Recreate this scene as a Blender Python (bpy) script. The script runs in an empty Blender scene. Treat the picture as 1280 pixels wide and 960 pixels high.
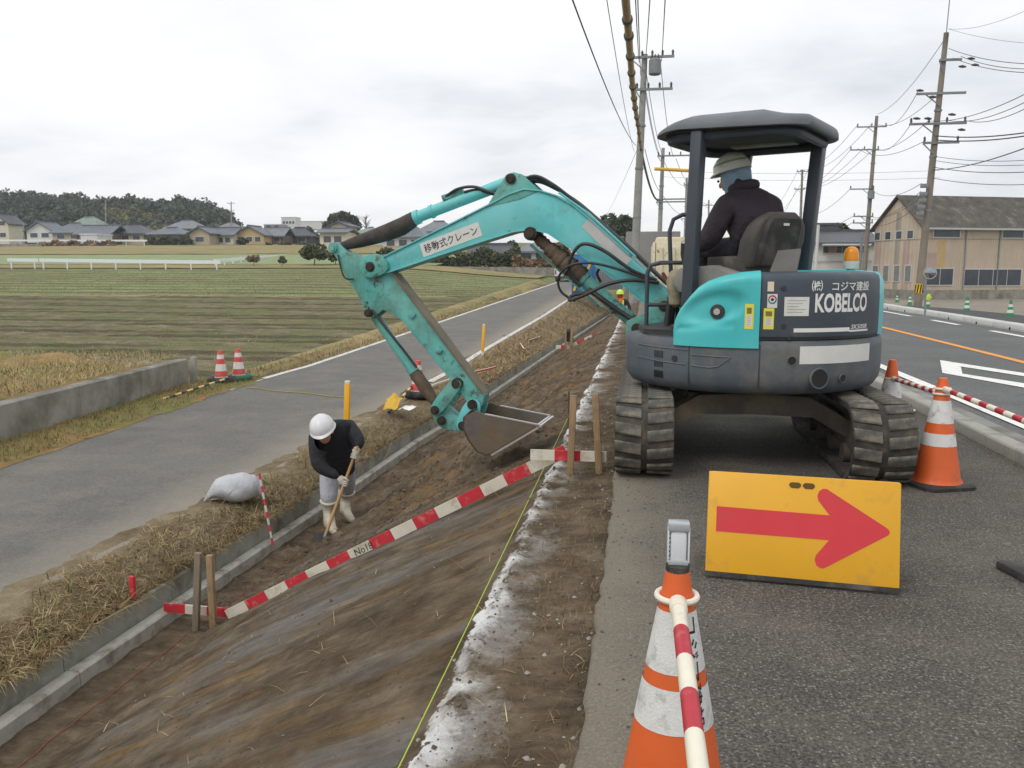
import bpy, bmesh, math, random
import numpy as np
from mathutils import Vector, Matrix, noise

# ---------------------------------------------------------------- camera
scene = bpy.context.scene
F, CAMZ = 1050.0, 1.40                      # focal length in photo pixels, lens height
PITCH = math.atan((480 - 335) / F)
YAW = math.atan((805 - 640) / F * math.cos(PITCH))
cam_data = bpy.data.cameras.new("camera")
cam_data.sensor_width = 36.0
cam_data.lens = F / 1280 * 36.0
cam_data.clip_start = 0.05
cam_data.clip_end = 4000
cam = bpy.data.objects.new("camera", cam_data)
scene.collection.objects.link(cam)
cam.location = (0, 0, CAMZ)
cam.rotation_euler = (math.pi / 2 - PITCH, 0, YAW)
scene.camera = cam

# ---------------------------------------------------------------- sky, sun, exposure
SUN_EL, SUN_AZ = math.radians(50), math.radians(215)   # azimuth clockwise from +Y
world = bpy.data.worlds.new("World")
scene.world = world
world.use_nodes = True
wn, wl = world.node_tree.nodes, world.node_tree.links
wn.clear()
w_out = wn.new("ShaderNodeOutputWorld")
w_bg = wn.new("ShaderNodeBackground")
w_sky = wn.new("ShaderNodeTexSky")
w_sky.sky_type = 'NISHITA'
w_sky.sun_disc = False
w_sky.sun_elevation = SUN_EL
w_sky.sun_rotation = SUN_AZ
w_sky.air_density = 1.5
w_sky.dust_density = 3.0
w_tc = wn.new("ShaderNodeTexCoord")
w_sep = wn.new("ShaderNodeSeparateXYZ")
wl.new(w_tc.outputs["Generated"], w_sep.inputs[0])
w_abs = wn.new("ShaderNodeMath"); w_abs.operation = 'ABSOLUTE'
wl.new(w_sep.outputs["Z"], w_abs.inputs[0])
w_den = wn.new("ShaderNodeMath"); w_den.operation = 'ADD'; w_den.inputs[1].default_value = 0.22
wl.new(w_abs.outputs[0], w_den.inputs[0])
w_dx = wn.new("ShaderNodeMath"); w_dx.operation = 'DIVIDE'
w_dy = wn.new("ShaderNodeMath"); w_dy.operation = 'DIVIDE'
wl.new(w_sep.outputs["X"], w_dx.inputs[0]); wl.new(w_den.outputs[0], w_dx.inputs[1])
wl.new(w_sep.outputs["Y"], w_dy.inputs[0]); wl.new(w_den.outputs[0], w_dy.inputs[1])
w_cmb = wn.new("ShaderNodeCombineXYZ")
wl.new(w_dx.outputs[0], w_cmb.inputs[0]); wl.new(w_dy.outputs[0], w_cmb.inputs[1])
def wnoise(scale, detail, rough, off):
    mp = wn.new("ShaderNodeMapping"); mp.inputs["Location"].default_value = off
    mp.inputs["Scale"].default_value = (0.9, 1.1, 1)
    wl.new(w_cmb.outputs[0], mp.inputs[0])
    n = wn.new("ShaderNodeTexNoise"); n.inputs["Scale"].default_value = scale
    n.inputs["Detail"].default_value = detail; n.inputs["Roughness"].default_value = rough
    n.inputs["Distortion"].default_value = 0.25
    wl.new(mp.outputs[0], n.inputs["Vector"])
    return n
w_n1 = wnoise(0.75, 6, 0.50, (4.6, 6.1, 0))
w_n2 = wnoise(2.6, 8, 0.6, (1.7, 0.4, 2))
w_mx = wn.new("ShaderNodeMath"); w_mx.operation = 'MULTIPLY_ADD'
w_mx.inputs[1].default_value = 0.30
wl.new(w_n2.outputs["Fac"], w_mx.inputs[0]); wl.new(w_n1.outputs["Fac"], w_mx.inputs[2])
w_ramp = wn.new("ShaderNodeValToRGB")
cr = w_ramp.color_ramp
cr.elements[0].position = 0.42; cr.elements[0].color = (0.58, 0.615, 0.675, 1)
cr.elements[1].position = 0.76; cr.elements[1].color = (1.0, 1.0, 1.0, 1)
e = cr.elements.new(0.53); e.color = (0.755, 0.785, 0.83, 1)
e = cr.elements.new(0.63); e.color = (0.90, 0.915, 0.945, 1)
wl.new(w_mx.outputs[0], w_ramp.inputs[0])
w_scale = wn.new("ShaderNodeVectorMath"); w_scale.operation = 'SCALE'; w_scale.inputs["Scale"].default_value = 10.0
wl.new(w_ramp.outputs[0], w_scale.inputs[0])
w_mix = wn.new("ShaderNodeMix"); w_mix.data_type = 'RGBA'
w_mix.inputs["Factor"].default_value = 0.96            # closed cloud cover over the clear sky
wl.new(w_sky.outputs[0], w_mix.inputs["A"]); wl.new(w_scale.outputs[0], w_mix.inputs["B"])
wl.new(w_mix.outputs["Result"], w_bg.inputs["Color"])
w_bg.inputs["Strength"].default_value = 0.10
wl.new(w_bg.outputs[0], w_out.inputs[0])

sun_data = bpy.data.lights.new("sun", 'SUN')
sun_data.energy = 1.0
sun_data.angle = math.radians(25)
sun_data.color = (1.0, 0.96, 0.90)
sun = bpy.data.objects.new("sun", sun_data)
scene.collection.objects.link(sun)
sd = Vector((math.sin(SUN_AZ) * math.cos(SUN_EL), math.cos(SUN_AZ) * math.cos(SUN_EL), math.sin(SUN_EL)))
sun.rotation_euler = (-sd).to_track_quat('-Z', 'Y').to_euler()

scene.view_settings.view_transform = 'Standard'
scene.view_settings.look = 'None'
scene.view_settings.exposure = 0.16
scene.view_settings.gamma = 1.0
scene.view_settings.use_curve_mapping = False
scene.render.engine = 'CYCLES'
scene.cycles.use_denoising = True
scene.cycles.max_bounces = 6

# ---------------------------------------------------------------- helpers
COL = scene.collection
RND = random.Random(7)
NPR = np.random.default_rng(11)
_fw = np.array([-math.sin(YAW) * math.cos(PITCH), math.cos(YAW) * math.cos(PITCH), -math.sin(PITCH)])
_rt = np.array([math.cos(YAW), math.sin(YAW), 0.0])
_up = np.cross(_rt, _fw)
def _ray(x, y): return _fw + _rt * (x - 640) / F + _up * (480 - y) / F
def at(x, y, Y):
    "the place that lies Y metres up the road in that direction"
    d = _ray(x, y); return Vector(d * (Y / d[1])) + Vector((0, 0, CAMZ))
def atz(x, y, z):
    d = _ray(x, y); return Vector(d * ((z - CAMZ) / d[2])) + Vector((0, 0, CAMZ))
def lerp(a, b, t): return a + (b - a) * t
def smooth(t): t = max(0.0, min(1.0, t)); return t * t * (3 - 2 * t)
def pw(x, pts):
    "piecewise linear"
    if x <= pts[0][0]: return pts[0][1]
    for (a, b), (c, d) in zip(pts, pts[1:]):
        if x <= c: return b + (d - b) * (x - a) / (c - a)
    return pts[-1][1]
def fbm(x, y, z=0.0, o=4):
    return noise.fractal(Vector((x, y, z)), 0.6, 2.1, o)

ORG = {}
class MB:
    def __init__(s): s.v = []; s.f = []; s.m = []; s.cur = 0
    def add(s, vs, fs):
        o = len(s.v); s.v.extend([tuple(q) for q in vs])
        for f in fs: s.f.append(tuple(i + o for i in f)); s.m.append(s.cur)
        return s
    def box(s, c, size, rot=None):
        c = Vector(c); h = Vector(size) / 2
        vs = []
        for dx in (-1, 1):
            for dy in (-1, 1):
                for dz in (-1, 1):
                    p = Vector((dx * h.x, dy * h.y, dz * h.z))
                    if rot is not None: p = rot @ p
                    vs.append(c + p)
        return s.add(vs, [(0, 1, 3, 2), (4, 6, 7, 5), (0, 4, 5, 1), (2, 3, 7, 6), (0, 2, 6, 4), (1, 5, 7, 3)])
    def bar(s, a, b, w, h, up=(0, 0, 1)):
        "rectangular bar from a to b, w across, h along up"
        a, b = Vector(a), Vector(b); d = (b - a).normalized()
        x = d.cross(Vector(up)).normalized(); u = x.cross(d).normalized()
        vs = []
        for p in (a, b):
            for sx, su in ((-1, -1), (1, -1), (1, 1), (-1, 1)):
                vs.append(p + x * (sx * w / 2) + u * (su * h / 2))
        return s.add(vs, [(0, 3, 2, 1), (4, 5, 6, 7), (0, 1, 5, 4), (1, 2, 6, 5), (2, 3, 7, 6), (3, 0, 4, 7)])
    def cyl(s, a, b, r0, r1=None, n=12, cap=True):
        r1 = r0 if r1 is None else r1
        return s.tube([a, b], [r0, r1], n, cap)
    def tube(s, pts, r, n=8, cap=True):
        pts = [Vector(p) for p in pts]
        rs = r if isinstance(r, (list, tuple)) else [r] * len(pts)
        rings = []; ref = None
        for i, p in enumerate(pts):
            a = pts[max(i - 1, 0)]; b = pts[min(i + 1, len(pts) - 1)]
            d = (b - a).normalized()
            if ref is None:
                ref = Vector((0, 0, 1)) if abs(d.z) < 0.9 else Vector((1, 0, 0))
            x = d.cross(ref)
            if x.length < 1e-6: x = d.cross(Vector((0, 1, 0.1)))
            x.normalize(); y = d.cross(x).normalized(); ref = -y if False else ref
            rings.append([p + (x * math.cos(2 * math.pi * k / n) + y * math.sin(2 * math.pi * k / n)) * rs[i] for k in range(n)])
        return s.loft(rings, True, cap)
    def loft(s, rings, closed=True, cap=True):
        n = len(rings[0]); vs = [p for r in rings for p in r]; fs = []
        for i in range(len(rings) - 1):
            for k in range(n if closed else n - 1):
                a = i * n + k; b = i * n + (k + 1) % n
                fs.append((a, b, b + n, a + n))
        if cap and closed:
            fs.append(tuple(range(n - 1, -1, -1)))
            o = (len(rings) - 1) * n; fs.append(tuple(o + k for k in range(n)))
        return s.add(vs, fs)
    def prism(s, poly, org, ax, ay, az, h0, h1):
        "2D polygon in the ax/ay plane at org, extruded along az from h0 to h1"
        org, ax, ay, az = Vector(org), Vector(ax), Vector(ay), Vector(az)
        n = len(poly)
        vs = [org + ax * p[0] + ay * p[1] + az * h for h in (h0, h1) for p in poly]
        fs = [tuple(range(n)), tuple(range(2 * n - 1, n - 1, -1))]
        for k in range(n):
            a, b = k, (k + 1) % n
            fs.append((a, a + n, b + n, b))
        return s.add(vs, fs)
    def lathe(s, prof, c, n=24, axis=None):
        "profile of (radius, height) about a vertical axis through c"
        c = Vector(c)
        rings = [[c + Vector((r * math.cos(2 * math.pi * k / n), r * math.sin(2 * math.pi * k / n), h)) for k in range(n)] for r, h in prof]
        return s.loft(rings, True, True)
    def ball(s, c, rx, ry=None, rz=None, n=14, m=9, jit=0.0, seed=0, rot=None):
        ry = rx if ry is None else ry; rz = rx if rz is None else rz
        c = Vector(c); rings = []
        for i in range(m + 1):
            th = math.pi * (i + (0.02 if i == 0 else (-0.02 if i == m else 0))) / m
            ring = []
            for k in range(n):
                ph = 2 * math.pi * k / n
                d = Vector((math.sin(th) * math.cos(ph), math.sin(th) * math.sin(ph), math.cos(th)))
                q = 1 + (jit * noise.noise(d * 2.3 + Vector((seed, seed * 2.1, 0))) if jit else 0)
                p = Vector((d.x * rx * q, d.y * ry * q, d.z * rz * q))
                ring.append(c + (rot @ p if rot is not None else p))
            rings.append(ring)
        return s.loft(rings, True, True)
    def torus(s, c, ex, ey, R, r, n=24, m=10):
        "closed ring about c in the plane of ex, ey"
        c, ex, ey = Vector(c), Vector(ex), Vector(ey); ez = ex.cross(ey).normalized(); rings = []
        for i in range(n + 1):
            q = 2 * math.pi * (i % n) / n; o = ex * math.cos(q) + ey * math.sin(q)
            rings.append([c + o * (R + r * math.cos(2 * math.pi * k / m)) + ez * (r * math.sin(2 * math.pi * k / m)) for k in range(m)])
        return s.loft(rings, True, False)
    def grid(s, rows):
        "rows of points, all the same length"
        n = len(rows[0])
        return s.add([p for r in rows for p in r],
                     [(i * n + k, i * n + k + 1, (i + 1) * n + k + 1, (i + 1) * n + k) for i in range(len(rows) - 1) for k in range(n - 1)])
    def quad(s, a, b, c, d): return s.add([a, b, c, d], [(0, 1, 2, 3)])
    def tri_strip(s): return s
    def build(s, name, mats, parent=None, origin=None, smooth=False, bevel=0.0, angle=38, fix=True, seg=2):
        me = bpy.data.meshes.new(name)
        org = Vector(origin) if origin is not None else (ORG.get(parent.name, Vector()) if parent is not None else Vector())
        me.from_pydata([(Vector(p) - org)[:] for p in s.v], [], s.f)
        mats = mats if isinstance(mats, (list, tuple)) else [mats]
        for m in mats: me.materials.append(m)
        if len(mats) > 1: me.polygons.foreach_set("material_index", s.m)
        if fix or bevel:
            bm = bmesh.new(); bm.from_mesh(me)
            if fix: bmesh.ops.recalc_face_normals(bm, faces=bm.faces)
            if bevel:
                ed = [e for e in bm.edges if len(e.link_faces) == 2 and e.calc_face_angle(0) > math.radians(30)]
                bmesh.ops.bevel(bm, geom=ed, offset=bevel, segments=seg, profile=0.5, affect='EDGES', clamp_overlap=True)
            bm.to_mesh(me); bm.free()
        if smooth or bevel:
            me.polygons.foreach_set("use_smooth", [True] * len(me.polygons))
            me.set_sharp_from_angle(angle=math.radians(angle))
        me.update()
        o = bpy.data.objects.new(name, me); COL.objects.link(o)
        if parent is not None: o.parent = parent
        else: o.location = org
        ORG[o.name] = org
        return o

def tag(o, label=None, cat=None, group=None, kind=None):
    if label: o["label"] = label
    if cat: o["category"] = cat
    if group: o["group"] = group
    if kind: o["kind"] = kind
    return o
def struct(o): o["kind"] = "structure"; return o
def thing(name, loc, label, cat, group=None, rz=0.0):
    "an Empty at the thing's base; parts are built in world coordinates"
    o = bpy.data.objects.new(name, None); COL.objects.link(o)
    o.empty_display_size = 0.1
    o.location = loc; o.rotation_euler = (0, 0, rz)
    ORG[o.name] = Vector(loc)
    return tag(o, label, cat, group)
def copy_tree(o, parent=None):
    c = o.copy(); COL.objects.link(c); c.parent = parent
    for ch in list(o.children): copy_tree(ch, c)
    return c
def place(proto, loc, rz, label, group=None, first=False, tilt=None, scale=None):
    c = proto if first else copy_tree(proto)
    c.location = loc; c.rotation_euler = (tilt[0] if tilt else 0, tilt[1] if tilt else 0, rz)
    if scale: c.scale = (scale,) * 3
    c["label"] = label
    if group: c["group"] = group
    return c

# ---------------------------------------------------------------- materials
def srgb(r, g, b):
    f = lambda c: ((c / 255) / 12.92 if c / 255 <= 0.04045 else (((c / 255) + 0.055) / 1.055) ** 2.4)
    return (f(r), f(g), f(b))
def _n(nt, t, **kw):
    n = nt.nodes.new(t)
    for k, v in kw.items():
        if k in n.inputs: n.inputs[k].default_value = v
        else: setattr(n, k, v)
    return n
def _noise(nt, co, scale, detail=4, rough=0.55, stretch=None):
    if stretch:
        mp = _n(nt, "ShaderNodeMapping"); mp.inputs["Scale"].default_value = stretch
        nt.links.new(co, mp.inputs[0]); co = mp.outputs[0]
    n = _n(nt, "ShaderNodeTexNoise", Scale=scale, Detail=detail, Roughness=rough)
    nt.links.new(co, n.inputs["Vector"]); return n.outputs["Fac"]
def _ramp(nt, fac, stops):
    r = nt.nodes.new("ShaderNodeValToRGB"); c = r.color_ramp
    while len(c.elements) < len(stops): c.elements.new(0.5)
    for e, (p, col) in zip(c.elements, stops):
        e.position = p; e.color = (*col[:3], 1) if not isinstance(col, (int, float)) else (col, col, col, 1)
    nt.links.new(fac, r.inputs[0]); return r.outputs[0]
def _mix(nt, fac, a, b, mode='MIX'):
    m = nt.nodes.new("ShaderNodeMix"); m.data_type = 'RGBA'; m.blend_type = mode
    for key, val in (("Factor", fac), ("A", a), ("B", b)):
        if hasattr(val, "links"): nt.links.new(val, m.inputs[key])
        elif key == "Factor": m.inputs[key].default_value = val
        else: m.inputs[key].default_value = (*val[:3], 1)
    return m.outputs["Result"]
def _math(nt, op, a, b=None, c=None):
    m = nt.nodes.new("ShaderNodeMath"); m.operation = op
    for i, v in enumerate((a, b, c)):
        if v is None: continue
        if hasattr(v, "links"): nt.links.new(v, m.inputs[i])
        else: m.inputs[i].default_value = v
    return m.outputs[0]
def newmat(name):
    m = bpy.data.materials.new(name); m.use_nodes = True
    nt = m.node_tree; b = nt.nodes["Principled BSDF"]
    tc = nt.nodes.new("ShaderNodeTexCoord"); geo = nt.nodes.new("ShaderNodeNewGeometry")
    return m, nt, b, tc.outputs["Object"], geo.outputs["Position"]
def bump(nt, b, h, strength, dist=0.02):
    n = _n(nt, "ShaderNodeBump", Strength=strength, Distance=dist)
    nt.links.new(h, n.inputs["Height"]); nt.links.new(n.outputs[0], b.inputs["Normal"])
MATS = {}
def mat(name, col, rough=0.6, var=0.12, scale=6.0, metal=0.0, bmp=0.0, bscale=60.0, dirt=None, damt=0.5, dscale=3.0, stretch=None, spec=None, trans=0.0):
    "plain surface: a base colour with uneven tone, optional dirt patches and fine relief"
    if name in MATS: return MATS[name]
    m, nt, b, oc, wc = newmat(name)
    f = _noise(nt, oc, scale, 5, 0.6, stretch)
    lo = tuple(max(0, c * (1 - var)) for c in col); hi = tuple(min(1, c * (1 + var)) for c in col)
    c = _ramp(nt, f, [(0.3, lo), (0.7, hi)])
    if dirt is not None:
        d1 = _noise(nt, oc, dscale, 6, 0.65)
        d2 = _ramp(nt, d1, [(0.62 - damt * 0.3, 0.0), (0.80 - damt * 0.2, 1.0)])
        c = _mix(nt, d2, c, dirt)
        rr = _math(nt, 'MULTIPLY_ADD', d2, 0.85 - rough if rough < 0.85 else 0.0, rough)
        nt.links.new(rr, b.inputs["Roughness"])
    else:
        r2 = _noise(nt, oc, scale * 2.2, 3)
        nt.links.new(_math(nt, 'MULTIPLY_ADD', r2, 0.16, rough - 0.08), b.inputs["Roughness"])
    nt.links.new(c, b.inputs["Base Color"])
    b.inputs["Metallic"].default_value = metal
    if spec is not None: b.inputs["Specular IOR Level"].default_value = spec
    if trans: b.inputs["Transmission Weight"].default_value = trans
    if bmp: bump(nt, b, _noise(nt, oc, bscale, 4, 0.6), bmp)
    MATS[name] = m; return m
# ---------------------------------------------------------------- ground materials
def sep_xyz(nt, co):
    s = nt.nodes.new("ShaderNodeSeparateXYZ"); nt.links.new(co, s.inputs[0]); return s.outputs
def asphalt_mat(name, base, dust, dusty=0.35, edge=None, patch=0.5, con=1.0):
    m, nt, b, oc, wc = newmat(name)
    big = _noise(nt, wc, 0.7, 7, 0.68)
    fine = _noise(nt, wc, 85.0, 3, 0.8)
    mid = _noise(nt, wc, 28.0, 4, 0.7)
    c = _ramp(nt, fine, [(0.36, tuple(k * (1 - 0.58 * con) for k in base)), (0.50, base), (0.66, tuple(min(1, k * (1 + 1.3 * con)) for k in base))])
    c = _mix(nt, 0.75, c, _ramp(nt, mid, [(0.3, (0.72, 0.72, 0.72)), (0.7, (1.22, 1.2, 1.17))]), 'MULTIPLY')
    c = _mix(nt, 0.35 + 0.4 * con, c, _ramp(nt, big, [(0.3, (0.68, 0.68, 0.69)), (0.7, (1.28, 1.26, 1.22))]), 'MULTIPLY')
    vor = nt.nodes.new('ShaderNodeTexVoronoi'); vor.inputs['Scale'].default_value = 95.0; nt.links.new(wc, vor.inputs['Vector'])
    vr = nt.nodes.new('ShaderNodeSeparateColor'); nt.links.new(vor.outputs['Color'], vr.inputs[0])
    chip = _math(nt, 'MULTIPLY', _math(nt, 'GREATER_THAN', vr.outputs[0], 0.86), _math(nt, 'LESS_THAN', vor.outputs['Distance'], 0.42))
    c = _mix(nt, _math(nt, 'MULTIPLY', chip, 0.75 * con), c, tuple(min(1, k * 2.6 + 0.05) for k in base))
    d = _ramp(nt, _math(nt, 'MULTIPLY_ADD', mid, 0.35, _noise(nt, wc, 1.7, 6, 0.65)), [(0.62, 0.0), (0.95, 1.0)])
    c = _mix(nt, _math(nt, 'MULTIPLY', d, dusty), c, dust)
    # pale scuffs, short smears of dried mud
    sc = _ramp(nt, _noise(nt, wc, 3.6, 5, 0.7, (1.0, 3.0, 1.0)), [(0.63, 0.0), (0.71, 1.0)])
    sc = _math(nt, 'MULTIPLY', sc, _ramp(nt, mid, [(0.45, 0.0), (0.65, patch)]))
    c = _mix(nt, sc, c, tuple(min(1, k * 1.5) for k in dust))
    if edge:
        x = sep_xyz(nt, wc)[0]
        w = _math(nt, 'MULTIPLY_ADD', _noise(nt, wc, 2.2, 6, 0.7), 0.5, x)
        e = _ramp(nt, _math(nt, 'MULTIPLY_ADD', w, edge[0], edge[1]), [(0.0, 1.0), (1.0, 0.0)])
        e = _math(nt, 'MULTIPLY', e, _math(nt, 'MULTIPLY_ADD', fine, 0.7, 0.45))
        c = _mix(nt, _math(nt, 'MULTIPLY', e, 0.85), c, dust)
    nt.links.new(c, b.inputs["Base Color"])
    b.inputs["Roughness"].default_value = 0.9
    b.inputs["Specular IOR Level"].default_value = 0.25
    bump(nt, b, _math(nt, 'MULTIPLY_ADD', mid, 0.6, fine), 0.7, 0.006)
    return m
M_WALK = asphalt_mat("walk_asphalt", srgb(82, 80, 76), srgb(130, 122, 108), 0.35, (2.4, -0.35), 0.8)
M_ROAD = asphalt_mat("road_asphalt", srgb(98, 99, 100), srgb(132, 137, 130), 0.12, None, 0.15, 0.5)
M_LANE = asphalt_mat("lane_asphalt", srgb(106, 105, 102), srgb(150, 142, 127), 0.30, (-1.25, -5.35), 0.4, 0.25)
M_LOT = asphalt_mat("lot_gravel", srgb(128, 122, 112), srgb(160, 150, 132), 0.5)

def soil_mat():
    m, nt, b, oc, wc = newmat("cut_soil")
    xyz = sep_xyz(nt, wc)
    base = _ramp(nt, _noise(nt, wc, 4.0, 8, 0.68), [(0.30, srgb(70, 60, 49)), (0.50, srgb(98, 86, 71)), (0.75, srgb(132, 119, 101))])
    streak = _noise(nt, wc, 1.0, 6, 0.62, (0.6, 2.8, 0.6))
    streak2 = _noise(nt, wc, 1.0, 7, 0.66, (0.9, 6.0, 0.9))
    slope = _ramp(nt, xyz[0], [(0.0, 1.0), (1.0, 1.0)])
    on = _math(nt, 'MULTIPLY', _math(nt, 'LESS_THAN', xyz[0], -0.72), _math(nt, 'GREATER_THAN', xyz[0], -3.05))
    grey = _math(nt, 'MULTIPLY', _ramp(nt, streak, [(0.48, 0.0), (0.64, 0.55)]), on)
    ylim = _ramp(nt, _math(nt, 'MULTIPLY_ADD', xyz[1], 0.1, 0.0), [(0.58, 1.0), (0.78, 0.25)])
    grey = _math(nt, 'MULTIPLY', grey, ylim)
    c = _mix(nt, grey, base, _ramp(nt, streak2, [(0.3, srgb(108, 107, 105)), (0.7, srgb(138, 138, 137))]))
    och = _math(nt, 'MULTIPLY', _ramp(nt, streak2, [(0.50, 0.0), (0.66, 0.6)]), on)
    och = _math(nt, 'MULTIPLY', och, _ramp(nt, _noise(nt, wc, 0.8, 3), [(0.42, 0.0), (0.56, 1.0)]))
    c = _mix(nt, och, c, srgb(146, 114, 66))
    dk = _ramp(nt, _noise(nt, wc, 1.3, 7, 0.7, (0.8, 2.2, 0.8)), [(0.50, 0.0), (0.68, 0.5)])
    c = _mix(nt, dk, c, srgb(66, 57, 47))
    fl_ = _noise(nt, wc, 1.0, 4, 0.75, (5.0, 34.0, 5.0))      # fine drag lines left by the bucket
    c = _mix(nt, 0.55, c, _ramp(nt, fl_, [(0.3, (0.62, 0.60, 0.58)), (0.5, (1.0, 1.0, 1.0)), (0.7, (1.28, 1.27, 1.25))]), 'MULTIPLY')
    # a sprayed line of lime along the top edge of the cut: chalky core, drifting to the pavement side
    wob = _math(nt, 'MULTIPLY_ADD', _noise(nt, wc, 2.6, 5, 0.7), 0.20, xyz[0])
    pos = _math(nt, 'MULTIPLY_ADD', wob, 2.0, 1.25)
    grain = _math(nt, 'MULTIPLY_ADD', _noise(nt, wc, 55.0, 4, 0.8), 0.45, _math(nt, 'MULTIPLY', _noise(nt, wc, 9.0, 7, 0.72), 0.75))
    gaps = _ramp(nt, _noise(nt, wc, 1.6, 4, 0.6), [(0.37, 0.28), (0.54, 1.0)])
    core = _math(nt, 'MULTIPLY', _ramp(nt, pos, [(0.09, 0.0), (0.12, 1.0), (0.21, 0.85), (0.46, 0.0)]), gaps)
    core = _ramp(nt, _math(nt, 'MULTIPLY_ADD', core, 0.62, _math(nt, 'MULTIPLY', grain, 0.55)), [(0.60, 0.0), (0.94, 1.0)])
    drift = _math(nt, 'MULTIPLY', _ramp(nt, pos, [(0.09, 0.0), (0.15, 1.0), (0.45, 0.65), (0.95, 0.0)]), gaps)
    drift = _ramp(nt, _math(nt, 'MULTIPLY_ADD', drift, 0.45, _math(nt, 'MULTIPLY', grain, 0.6)), [(0.54, 0.0), (0.90, 0.66)])
    c = _mix(nt, drift, c, srgb(206, 205, 202))
    c = _mix(nt, _math(nt, 'MULTIPLY', core, 0.88), c, srgb(232, 232, 231))
    nt.links.new(c, b.inputs["Base Color"])
    b.inputs["Roughness"].default_value = 0.92
    b.inputs["Specular IOR Level"].default_value = 0.2
    h = _math(nt, 'MULTIPLY_ADD', _noise(nt, wc, 45.0, 6, 0.7), 0.5, _noise(nt, wc, 14.0, 6, 0.7))
    bump(nt, b, h, 0.8, 0.03)
    b.inputs['Specular IOR Level'].default_value = 0.05
    return m
M_SOIL = soil_mat()
def veg_mat(name, stops, scale, scale2=0.4, stops2=None, b_=0.6, stretch=None, rough=0.95, rows=None):
    m, nt, b, oc, wc = newmat(name)
    c = _ramp(nt, _noise(nt, wc, scale, 7, 0.7, stretch), stops)
    if stops2: c = _mix(nt, _ramp(nt, _noise(nt, wc, scale2, 5, 0.6), [(0.42, 0.0), (0.6, 1.0)]), c, _ramp(nt, _noise(nt, wc, scale * 1.4, 6, 0.7, stretch), stops2))
    if rows:      # darker bands alternating with paler rows across the field
        w = nt.nodes.new('ShaderNodeTexWave'); w.bands_direction = 'Y'; w.inputs['Scale'].default_value = rows; w.inputs['Distortion'].default_value = 0.8; w.inputs['Detail'].default_value = 0.0; w.inputs['Detail Scale'].default_value = 0.15
        nt.links.new(wc, w.inputs['Vector']); c = _mix(nt, 0.75, c, _ramp(nt, w.outputs['Fac'], [(0.12, (0.50, 0.48, 0.46)), (0.38, (1.0, 1.0, 1.0)), (0.85, (1.12, 1.10, 1.06))]), 'MULTIPLY')
    nt.links.new(c, b.inputs["Base Color"]); b.inputs["Roughness"].default_value = rough
    b.inputs["Specular IOR Level"].default_value = 0.15
    if b_: bump(nt, b, _noise(nt, wc, scale * 2, 5, 0.7), b_, 0.06)
    return m
M_GROUND = veg_mat("rough_ground", [(0.3, srgb(92, 92, 66)), (0.7, srgb(140, 130, 92))], 1.2, 0.05, [(0.3, srgb(96, 104, 70)), (0.7, srgb(130, 132, 90))])
M_PLOUGH = veg_mat("plough_soil", [(0.3, srgb(86, 80, 64)), (0.5, srgb(111, 104, 85)), (0.72, srgb(144, 136, 111))], 3.2, 0.45, [(0.3, srgb(88, 92, 64)), (0.7, srgb(118, 120, 86))], 0.9, (0.35, 1.6, 1), rows=0.22)
M_CROP = veg_mat("young_crop", [(0.3, srgb(98, 108, 74)), (0.5, srgb(122, 130, 88)), (0.72, srgb(148, 150, 108))], 1.5, 0.10, [(0.3, srgb(98, 98, 72)), (0.7, srgb(134, 132, 96))], 0.7, (0.3, 1.2, 1), rows=0.13)
M_LUSH = veg_mat("lush_crop", [(0.3, srgb(120, 132, 96)), (0.7, srgb(146, 158, 116))], 0.8, 0.1, None, 0.4)
M_TAN = veg_mat("dry_grass_ground", [(0.3, srgb(122, 108, 76)), (0.7, srgb(172, 154, 112))], 1.6, 0.2, [(0.3, srgb(110, 108, 70)), (0.7, srgb(146, 140, 96))], 0.6)
M_BANK = veg_mat("bank_turf", [(0.3, srgb(120, 98, 64)), (0.7, srgb(162, 136, 92))], 2.5, 0.5, [(0.3, srgb(100, 100, 58)), (0.7, srgb(134, 130, 78))], 0.8)
M_VERGE = veg_mat("verge_soil", [(0.3, srgb(84, 72, 56)), (0.7, srgb(132, 116, 92))], 4.0, 0.9, [(0.3, srgb(110, 98, 78)), (0.7, srgb(150, 138, 114))], 0.8)
M_HILL = veg_mat("hill_floor", [(0.3, srgb(44, 52, 40)), (0.7, srgb(66, 74, 54))], 0.3)

# ---------------------------------------------------------------- terrain shape
ROAD_L = [(-10, -7.6), (9.2, -8.0), (17.3, -8.5), (32, -8.1), (66, -7.3), (120, -6.0)]
ROAD_R = [(-10, -4.9), (5.3, -4.68), (9.4, -4.5), (23, -4.5), (36, -4.2), (50, -4.1), (120, -2.5)]
KERB_X = [(-10, -3.93), (4.3, -3.86), (6.1, -3.83), (8.2, -3.71), (12.8, -3.60), (14.6, -3.46), (30, -2.9), (60, -1.6)]
def zr(Y): return -1.05 + 0.0255 * max(0.0, Y - 20)
def kx(Y): return pw(Y, KERB_X)
def zf(Y): return pw(Y, [(0, -1.32), (18, -1.32), (50, -0.5), (82, 1.4), (90, 1.75), (160, 6.2), (180, 6.9), (260, 7.6), (900, 9)])
def zright(Y): return -0.02 - 0.78 * smooth((Y - 24) / 38)
def G(X, Y):
    "height of the natural ground"
    left = lerp(zr(min(Y, 110)) - 0.16, zf(Y), smooth((-9.0 - X) / 16))
    if X <= -9: return left
    if X >= 9: return zright(Y)
    t = smooth((X + 4.2) / 3.4)
    low = zr(min(Y, 110)) - 0.25 if X < -4 else lerp(zr(min(Y, 110)) - 0.25, -0.12, t)
    low = min(low, -0.6) if Y < 60 and X < -1 else low
    return min(low, -0.14) if Y < 100 else lerp(low, 0.4, smooth((Y - 100) / 60))

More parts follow.
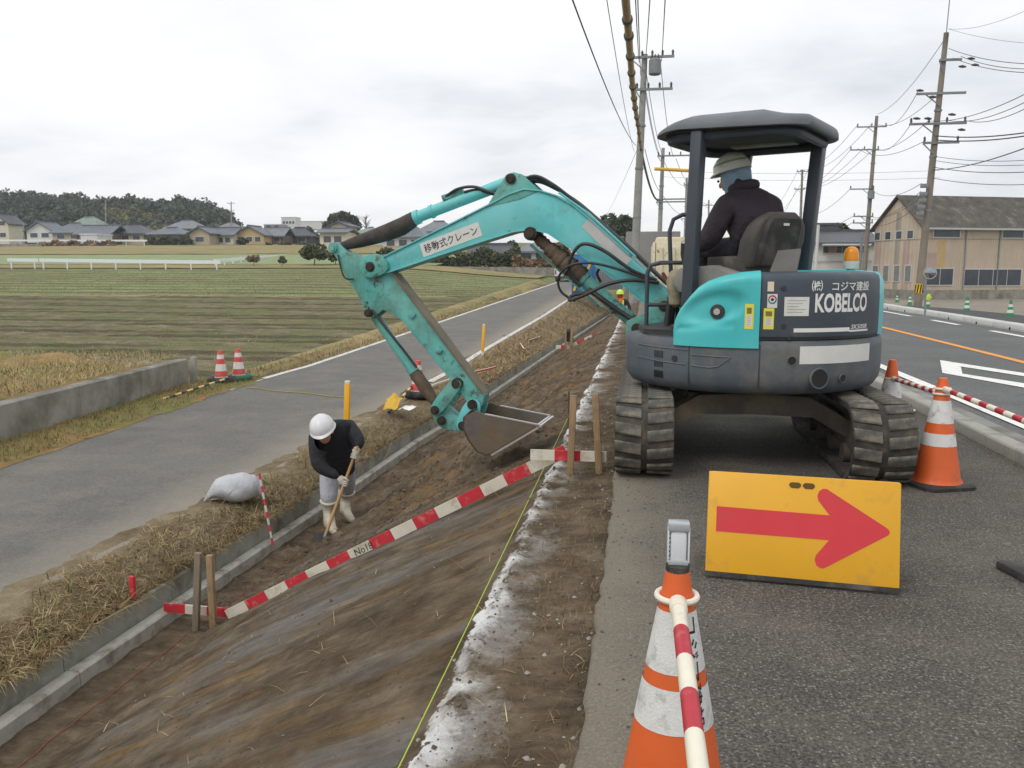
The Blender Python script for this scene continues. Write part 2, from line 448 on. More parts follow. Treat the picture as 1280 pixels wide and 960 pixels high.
def axis(spans):
    out = []
    for a, b, n in spans: out += [a + (b - a) * i / n for i in range(n)]
    out.append(spans[-1][1]); return out
gx = axis([(-900, -120, 14), (-120, -9, 30), (-9, 9, 18), (9, 120, 24), (120, 900, 12)])
gy = axis([(-300, -10, 6), (-10, 60, 40), (60, 200, 40), (200, 1400, 16)])
def deep(X, Y):
    return 1.6 if (-4.6 < X < 0.2 and Y < 60) else 0.12
mb = MB(); mb.grid([[(X, Y, G(X, Y) - deep(X, Y)) for Y in gy] for X in gx])
struct(mb.build("ground", M_GROUND, smooth=True, angle=80))

# embankment: shoulder, cut slope and foot in one soil sheet
def soil_z(X, Y):
    k = kx(Y)
    foot = k + 0.42
    top = -0.63 + 0.03 * noise.noise(Vector((Y * 1.3, 3.3, 0)))
    if X > top:
        z = lerp(-0.035, -0.075, (-0.17 - X) / (-0.17 - top))
        z += 0.012 * fbm(X * 6, Y * 6, 1.0)
    elif X > foot:
        t = (top - X) / (top - foot)
        z = lerp(-0.085, -1.50, t) + 0.05 * math.sin(t * math.pi)
        z += 0.022 * fbm(X * 1.0, Y * 3.0, 2.0) + 0.007 * fbm(X * 4, Y * 10, 5.0)
    else:
        z = -1.50 + 0.02 * fbm(X * 4, Y * 4, 7.0)
    # rough, not yet trimmed ground around and beyond the bucket
    w = smooth((Y - 6.7) / 1.2) * smooth((-0.66 - X) / 0.4) * smooth((X - k) / 0.25)
    w *= 1 - 0.85 * math.exp(-((X + 3.35) ** 2 + (Y - 8.75) ** 2) / 0.35)     # trodden flat by the worker
    z += w * (0.085 * fbm(X * 1.6, Y * 2.6, 3.0) + 0.05 * fbm(X * 6, Y * 6, 4.0) + 0.03)
    # lip of crumbled earth along the very edge of the cut
    z += 0.03 * math.exp(-((X - top) / 0.06) ** 2) * (0.5 + fbm(X * 3, Y * 7, 9.0))
    return z
sy = []; y = 0.9
while y < 62: sy.append(y); y += max(0.022, 0.0085 * y)
rows = []
for Yv in sy:
    k = kx(Yv); row = []
    for i in range(131):
        t = i / 130
        X = lerp(-0.145 if True else 0, k, t)
        row.append((X, Yv, soil_z(X, Yv)))
    rows.append(row)
mb = MB(); mb.grid(rows)
struct(mb.build("embankment", M_SOIL, smooth=True, angle=180))

# loose clods and stones on the soil, too many to count
M_CLOD = mat("clod", srgb(92, 79, 65), 0.95, 0.35, 3.0, bmp=0.6, bscale=40)
M_STONE = mat("pebble", srgb(150, 146, 138), 0.85, 0.25, 4.0)
def scatter_lumps(name, mats, pts, label):
    mb = MB()
    for (x, y_, z, r, mi) in pts:
        mb.cur = mi; a = RND.uniform(0, 6.28); vs = []
        base = [(1, 0, 0), (-1, 0, 0), (0, 1, 0), (0, -1, 0), (0, 0, 0.75), (0, 0, -0.6)]
        for (p, q, s_) in base:
            f = r * RND.uniform(0.6, 1.25)
            vs.append((x + f * (p * math.cos(a) - q * math.sin(a)), y_ + f * (p * math.sin(a) + q * math.cos(a)), z + s_ * f))
        mb.add(vs, [(0, 2, 4), (2, 1, 4), (1, 3, 4), (3, 0, 4), (2, 0, 5), (1, 2, 5), (3, 1, 5), (0, 3, 5)])
    return tag(mb.build(name, mats, smooth=True, angle=50), label, "debris", kind="stuff")
pts = []
for i in range(5200):
    Yv = 6.4 + 16 * RND.random() ** 1.7; k = kx(Yv); X = RND.uniform(k + 0.03, -0.72)
    pts.append((X, Yv, soil_z(X, Yv) + 0.002, 0.007 + 0.026 * RND.random() ** 4, 0))
for i in range(2600):
    Yv = 1.6 + 9 * RND.random() ** 1.4; k = kx(Yv); X = RND.uniform(k + 0.03, -0.66)
    pts.append((X, Yv, soil_z(X, Yv) + 0.001, 0.003 + 0.010 * RND.random() ** 4, 0))
for i in range(2400):
    Yv = 1.5 + 12 * RND.random() ** 1.5
    X = -0.17 - 0.45 * RND.random() ** 1.8 if i % 3 else RND.gauss(-0.63, 0.03)
    pts.append((X, Yv, soil_z(X, Yv) + 0.001, 0.003 + 0.012 * RND.random() ** 3, 1 if RND.random() < 0.28 else 0))
for i in range(800):
    Yv = 1.6 + 8 * RND.random() ** 1.2
    X = -0.14 + abs(RND.gauss(0, 0.22)) if i % 2 else RND.choice((0.02, 1.52)) + RND.gauss(0, 0.25)
    if i % 2 == 0: Yv = 5.2 + RND.gauss(0, 0.5)
    if X < 2.6: pts.append((X, Yv, 0.002, 0.002 + 0.007 * RND.random() ** 4, 0))
scatter_lumps("gravel", [M_CLOD, M_STONE], pts, "loose clods and small stones on the dug soil of the slope")

# pavement on the embankment top
mb = MB(); rows = []
sy2 = axis([(-3, 14, 300), (14, 90, 60)])
for Yv in sy2:
    e = -0.165 + 0.022 * fbm(0.3, Yv * 1.6, 2.0) + 0.012 * noise.noise(Vector((1.0, Yv * 9, 0)))
    rows.append([(e, Yv, -0.09), (e + 0.004, Yv, -0.012), (e + 0.02, Yv, 0.0)] + [(lerp(e + 0.02, 2.71, i / 8), Yv, 0.0) for i in range(1, 9)])
mb.grid(rows)
struct(mb.build("pavement", M_WALK, smooth=True, angle=60))

# ditch: kerb and retaining wall of precast panels
M_CONC = mat("ditch_concrete", srgb(152, 154, 144), 0.85, 0.14, 3.0, bmp=0.25, bscale=40, dirt=srgb(98, 94, 80), damt=0.5, dscale=2.2)
M_CONC_L = mat("kerb_concrete", srgb(172, 170, 160), 0.85, 0.12, 4.0, bmp=0.25, bscale=50, dirt=srgb(118, 108, 92), damt=0.45, dscale=5.0)
ditch = struct(thing("ditch_wall", (-3.8, 6, -1.5), None, None))
yv = 1.0
while yv < 58:
    y2 = yv + 2.0
    a, b_ = kx(yv), kx(y2 - 0.008)
    mb = MB()   # low kerb unit
    A = [(a, yv), (b_, y2 - 0.008)]
    prof = [(0.02, -1.62), (0.02, -1.40), (0.005, -1.385), (-0.075, -1.385), (-0.09, -1.40), (-0.09, -1.62)]
    mb.loft([[(x + p[0], yy, p[1]) for p in prof] for x, yy in A])
    mb.build("kerb_unit", M_CONC_L, ditch, smooth=True, angle=30)
    mb = MB()
    prof = [(-0.094, -1.62), (-0.10, -1.23), (-0.106, -1.22), (-0.20, -1.22), (-0.21, -1.62)]
    mb.loft([[(x + p[0], yy, p[1]) for p in prof] for x, yy in A])
    mb.build("wall_panel", M_CONC, ditch, smooth=True, angle=30)
    yv = y2

# verge between the ditch wall and the lane
def verge_z(X, Y):
    a, b_ = pw(Y, ROAD_R), kx(Y) - 0.15
    t = (X - a) / (b_ - a)
    z0 = max(zr(Y), -1.05)
    base = lerp(zr(Y) + 0.005, -1.20, max(0, t)) if Y < 22 else lerp(zr(Y) + 0.005, -1.20, smooth(t))
    return base + (0.07 * math.sin(math.pi * min(1, max(0, t))) + 0.03 * fbm(X * 3, Y * 3, 11.0)) * smooth(t * 5)
mb = MB(); rows = []
for Yv in axis([(1.0, 14, 160), (14, 60, 120)]):
    a, b_ = pw(Yv, ROAD_R) - 0.12, kx(Yv) - 0.12
    a2 = a + 0.20 * fbm(2.0, Yv * 1.1, 4.0)
    row = []
    for i in range(25):
        X = lerp(a2, b_, i / 24)
        z = verge_z(X, Yv) if X > a + 0.12 else zr(Yv) + 0.006 + 0.004 * noise.noise(Vector((X * 9, Yv * 9, 0)))
        row.append((X, Yv, z))
    rows.append(row)
mb.grid(rows)
struct(mb.build("verge", M_VERGE, smooth=True, angle=180))

# lane below the embankment
mb = MB()
ys = axis([(0.0, 20, 30), (20, 130, 60)])
mb.grid([[(lerp(pw(Yv, ROAD_L), pw(Yv, ROAD_R) + 0.15, i / 6), Yv, zr(Yv)) for i in range(7)] for Yv in ys])
struct(mb.build("lane", M_LANE, smooth=True, angle=60))
def road_paint(name, worn=0.5, col=(228, 228, 224)):
    m, nt, b, oc, wc = newmat(name)
    w = _ramp(nt, _noise(nt, wc, 9.0, 7, 0.75), [(0.26 + worn * 0.18, 1.0), (0.34 + worn * 0.22, 0.0)])
    c = _mix(nt, _math(nt, 'MULTIPLY', w, 0.8), srgb(*col), srgb(125, 124, 120))
    nt.links.new(c, b.inputs["Base Color"]); b.inputs["Roughness"].default_value = 0.75
    bump(nt, b, _noise(nt, wc, 110.0, 3), 0.4, 0.005); return m
M_PAINT = road_paint("white_road_paint", 0.45)
M_PAINT_WORN = road_paint("worn_road_paint", 0.75, (206, 206, 202))
M_ORANGE_LINE = road_paint("orange_road_paint", 0.35, (222, 150, 64))
def strip(name, path, w, z0, m, parent=None):
    "flat painted line along (X, Y) points; z0 is a height or a function of Y"
    mb = MB(); rows = []
    for i, (x, yy) in enumerate(path):
        a = Vector(path[max(0, i - 1)]); b_ = Vector(path[min(len(path) - 1, i + 1)])
        d = (b_ - a).normalized(); n = Vector((-d.y, d.x))
        z = z0(yy) if callable(z0) else z0
        rows.append([(x + n.x * w / 2, yy + n.y * w / 2, z), (x - n.x * w / 2, yy - n.y * w / 2, z)])
    mb.grid(rows); return struct(mb.build(name, m, parent, fix=False)) if parent is None else mb.build(name, m, parent, fix=False)
strip("lane_edge_line", [(pw(t, ROAD_L) + 0.12, t) for t in axis([(15.5, 75, 40)])], 0.16, lambda Y: zr(Y) + 0.005, M_PAINT_WORN)
strip("lane_edge_line", [(pw(t, ROAD_L) + 0.10, t) for t in axis([(9.6, 13.2, 4)])], 0.11, lambda Y: zr(Y) + 0.005, M_PAINT_WORN)
strip("lane_edge_line", [(pw(t, ROAD_R) - 0.02, t) for t in axis([(17.5, 60, 40)])], 0.17, lambda Y: zr(Y) + 0.016, M_PAINT_WORN)

# main road, kerb stones, far pavement
mb = MB(); mb.grid([[(X, Yv, -0.02) for X in (2.86, 4, 6, 8.5)] for Yv in axis([(-5, 40, 20), (40, 170, 20)])])
struct(mb.build("main_road", M_ROAD, fix=False))
M_GUTTER = mat("gutter_concrete", srgb(132, 131, 126), 0.9, 0.15, 2.5, bmp=0.2, bscale=60, dirt=srgb(98, 94, 86), damt=0.6, dscale=2.0)
mb = MB(); mb.grid([[(X, Yv, -0.014) for X in (2.86, 3.22)] for Yv in axis([(-5, 90, 40)])])
struct(mb.build("gutter", M_GUTTER, fix=False))
kerb = struct(thing("kerb", (2.79, 6, 0), None, None))
mb = MB()
prof = [(-0.085, -0.08), (-0.085, 0.085), (-0.07, 0.10), (0.05, 0.10), (0.075, 0.08), (0.09, -0.08)]
mb.loft([[(p[0], yy, p[1]) for p in prof] for yy in (-0.296, 0.296)])
M_KERB = mat("kerb_stone", srgb(158, 157, 149), 0.88, 0.10, 5.0, bmp=0.3, bscale=70, dirt=srgb(112, 108, 98), damt=0.4, dscale=3.0)
k0 = mb.build("kerb_stone", M_KERB, kerb, origin=(0, 0, 0), bevel=0.006)
for i in range(110):
    c = k0 if i == 0 else k0.copy()
    if i: COL.objects.link(c)
    c.parent = kerb; c.location = (RND.uniform(-0.004, 0.004), 3.2 - 6 + i * 0.6, RND.uniform(-0.003, 0.003))
strip("edge_line", [(3.43, t) for t in axis([(2, 90, 30)])], 0.15, -0.009, M_PAINT)
strip("centre_line", [(5.72, t) for t in axis([(2, 120, 30)])], 0.15, -0.014, M_ORANGE_LINE)
strip("far_edge_line", [(7.85, t) for t in axis([(26.5, 120, 30)])], 0.14, -0.014, M_PAINT)
for a, b_ in ((22.6, 24.6), (18.6, 20.6), (14.6, 16.6)):
    strip("far_edge_dash", [(7.85, a), (7.85, b_)], 0.15, -0.014, M_PAINT)
# hollow marking painted on the near lane
def unp(px, py, z=-0.013): p = atz(px, py, z); return (p.x, p.y, z)
mb = MB()
mb.quad(unp(1175, 450), unp(1200, 454), unp(1203, 467), unp(1178, 466))
mb.quad(unp(1200, 454), unp(1282, 466.5), unp(1282, 470.5), unp(1201, 458))
mb.quad(unp(1178, 466), unp(1203, 467), unp(1286, 480), unp(1286, 485.5))
struct(mb.build("lane_marking", M_PAINT, fix=True))
# far side: white kerb, pavement, gravel lot
M_WKERB = mat("white_kerb", srgb(196, 196, 192), 0.85, 0.08, 3.0, dirt=srgb(140, 138, 130), damt=0.35, dscale=2.0)
M_HOLE = mat("dark_hole", (0.02, 0.02, 0.02), 0.9)
fk = struct(thing("far_kerb", (8.6, 22, 0), None, None))
mb = MB(); mb.loft([[(p[0], yy, p[1]) for p in [(-0.12, -0.03), (-0.10, 0.13), (-0.07, 0.16), (0.10, 0.16), (0.12, -0.03)]] for yy in (-0.99, 0.99)])
fk0 = mb.build("kerb_block", M_WKERB, fk, origin=(0, 0, 0), bevel=0.01)
mb = MB(); mb.cyl((-0.125, 0, 0.03), (-0.09, 0, 0.03), 0.035, n=10)
fh0 = mb.build("drain_hole", M_HOLE, fk0, origin=(0, 0, 0))
for i in range(11):
    c = fk0 if i == 0 else fk0.copy()
    if i:
        COL.objects.link(c); h = fh0.copy(); COL.objects.link(h); h.parent = c
    c.parent = fk; c.location = (-0.08, -11 + i * 2.0, -0.02)
M_FWALK = asphalt_mat("far_walk_asphalt", srgb(72, 73, 76), srgb(120, 116, 108), 0.15)
mb = MB(); mb.grid([[(X, Yv, 0.10 + zright(Yv)) for X in (8.62, 9.6, 10.6)] for Yv in axis([(8, 40, 20)])])
struct(mb.build("far_pavement", M_FWALK, smooth=True))
mb = MB(); mb.grid([[(X, Yv, 0.03 + zright(Yv)) for X in (8.4, 12, 16, 22, 40, 70)] for Yv in axis([(8, 80, 40)])])
struct(mb.build("gravel_lot", M_LOT, smooth=True))

# fields
def field(name, x0, x1, y0, y1, nx, ny, m, dz=0.05, furrow=0.0, pitch=0.9, edge=0.6, rough=0.0):
    mb = MB(); rows = []
    for j in range(ny + 1):
        row = []
        for i in range(nx + 1):
            t = i / nx
            X = lerp(x0, x1(y0) if callable(x1) else x1, t)
            Yv = lerp(y0, y1, j / ny) + edge * fbm(X * 0.08, j / ny * 3, 5.0) * (1 if 0 < j < ny else 1)
            if callable(x1): X = lerp(x0, x1(Yv), t)
            z = G(X, Yv) + dz
            if furrow: z += furrow * math.sin(2 * math.pi * (Yv + 0.05 * X + 0.15 * fbm(X * 0.2, Yv * 0.2)) / pitch) + 0.5 * furrow * fbm(X * 2, Yv * 5)
            if rough: z += rough * fbm(X * 1.5, Yv * 1.5, 2.0)
            row.append((X, Yv, z))
        rows.append(row)
    mb.grid(rows); return struct(mb.build(name, m, smooth=True, angle=180))
rl = lambda Y: pw(Y, ROAD_L) - 0.9
field("ploughed_field", -75, rl, 14.6, 50, 150, 330, M_PLOUGH, 0.06, 0.085, 1.05)
field("crop_field", -110, rl, 50.6, 81, 110, 60, M_CROP, 0.05, 0.02, 0.8)
field("field_path", -110, rl, 49.2, 51.0, 80, 4, M_TAN, 0.09, edge=0.4, rough=0.05)
field("lane_shoulder", -9.6, lambda Y: pw(Y, ROAD_L) + 0.06, 14.2, 75, 8, 160, M_TAN, 0.155, edge=0.1, rough=0.03)
field("far_crop_field", -170, -22, 88, 112, 60, 14, M_LUSH, 0.15, edge=1.0)
field("far_dry_field", -200, -14, 113, 146, 60, 16, M_TAN, 0.18, edge=1.5)
field("far_path", -170, -10, 80.2, 88, 60, 6, M_TAN, 0.12, edge=0.3)
# ---------------------------------------------------------------- excavator
EX, EY = 0.79, 6.65
HA = math.radians(155)                       # upper body faces left and away
HU = Vector((math.cos(HA), math.sin(HA), 0)); HL = Vector((-math.sin(HA), math.cos(HA), 0)); HZ = Vector((0, 0, 1))
BR_ = 0.955                                  # body radius
def hw(a, b, z): return Vector((EX, EY, 0)) + HU * a + HL * b + HZ * z
def cw(deg, r, z):
    t = math.radians(deg); r *= BR_; return hw(r * math.cos(t), r * math.sin(t), z)
def paint_mat(name, col, fade, dirt, damt, rust=None, ramt=0.0, rough=0.45):
    "worn machine paint: faded areas, grime, chips of rust"
    m, nt, b, oc, wc = newmat(name)
    c = _mix(nt, _ramp(nt, _noise(nt, oc, 2.2, 5, 0.6), [(0.35, 0.0), (0.7, 1.0)]), col, fade)
    d = _ramp(nt, _noise(nt, oc, 3.5, 8, 0.72), [(0.66 - 0.3 * damt, 0.0), (0.86 - 0.2 * damt, 0.8)])
    c = _mix(nt, d, c, dirt)
    rgh = _math(nt, 'MULTIPLY_ADD', d, 0.35, rough)
    if rust:
        r = _ramp(nt, _noise(nt, oc, 13.0, 6, 0.75), [(0.70 - ramt * 0.18, 0.0), (0.74 - ramt * 0.16, 1.0)])
        r = _math(nt, 'MULTIPLY', r, _ramp(nt, _noise(nt, oc, 2.9, 3), [(0.45, 0.0), (0.6, 1.0)]))
        c = _mix(nt, r, c, rust)
    # rain-washed grime running down
    g = _ramp(nt, _noise(nt, oc, 1.0, 6, 0.7, (9, 9, 0.9)), [(0.56, 0.0), (0.74, 0.15 + 0.5 * damt)])
    c = _mix(nt, g, c, dirt)
    # fine scratches
    s = _ramp(nt, _noise(nt, oc, 30.0, 3, 0.8, (1, 6, 1)), [(0.70, 0.0), (0.74, 0.35)])
    c = _mix(nt, s, c, tuple(min(1, k * 1.6 + 0.05) for k in col))
    nt.links.new(c, b.inputs["Base Color"]); nt.links.new(rgh, b.inputs["Roughness"])
    b.inputs["Specular IOR Level"].default_value = 0.35
    bump(nt, b, _noise(nt, oc, 25.0, 4), 0.06, 0.01)
    return m
TEAL = paint_mat("teal_paint", srgb(98, 190, 194), srgb(124, 201, 202), srgb(104, 124, 112), 0.30, srgb(96, 66, 44), 0.45, 0.4)
TEAL_DIRTY = paint_mat("worn_teal_paint", srgb(88, 170, 164), srgb(116, 180, 172), srgb(96, 104, 86), 0.75, srgb(84, 60, 44), 0.95, 0.5)
TEAL_COVER = paint_mat("teal_cover_paint", srgb(70, 184, 188), srgb(92, 194, 196), srgb(84, 138, 130), 0.14, None, 0, 0.35)
GREY_P = paint_mat("slate_grey_paint", srgb(66, 74, 84), srgb(78, 86, 95), srgb(112, 108, 98), 0.30, None, 0, 0.5)
SKIRT_P = paint_mat("skirt_grey_paint", srgb(74, 83, 92), srgb(94, 101, 107), srgb(124, 118, 106), 0.62, srgb(108, 78, 54), 0.15, 0.55)
POST_P = paint_mat("post_paint", srgb(62, 68, 76), srgb(74, 80, 88), srgb(92, 92, 88), 0.1, None, 0, 0.45)
ROOF_P = paint_mat("canopy_plastic", srgb(92, 98, 104), srgb(108, 112, 116), srgb(120, 118, 110), 0.2, None, 0, 0.55)
RUBBER = mat("track_rubber", srgb(84, 82, 77), 0.85, 0.3, 9, bmp=0.5, bscale=30, dirt=srgb(132, 124, 108), damt=0.6, dscale=9.0)
BELT = mat("belt_rubber", srgb(56, 54, 51), 0.9, 0.3, 7, bmp=0.5, bscale=25, dirt=srgb(98, 88, 74), damt=0.5, dscale=6.0)
HOSE = mat("hose_rubber", srgb(44, 45, 46), 0.5, 0.2, 8, dirt=srgb(84, 80, 72), damt=0.25, dscale=9)
BLACKP = mat("black_plastic", srgb(48, 48, 49), 0.55, 0.2, 6, dirt=srgb(88, 84, 76), damt=0.35, dscale=4)
STEEL_DK = mat("dark_frame_steel", srgb(74, 70, 64), 0.75, 0.2, 4, bmp=0.2, bscale=30, dirt=srgb(112, 100, 82), damt=0.5, dscale=3)
PIN = mat("greasy_pin", srgb(62, 54, 46), 0.5, 0.3, 10, metal=0.4, dirt=srgb(40, 34, 28), damt=0.5, dscale=12)
BUCKET_M = mat("bucket_steel", srgb(104, 99, 92), 0.6, 0.3, 5, metal=0.2, bmp=0.2, bscale=30, dirt=srgb(112, 95, 74), damt=0.8, dscale=4)
EDGE_M = mat("polished_edge", srgb(196, 194, 190), 0.35, 0.15, 12, metal=0.6)
MUD = mat("mud_cover", srgb(96, 82, 68), 0.9, 0.3, 10, bmp=0.5, bscale=30)
GAITER = mat("black_gaiter", srgb(56, 52, 50), 0.75, 0.25, 10, bmp=0.3, bscale=20, dirt=srgb(84, 76, 68), damt=0.4, dscale=5)
WHITE_ST = mat("white_sticker", srgb(214, 214, 210), 0.5, 0.05, 8, dirt=srgb(176, 172, 160), damt=0.2, dscale=6)
WHITE_PT = mat("white_letter", srgb(226, 226, 224), 0.5, 0.03)
INK = mat("black_ink", srgb(34, 34, 36), 0.6, 0.05)
YELLOW_ST = mat("yellow_sticker", srgb(226, 214, 70), 0.5, 0.05)
CREAM_ST = mat("cream_sticker", srgb(222, 212, 190), 0.55, 0.05)
GREEN_ST = mat("green_print", srgb(70, 140, 90), 0.55, 0.05)
RED_ST = mat("red_print", srgb(190, 50, 50), 0.55, 0.05)
BLUE_ST = mat("blue_print", srgb(60, 90, 160), 0.55, 0.05)
SEAT_M = mat("seat_vinyl", srgb(84, 80, 76), 0.65, 0.15, 6, bmp=0.15, bscale=60, dirt=srgb(130, 124, 112), damt=0.3, dscale=4)
SEAT_P = mat("seat_shell", srgb(60, 58, 56), 0.6, 0.2, 5, dirt=srgb(104, 100, 92), damt=0.45, dscale=5)
AMBER = mat("amber_lens", srgb(226, 140, 24), 0.25, 0.08, 8)
CHROME = mat("bright_metal", srgb(200, 200, 200), 0.25, 0.1, 8, metal=0.8)

exc = thing("excavator", (EX, EY, 0), "teal and grey mini excavator with canopy parked on the pavement, bucket over the slope", "excavator")

# tracks -----------------------------------------------------------
TZ, TR, HALF = 0.275, 0.25, 0.93
def track_pt(s, r):
    "point on the belt loop (local y along the track, z up) and its outward normal"
    Lc = 2 * HALF; arc = math.pi * TR; per = 2 * Lc + 2 * arc; s %= per
    if s < Lc: return (-HALF + s, TZ - r, 0, -1)
    s -= Lc
    if s < arc:
        t = -math.pi / 2 + s / TR; return (HALF + r * math.cos(t), TZ + r * math.sin(t), math.cos(t), math.sin(t))
    s -= arc
    if s < Lc:
        sag = 0.02 * math.sin(math.pi * s / Lc)
        return (HALF - s, TZ + r - sag, 0, 1)
    s -= Lc
    t = math.pi / 2 + s / TR; return (-HALF + r * math.cos(t), TZ + r * math.sin(t), math.cos(t), math.sin(t))
PER = 4 * HALF + 2 * math.pi * TR
TW = 0.385
for side, tx in (("l", -0.765), ("r", 0.735)):
    X0 = EX + tx
    mb = MB(); rings = []
    N = 120
    for i in range(N):
        p = track_pt(PER * i / N, TR); q = track_pt(PER * i / N, TR - 0.035)
        w = TW / 2
        rings.append([(X0 - w, EY + p[0], p[1]), (X0 + w, EY + p[0], p[1]), (X0 + w, EY + q[0], q[1]), (X0 - w, EY + q[0], q[1])])
    rings.append(rings[0]); mb.loft(rings, True, False)
    belt = mb.build("track", BELT, exc, smooth=True, angle=50)
    NL = 44; pitch = PER / NL
    # one lug: tapered block, made at the origin, x across, y along the belt, z outward
    def lug_mesh(sg):
        mb = MB(); w = 0.175; h = 0.018; a, b_ = pitch * 0.34, pitch * 0.27
        s0 = 0.012 * sg
        base = [(-w / 2, -a), (w / 2, -a + s0 * 2.0), (w / 2, a + s0 * 2.0), (-w / 2, a)]
        top = [(-w / 2 + 0.008, -b_), (w / 2 - 0.008, -b_ + s0 * 2.0), (w / 2 - 0.008, b_ + s0 * 2.0), (-w / 2 + 0.008, b_)]
        mb.loft([[(x, y_, 0) for x, y_ in base], [(x, y_, h) for x, y_ in top]])
        return mb
    protoL = protoR = None
    for i in range(NL):
        for j, (ox, sg) in enumerate(((-0.105, -1), (0.105, 1))):
            s = PER * i / NL + (0.5 * pitch if j else 0.0)
            p = track_pt(s, TR)
            ang = math.atan2(p[3], p[2])         # outward normal angle in the y-z plane
            if i == 0:
                o = lug_mesh(sg).build("lug", RUBBER, belt, origin=(0, 0, 0), bevel=0.004, seg=1)
                if j == 0: protoL = o
                else: protoR = o
            else:
                o = (protoL if j == 0 else protoR).copy(); COL.objects.link(o); o.parent = belt
            o.location = (X0 + ox - EX, p[0], p[1])
            o.rotation_euler = (ang - math.pi / 2, 0, 0)
    # drive sprocket, idler, rollers inside the belt
    for yy, rr, nm in ((-HALF, 0.20, "sprocket"), (HALF, 0.20, "idler")):
        mb = MB()
        mb.cyl((X0 - 0.10, EY + yy, TZ), (X0 + 0.10, EY + yy, TZ), rr, n=22)
        for sg in (-1, 1): mb.cyl((X0 + sg * 0.10, EY + yy, TZ), (X0 + sg * 0.13, EY + yy, TZ), 0.12, 0.10, n=16)
        mb.build(nm, STEEL_DK, belt, smooth=True)
    for yy in (-0.6, -0.2, 0.2, 0.6):
        mb = MB(); mb.cyl((X0 - 0.13, EY + yy, 0.12), (X0 + 0.13, EY + yy, 0.12), 0.07, n=14); mb.build("roller", STEEL_DK, belt, smooth=True)
    mb = MB(); mb.box((X0, EY, 0.26), (0.20, 1.55, 0.20)); mb.build("track_frame", STEEL_DK, exc, bevel=0.02)

# undercarriage frame: centre box with legs sloping down to the tracks
mb = MB()
mb.lathe([(0.40, 0.36), (0.44, 0.42), (0.44, 0.50), (0.40, 0.56), (0.36, 0.60)], (EX, EY, 0), 32)
for sx in (-1, 1):
    for sy_ in (-0.42, 0.42):
        prof = [(0.0, 0.52), (0.38, 0.50), (0.68, 0.32), (0.68, 0.20), (0.40, 0.36), (0.0, 0.37)]
        mb.prism([(sx * a, z) for a, z in prof], (EX, EY + sy_, 0), (1, 0, 0), (0, 0, 1), (0, 1, 0), -0.16, 0.16)
mb.box((EX, EY, 0.43), (0.9, 0.9, 0.14))
mb.build("undercarriage_frame", STEEL_DK, exc, smooth=True)
mb = MB()
mb.prism([(0.0, 0.04), (0.06, 0.10), (0.03, 0.24), (0.05, 0.36), (-0.02, 0.36), (-0.03, 0.10)], (EX - 0.97, EY + 1.52, 0), (0, 1, 0), (0, 0, 1), (1, 0, 0), 0, 1.94)
for sx in (-0.35, 0.35): mb.bar((EX + sx, EY + 0.5, 0.3), (EX + sx, EY + 1.5, 0.22), 0.08, 0.12)
mb.build("dozer_blade", TEAL_DIRTY, exc, smooth=True)

# lower body: rounded skirt (counterweight) and deck
def outline(r_rear=1.0, front=0.74, inset=0.0, n=72, a0=0, a1=360):
    pts = []
    for i in range(n):
        t = math.radians(a0 + (a1 - a0) * i / (n if a1 - a0 >= 360 else n - 1))
        x, y_ = (r_rear - inset) * math.cos(t), (r_rear - inset) * math.sin(t)
        f = front - inset
        if x > f:
            # rounded front: squash the cap beyond the front plane
            x = f + (x - f) * 0.12
        pts.append((x, y_))
    return pts
def ring(inset, z, n=72): return [hw(a, b, z) for a, b in outline(BR_, 0.72, inset, n)]
mb = MB()
mb.loft([ring(0.10, 0.555), ring(0.045, 0.575), ring(0.01, 0.63), ring(0.0, 0.70), ring(0.0, 0.86), ring(0.006, 0.905), ring(0.022, 0.925), ring(0.08, 0.93)])
skirt = mb.build("skirt", SKIRT_P, exc, smooth=True, angle=40)
def curved_patch(mb, a0, a1, z0, z1, r, nseg=10, thick=0.006, zfun=None):
    "a thin plate lying on the round body"
    rows = []
    for i in range(nseg + 1):
        d = lerp(a0, a1, i / nseg); rows.append([cw(d, r + thick, z0), cw(d, r + thick, z1), cw(d, r - 0.01, z1), cw(d, r - 0.01, z0)])
    mb.loft([list(q) for q in rows], True, True)
for d, nm in ((85.2, "seam"), (113.5, "seam")):
    mb = MB(); curved_patch(mb, d - 0.25, d + 0.25, 0.60, 0.90, 1.0, 1, 0.0015); mb.build(nm, BLACKP, skirt)
mb = MB(); curved_patch(mb, 129.2, 166.8, 0.772, 0.889, 1.0, 14, 0.002); mb.build("white_strip", WHITE_ST, skirt, smooth=True)
for (d, z, r, depth) in ((138.1, 0.673, 0.062, 0.05), (126.1, 0.794, 0.028, 0.03), (149.6, 0.666, 0.026, 0.03)):
    mb = MB(); a = cw(d, 0.96, z); b_ = cw(d, 1.0022, z)
    mb.cyl(a, b_, r, n=22); mb.build("hole", M_HOLE, skirt, smooth=True)
    mb = MB(); N = 22
    t = math.radians(d); rad = HU * math.cos(t) + HL * math.sin(t); tan = -HU * math.sin(t) + HL * math.cos(t)
    rows = []
    for k in range(N + 1):
        q = 2 * math.pi * k / N
        e = tan * math.cos(q) + HZ * math.sin(q)
        rows.append([b_ + e * (r * 1.22) - rad * 0.004, b_ + e * (r * 1.10) + rad * 0.003, b_ + e * (r * 0.97) + rad * 0.001])
    mb.grid(rows); mb.build("hole_rim", SKIRT_P, skirt, smooth=True)
for zz in (0.80, 0.735, 0.66):
    for k in range(7):
        mb = MB(); d = 67.5 + k * 0.75; curved_patch(mb, d, d + 0.38, zz - 0.025, zz + 0.025, 1.0, 1, 0.0015); mb.build("vent_slot", M_HOLE, skirt)
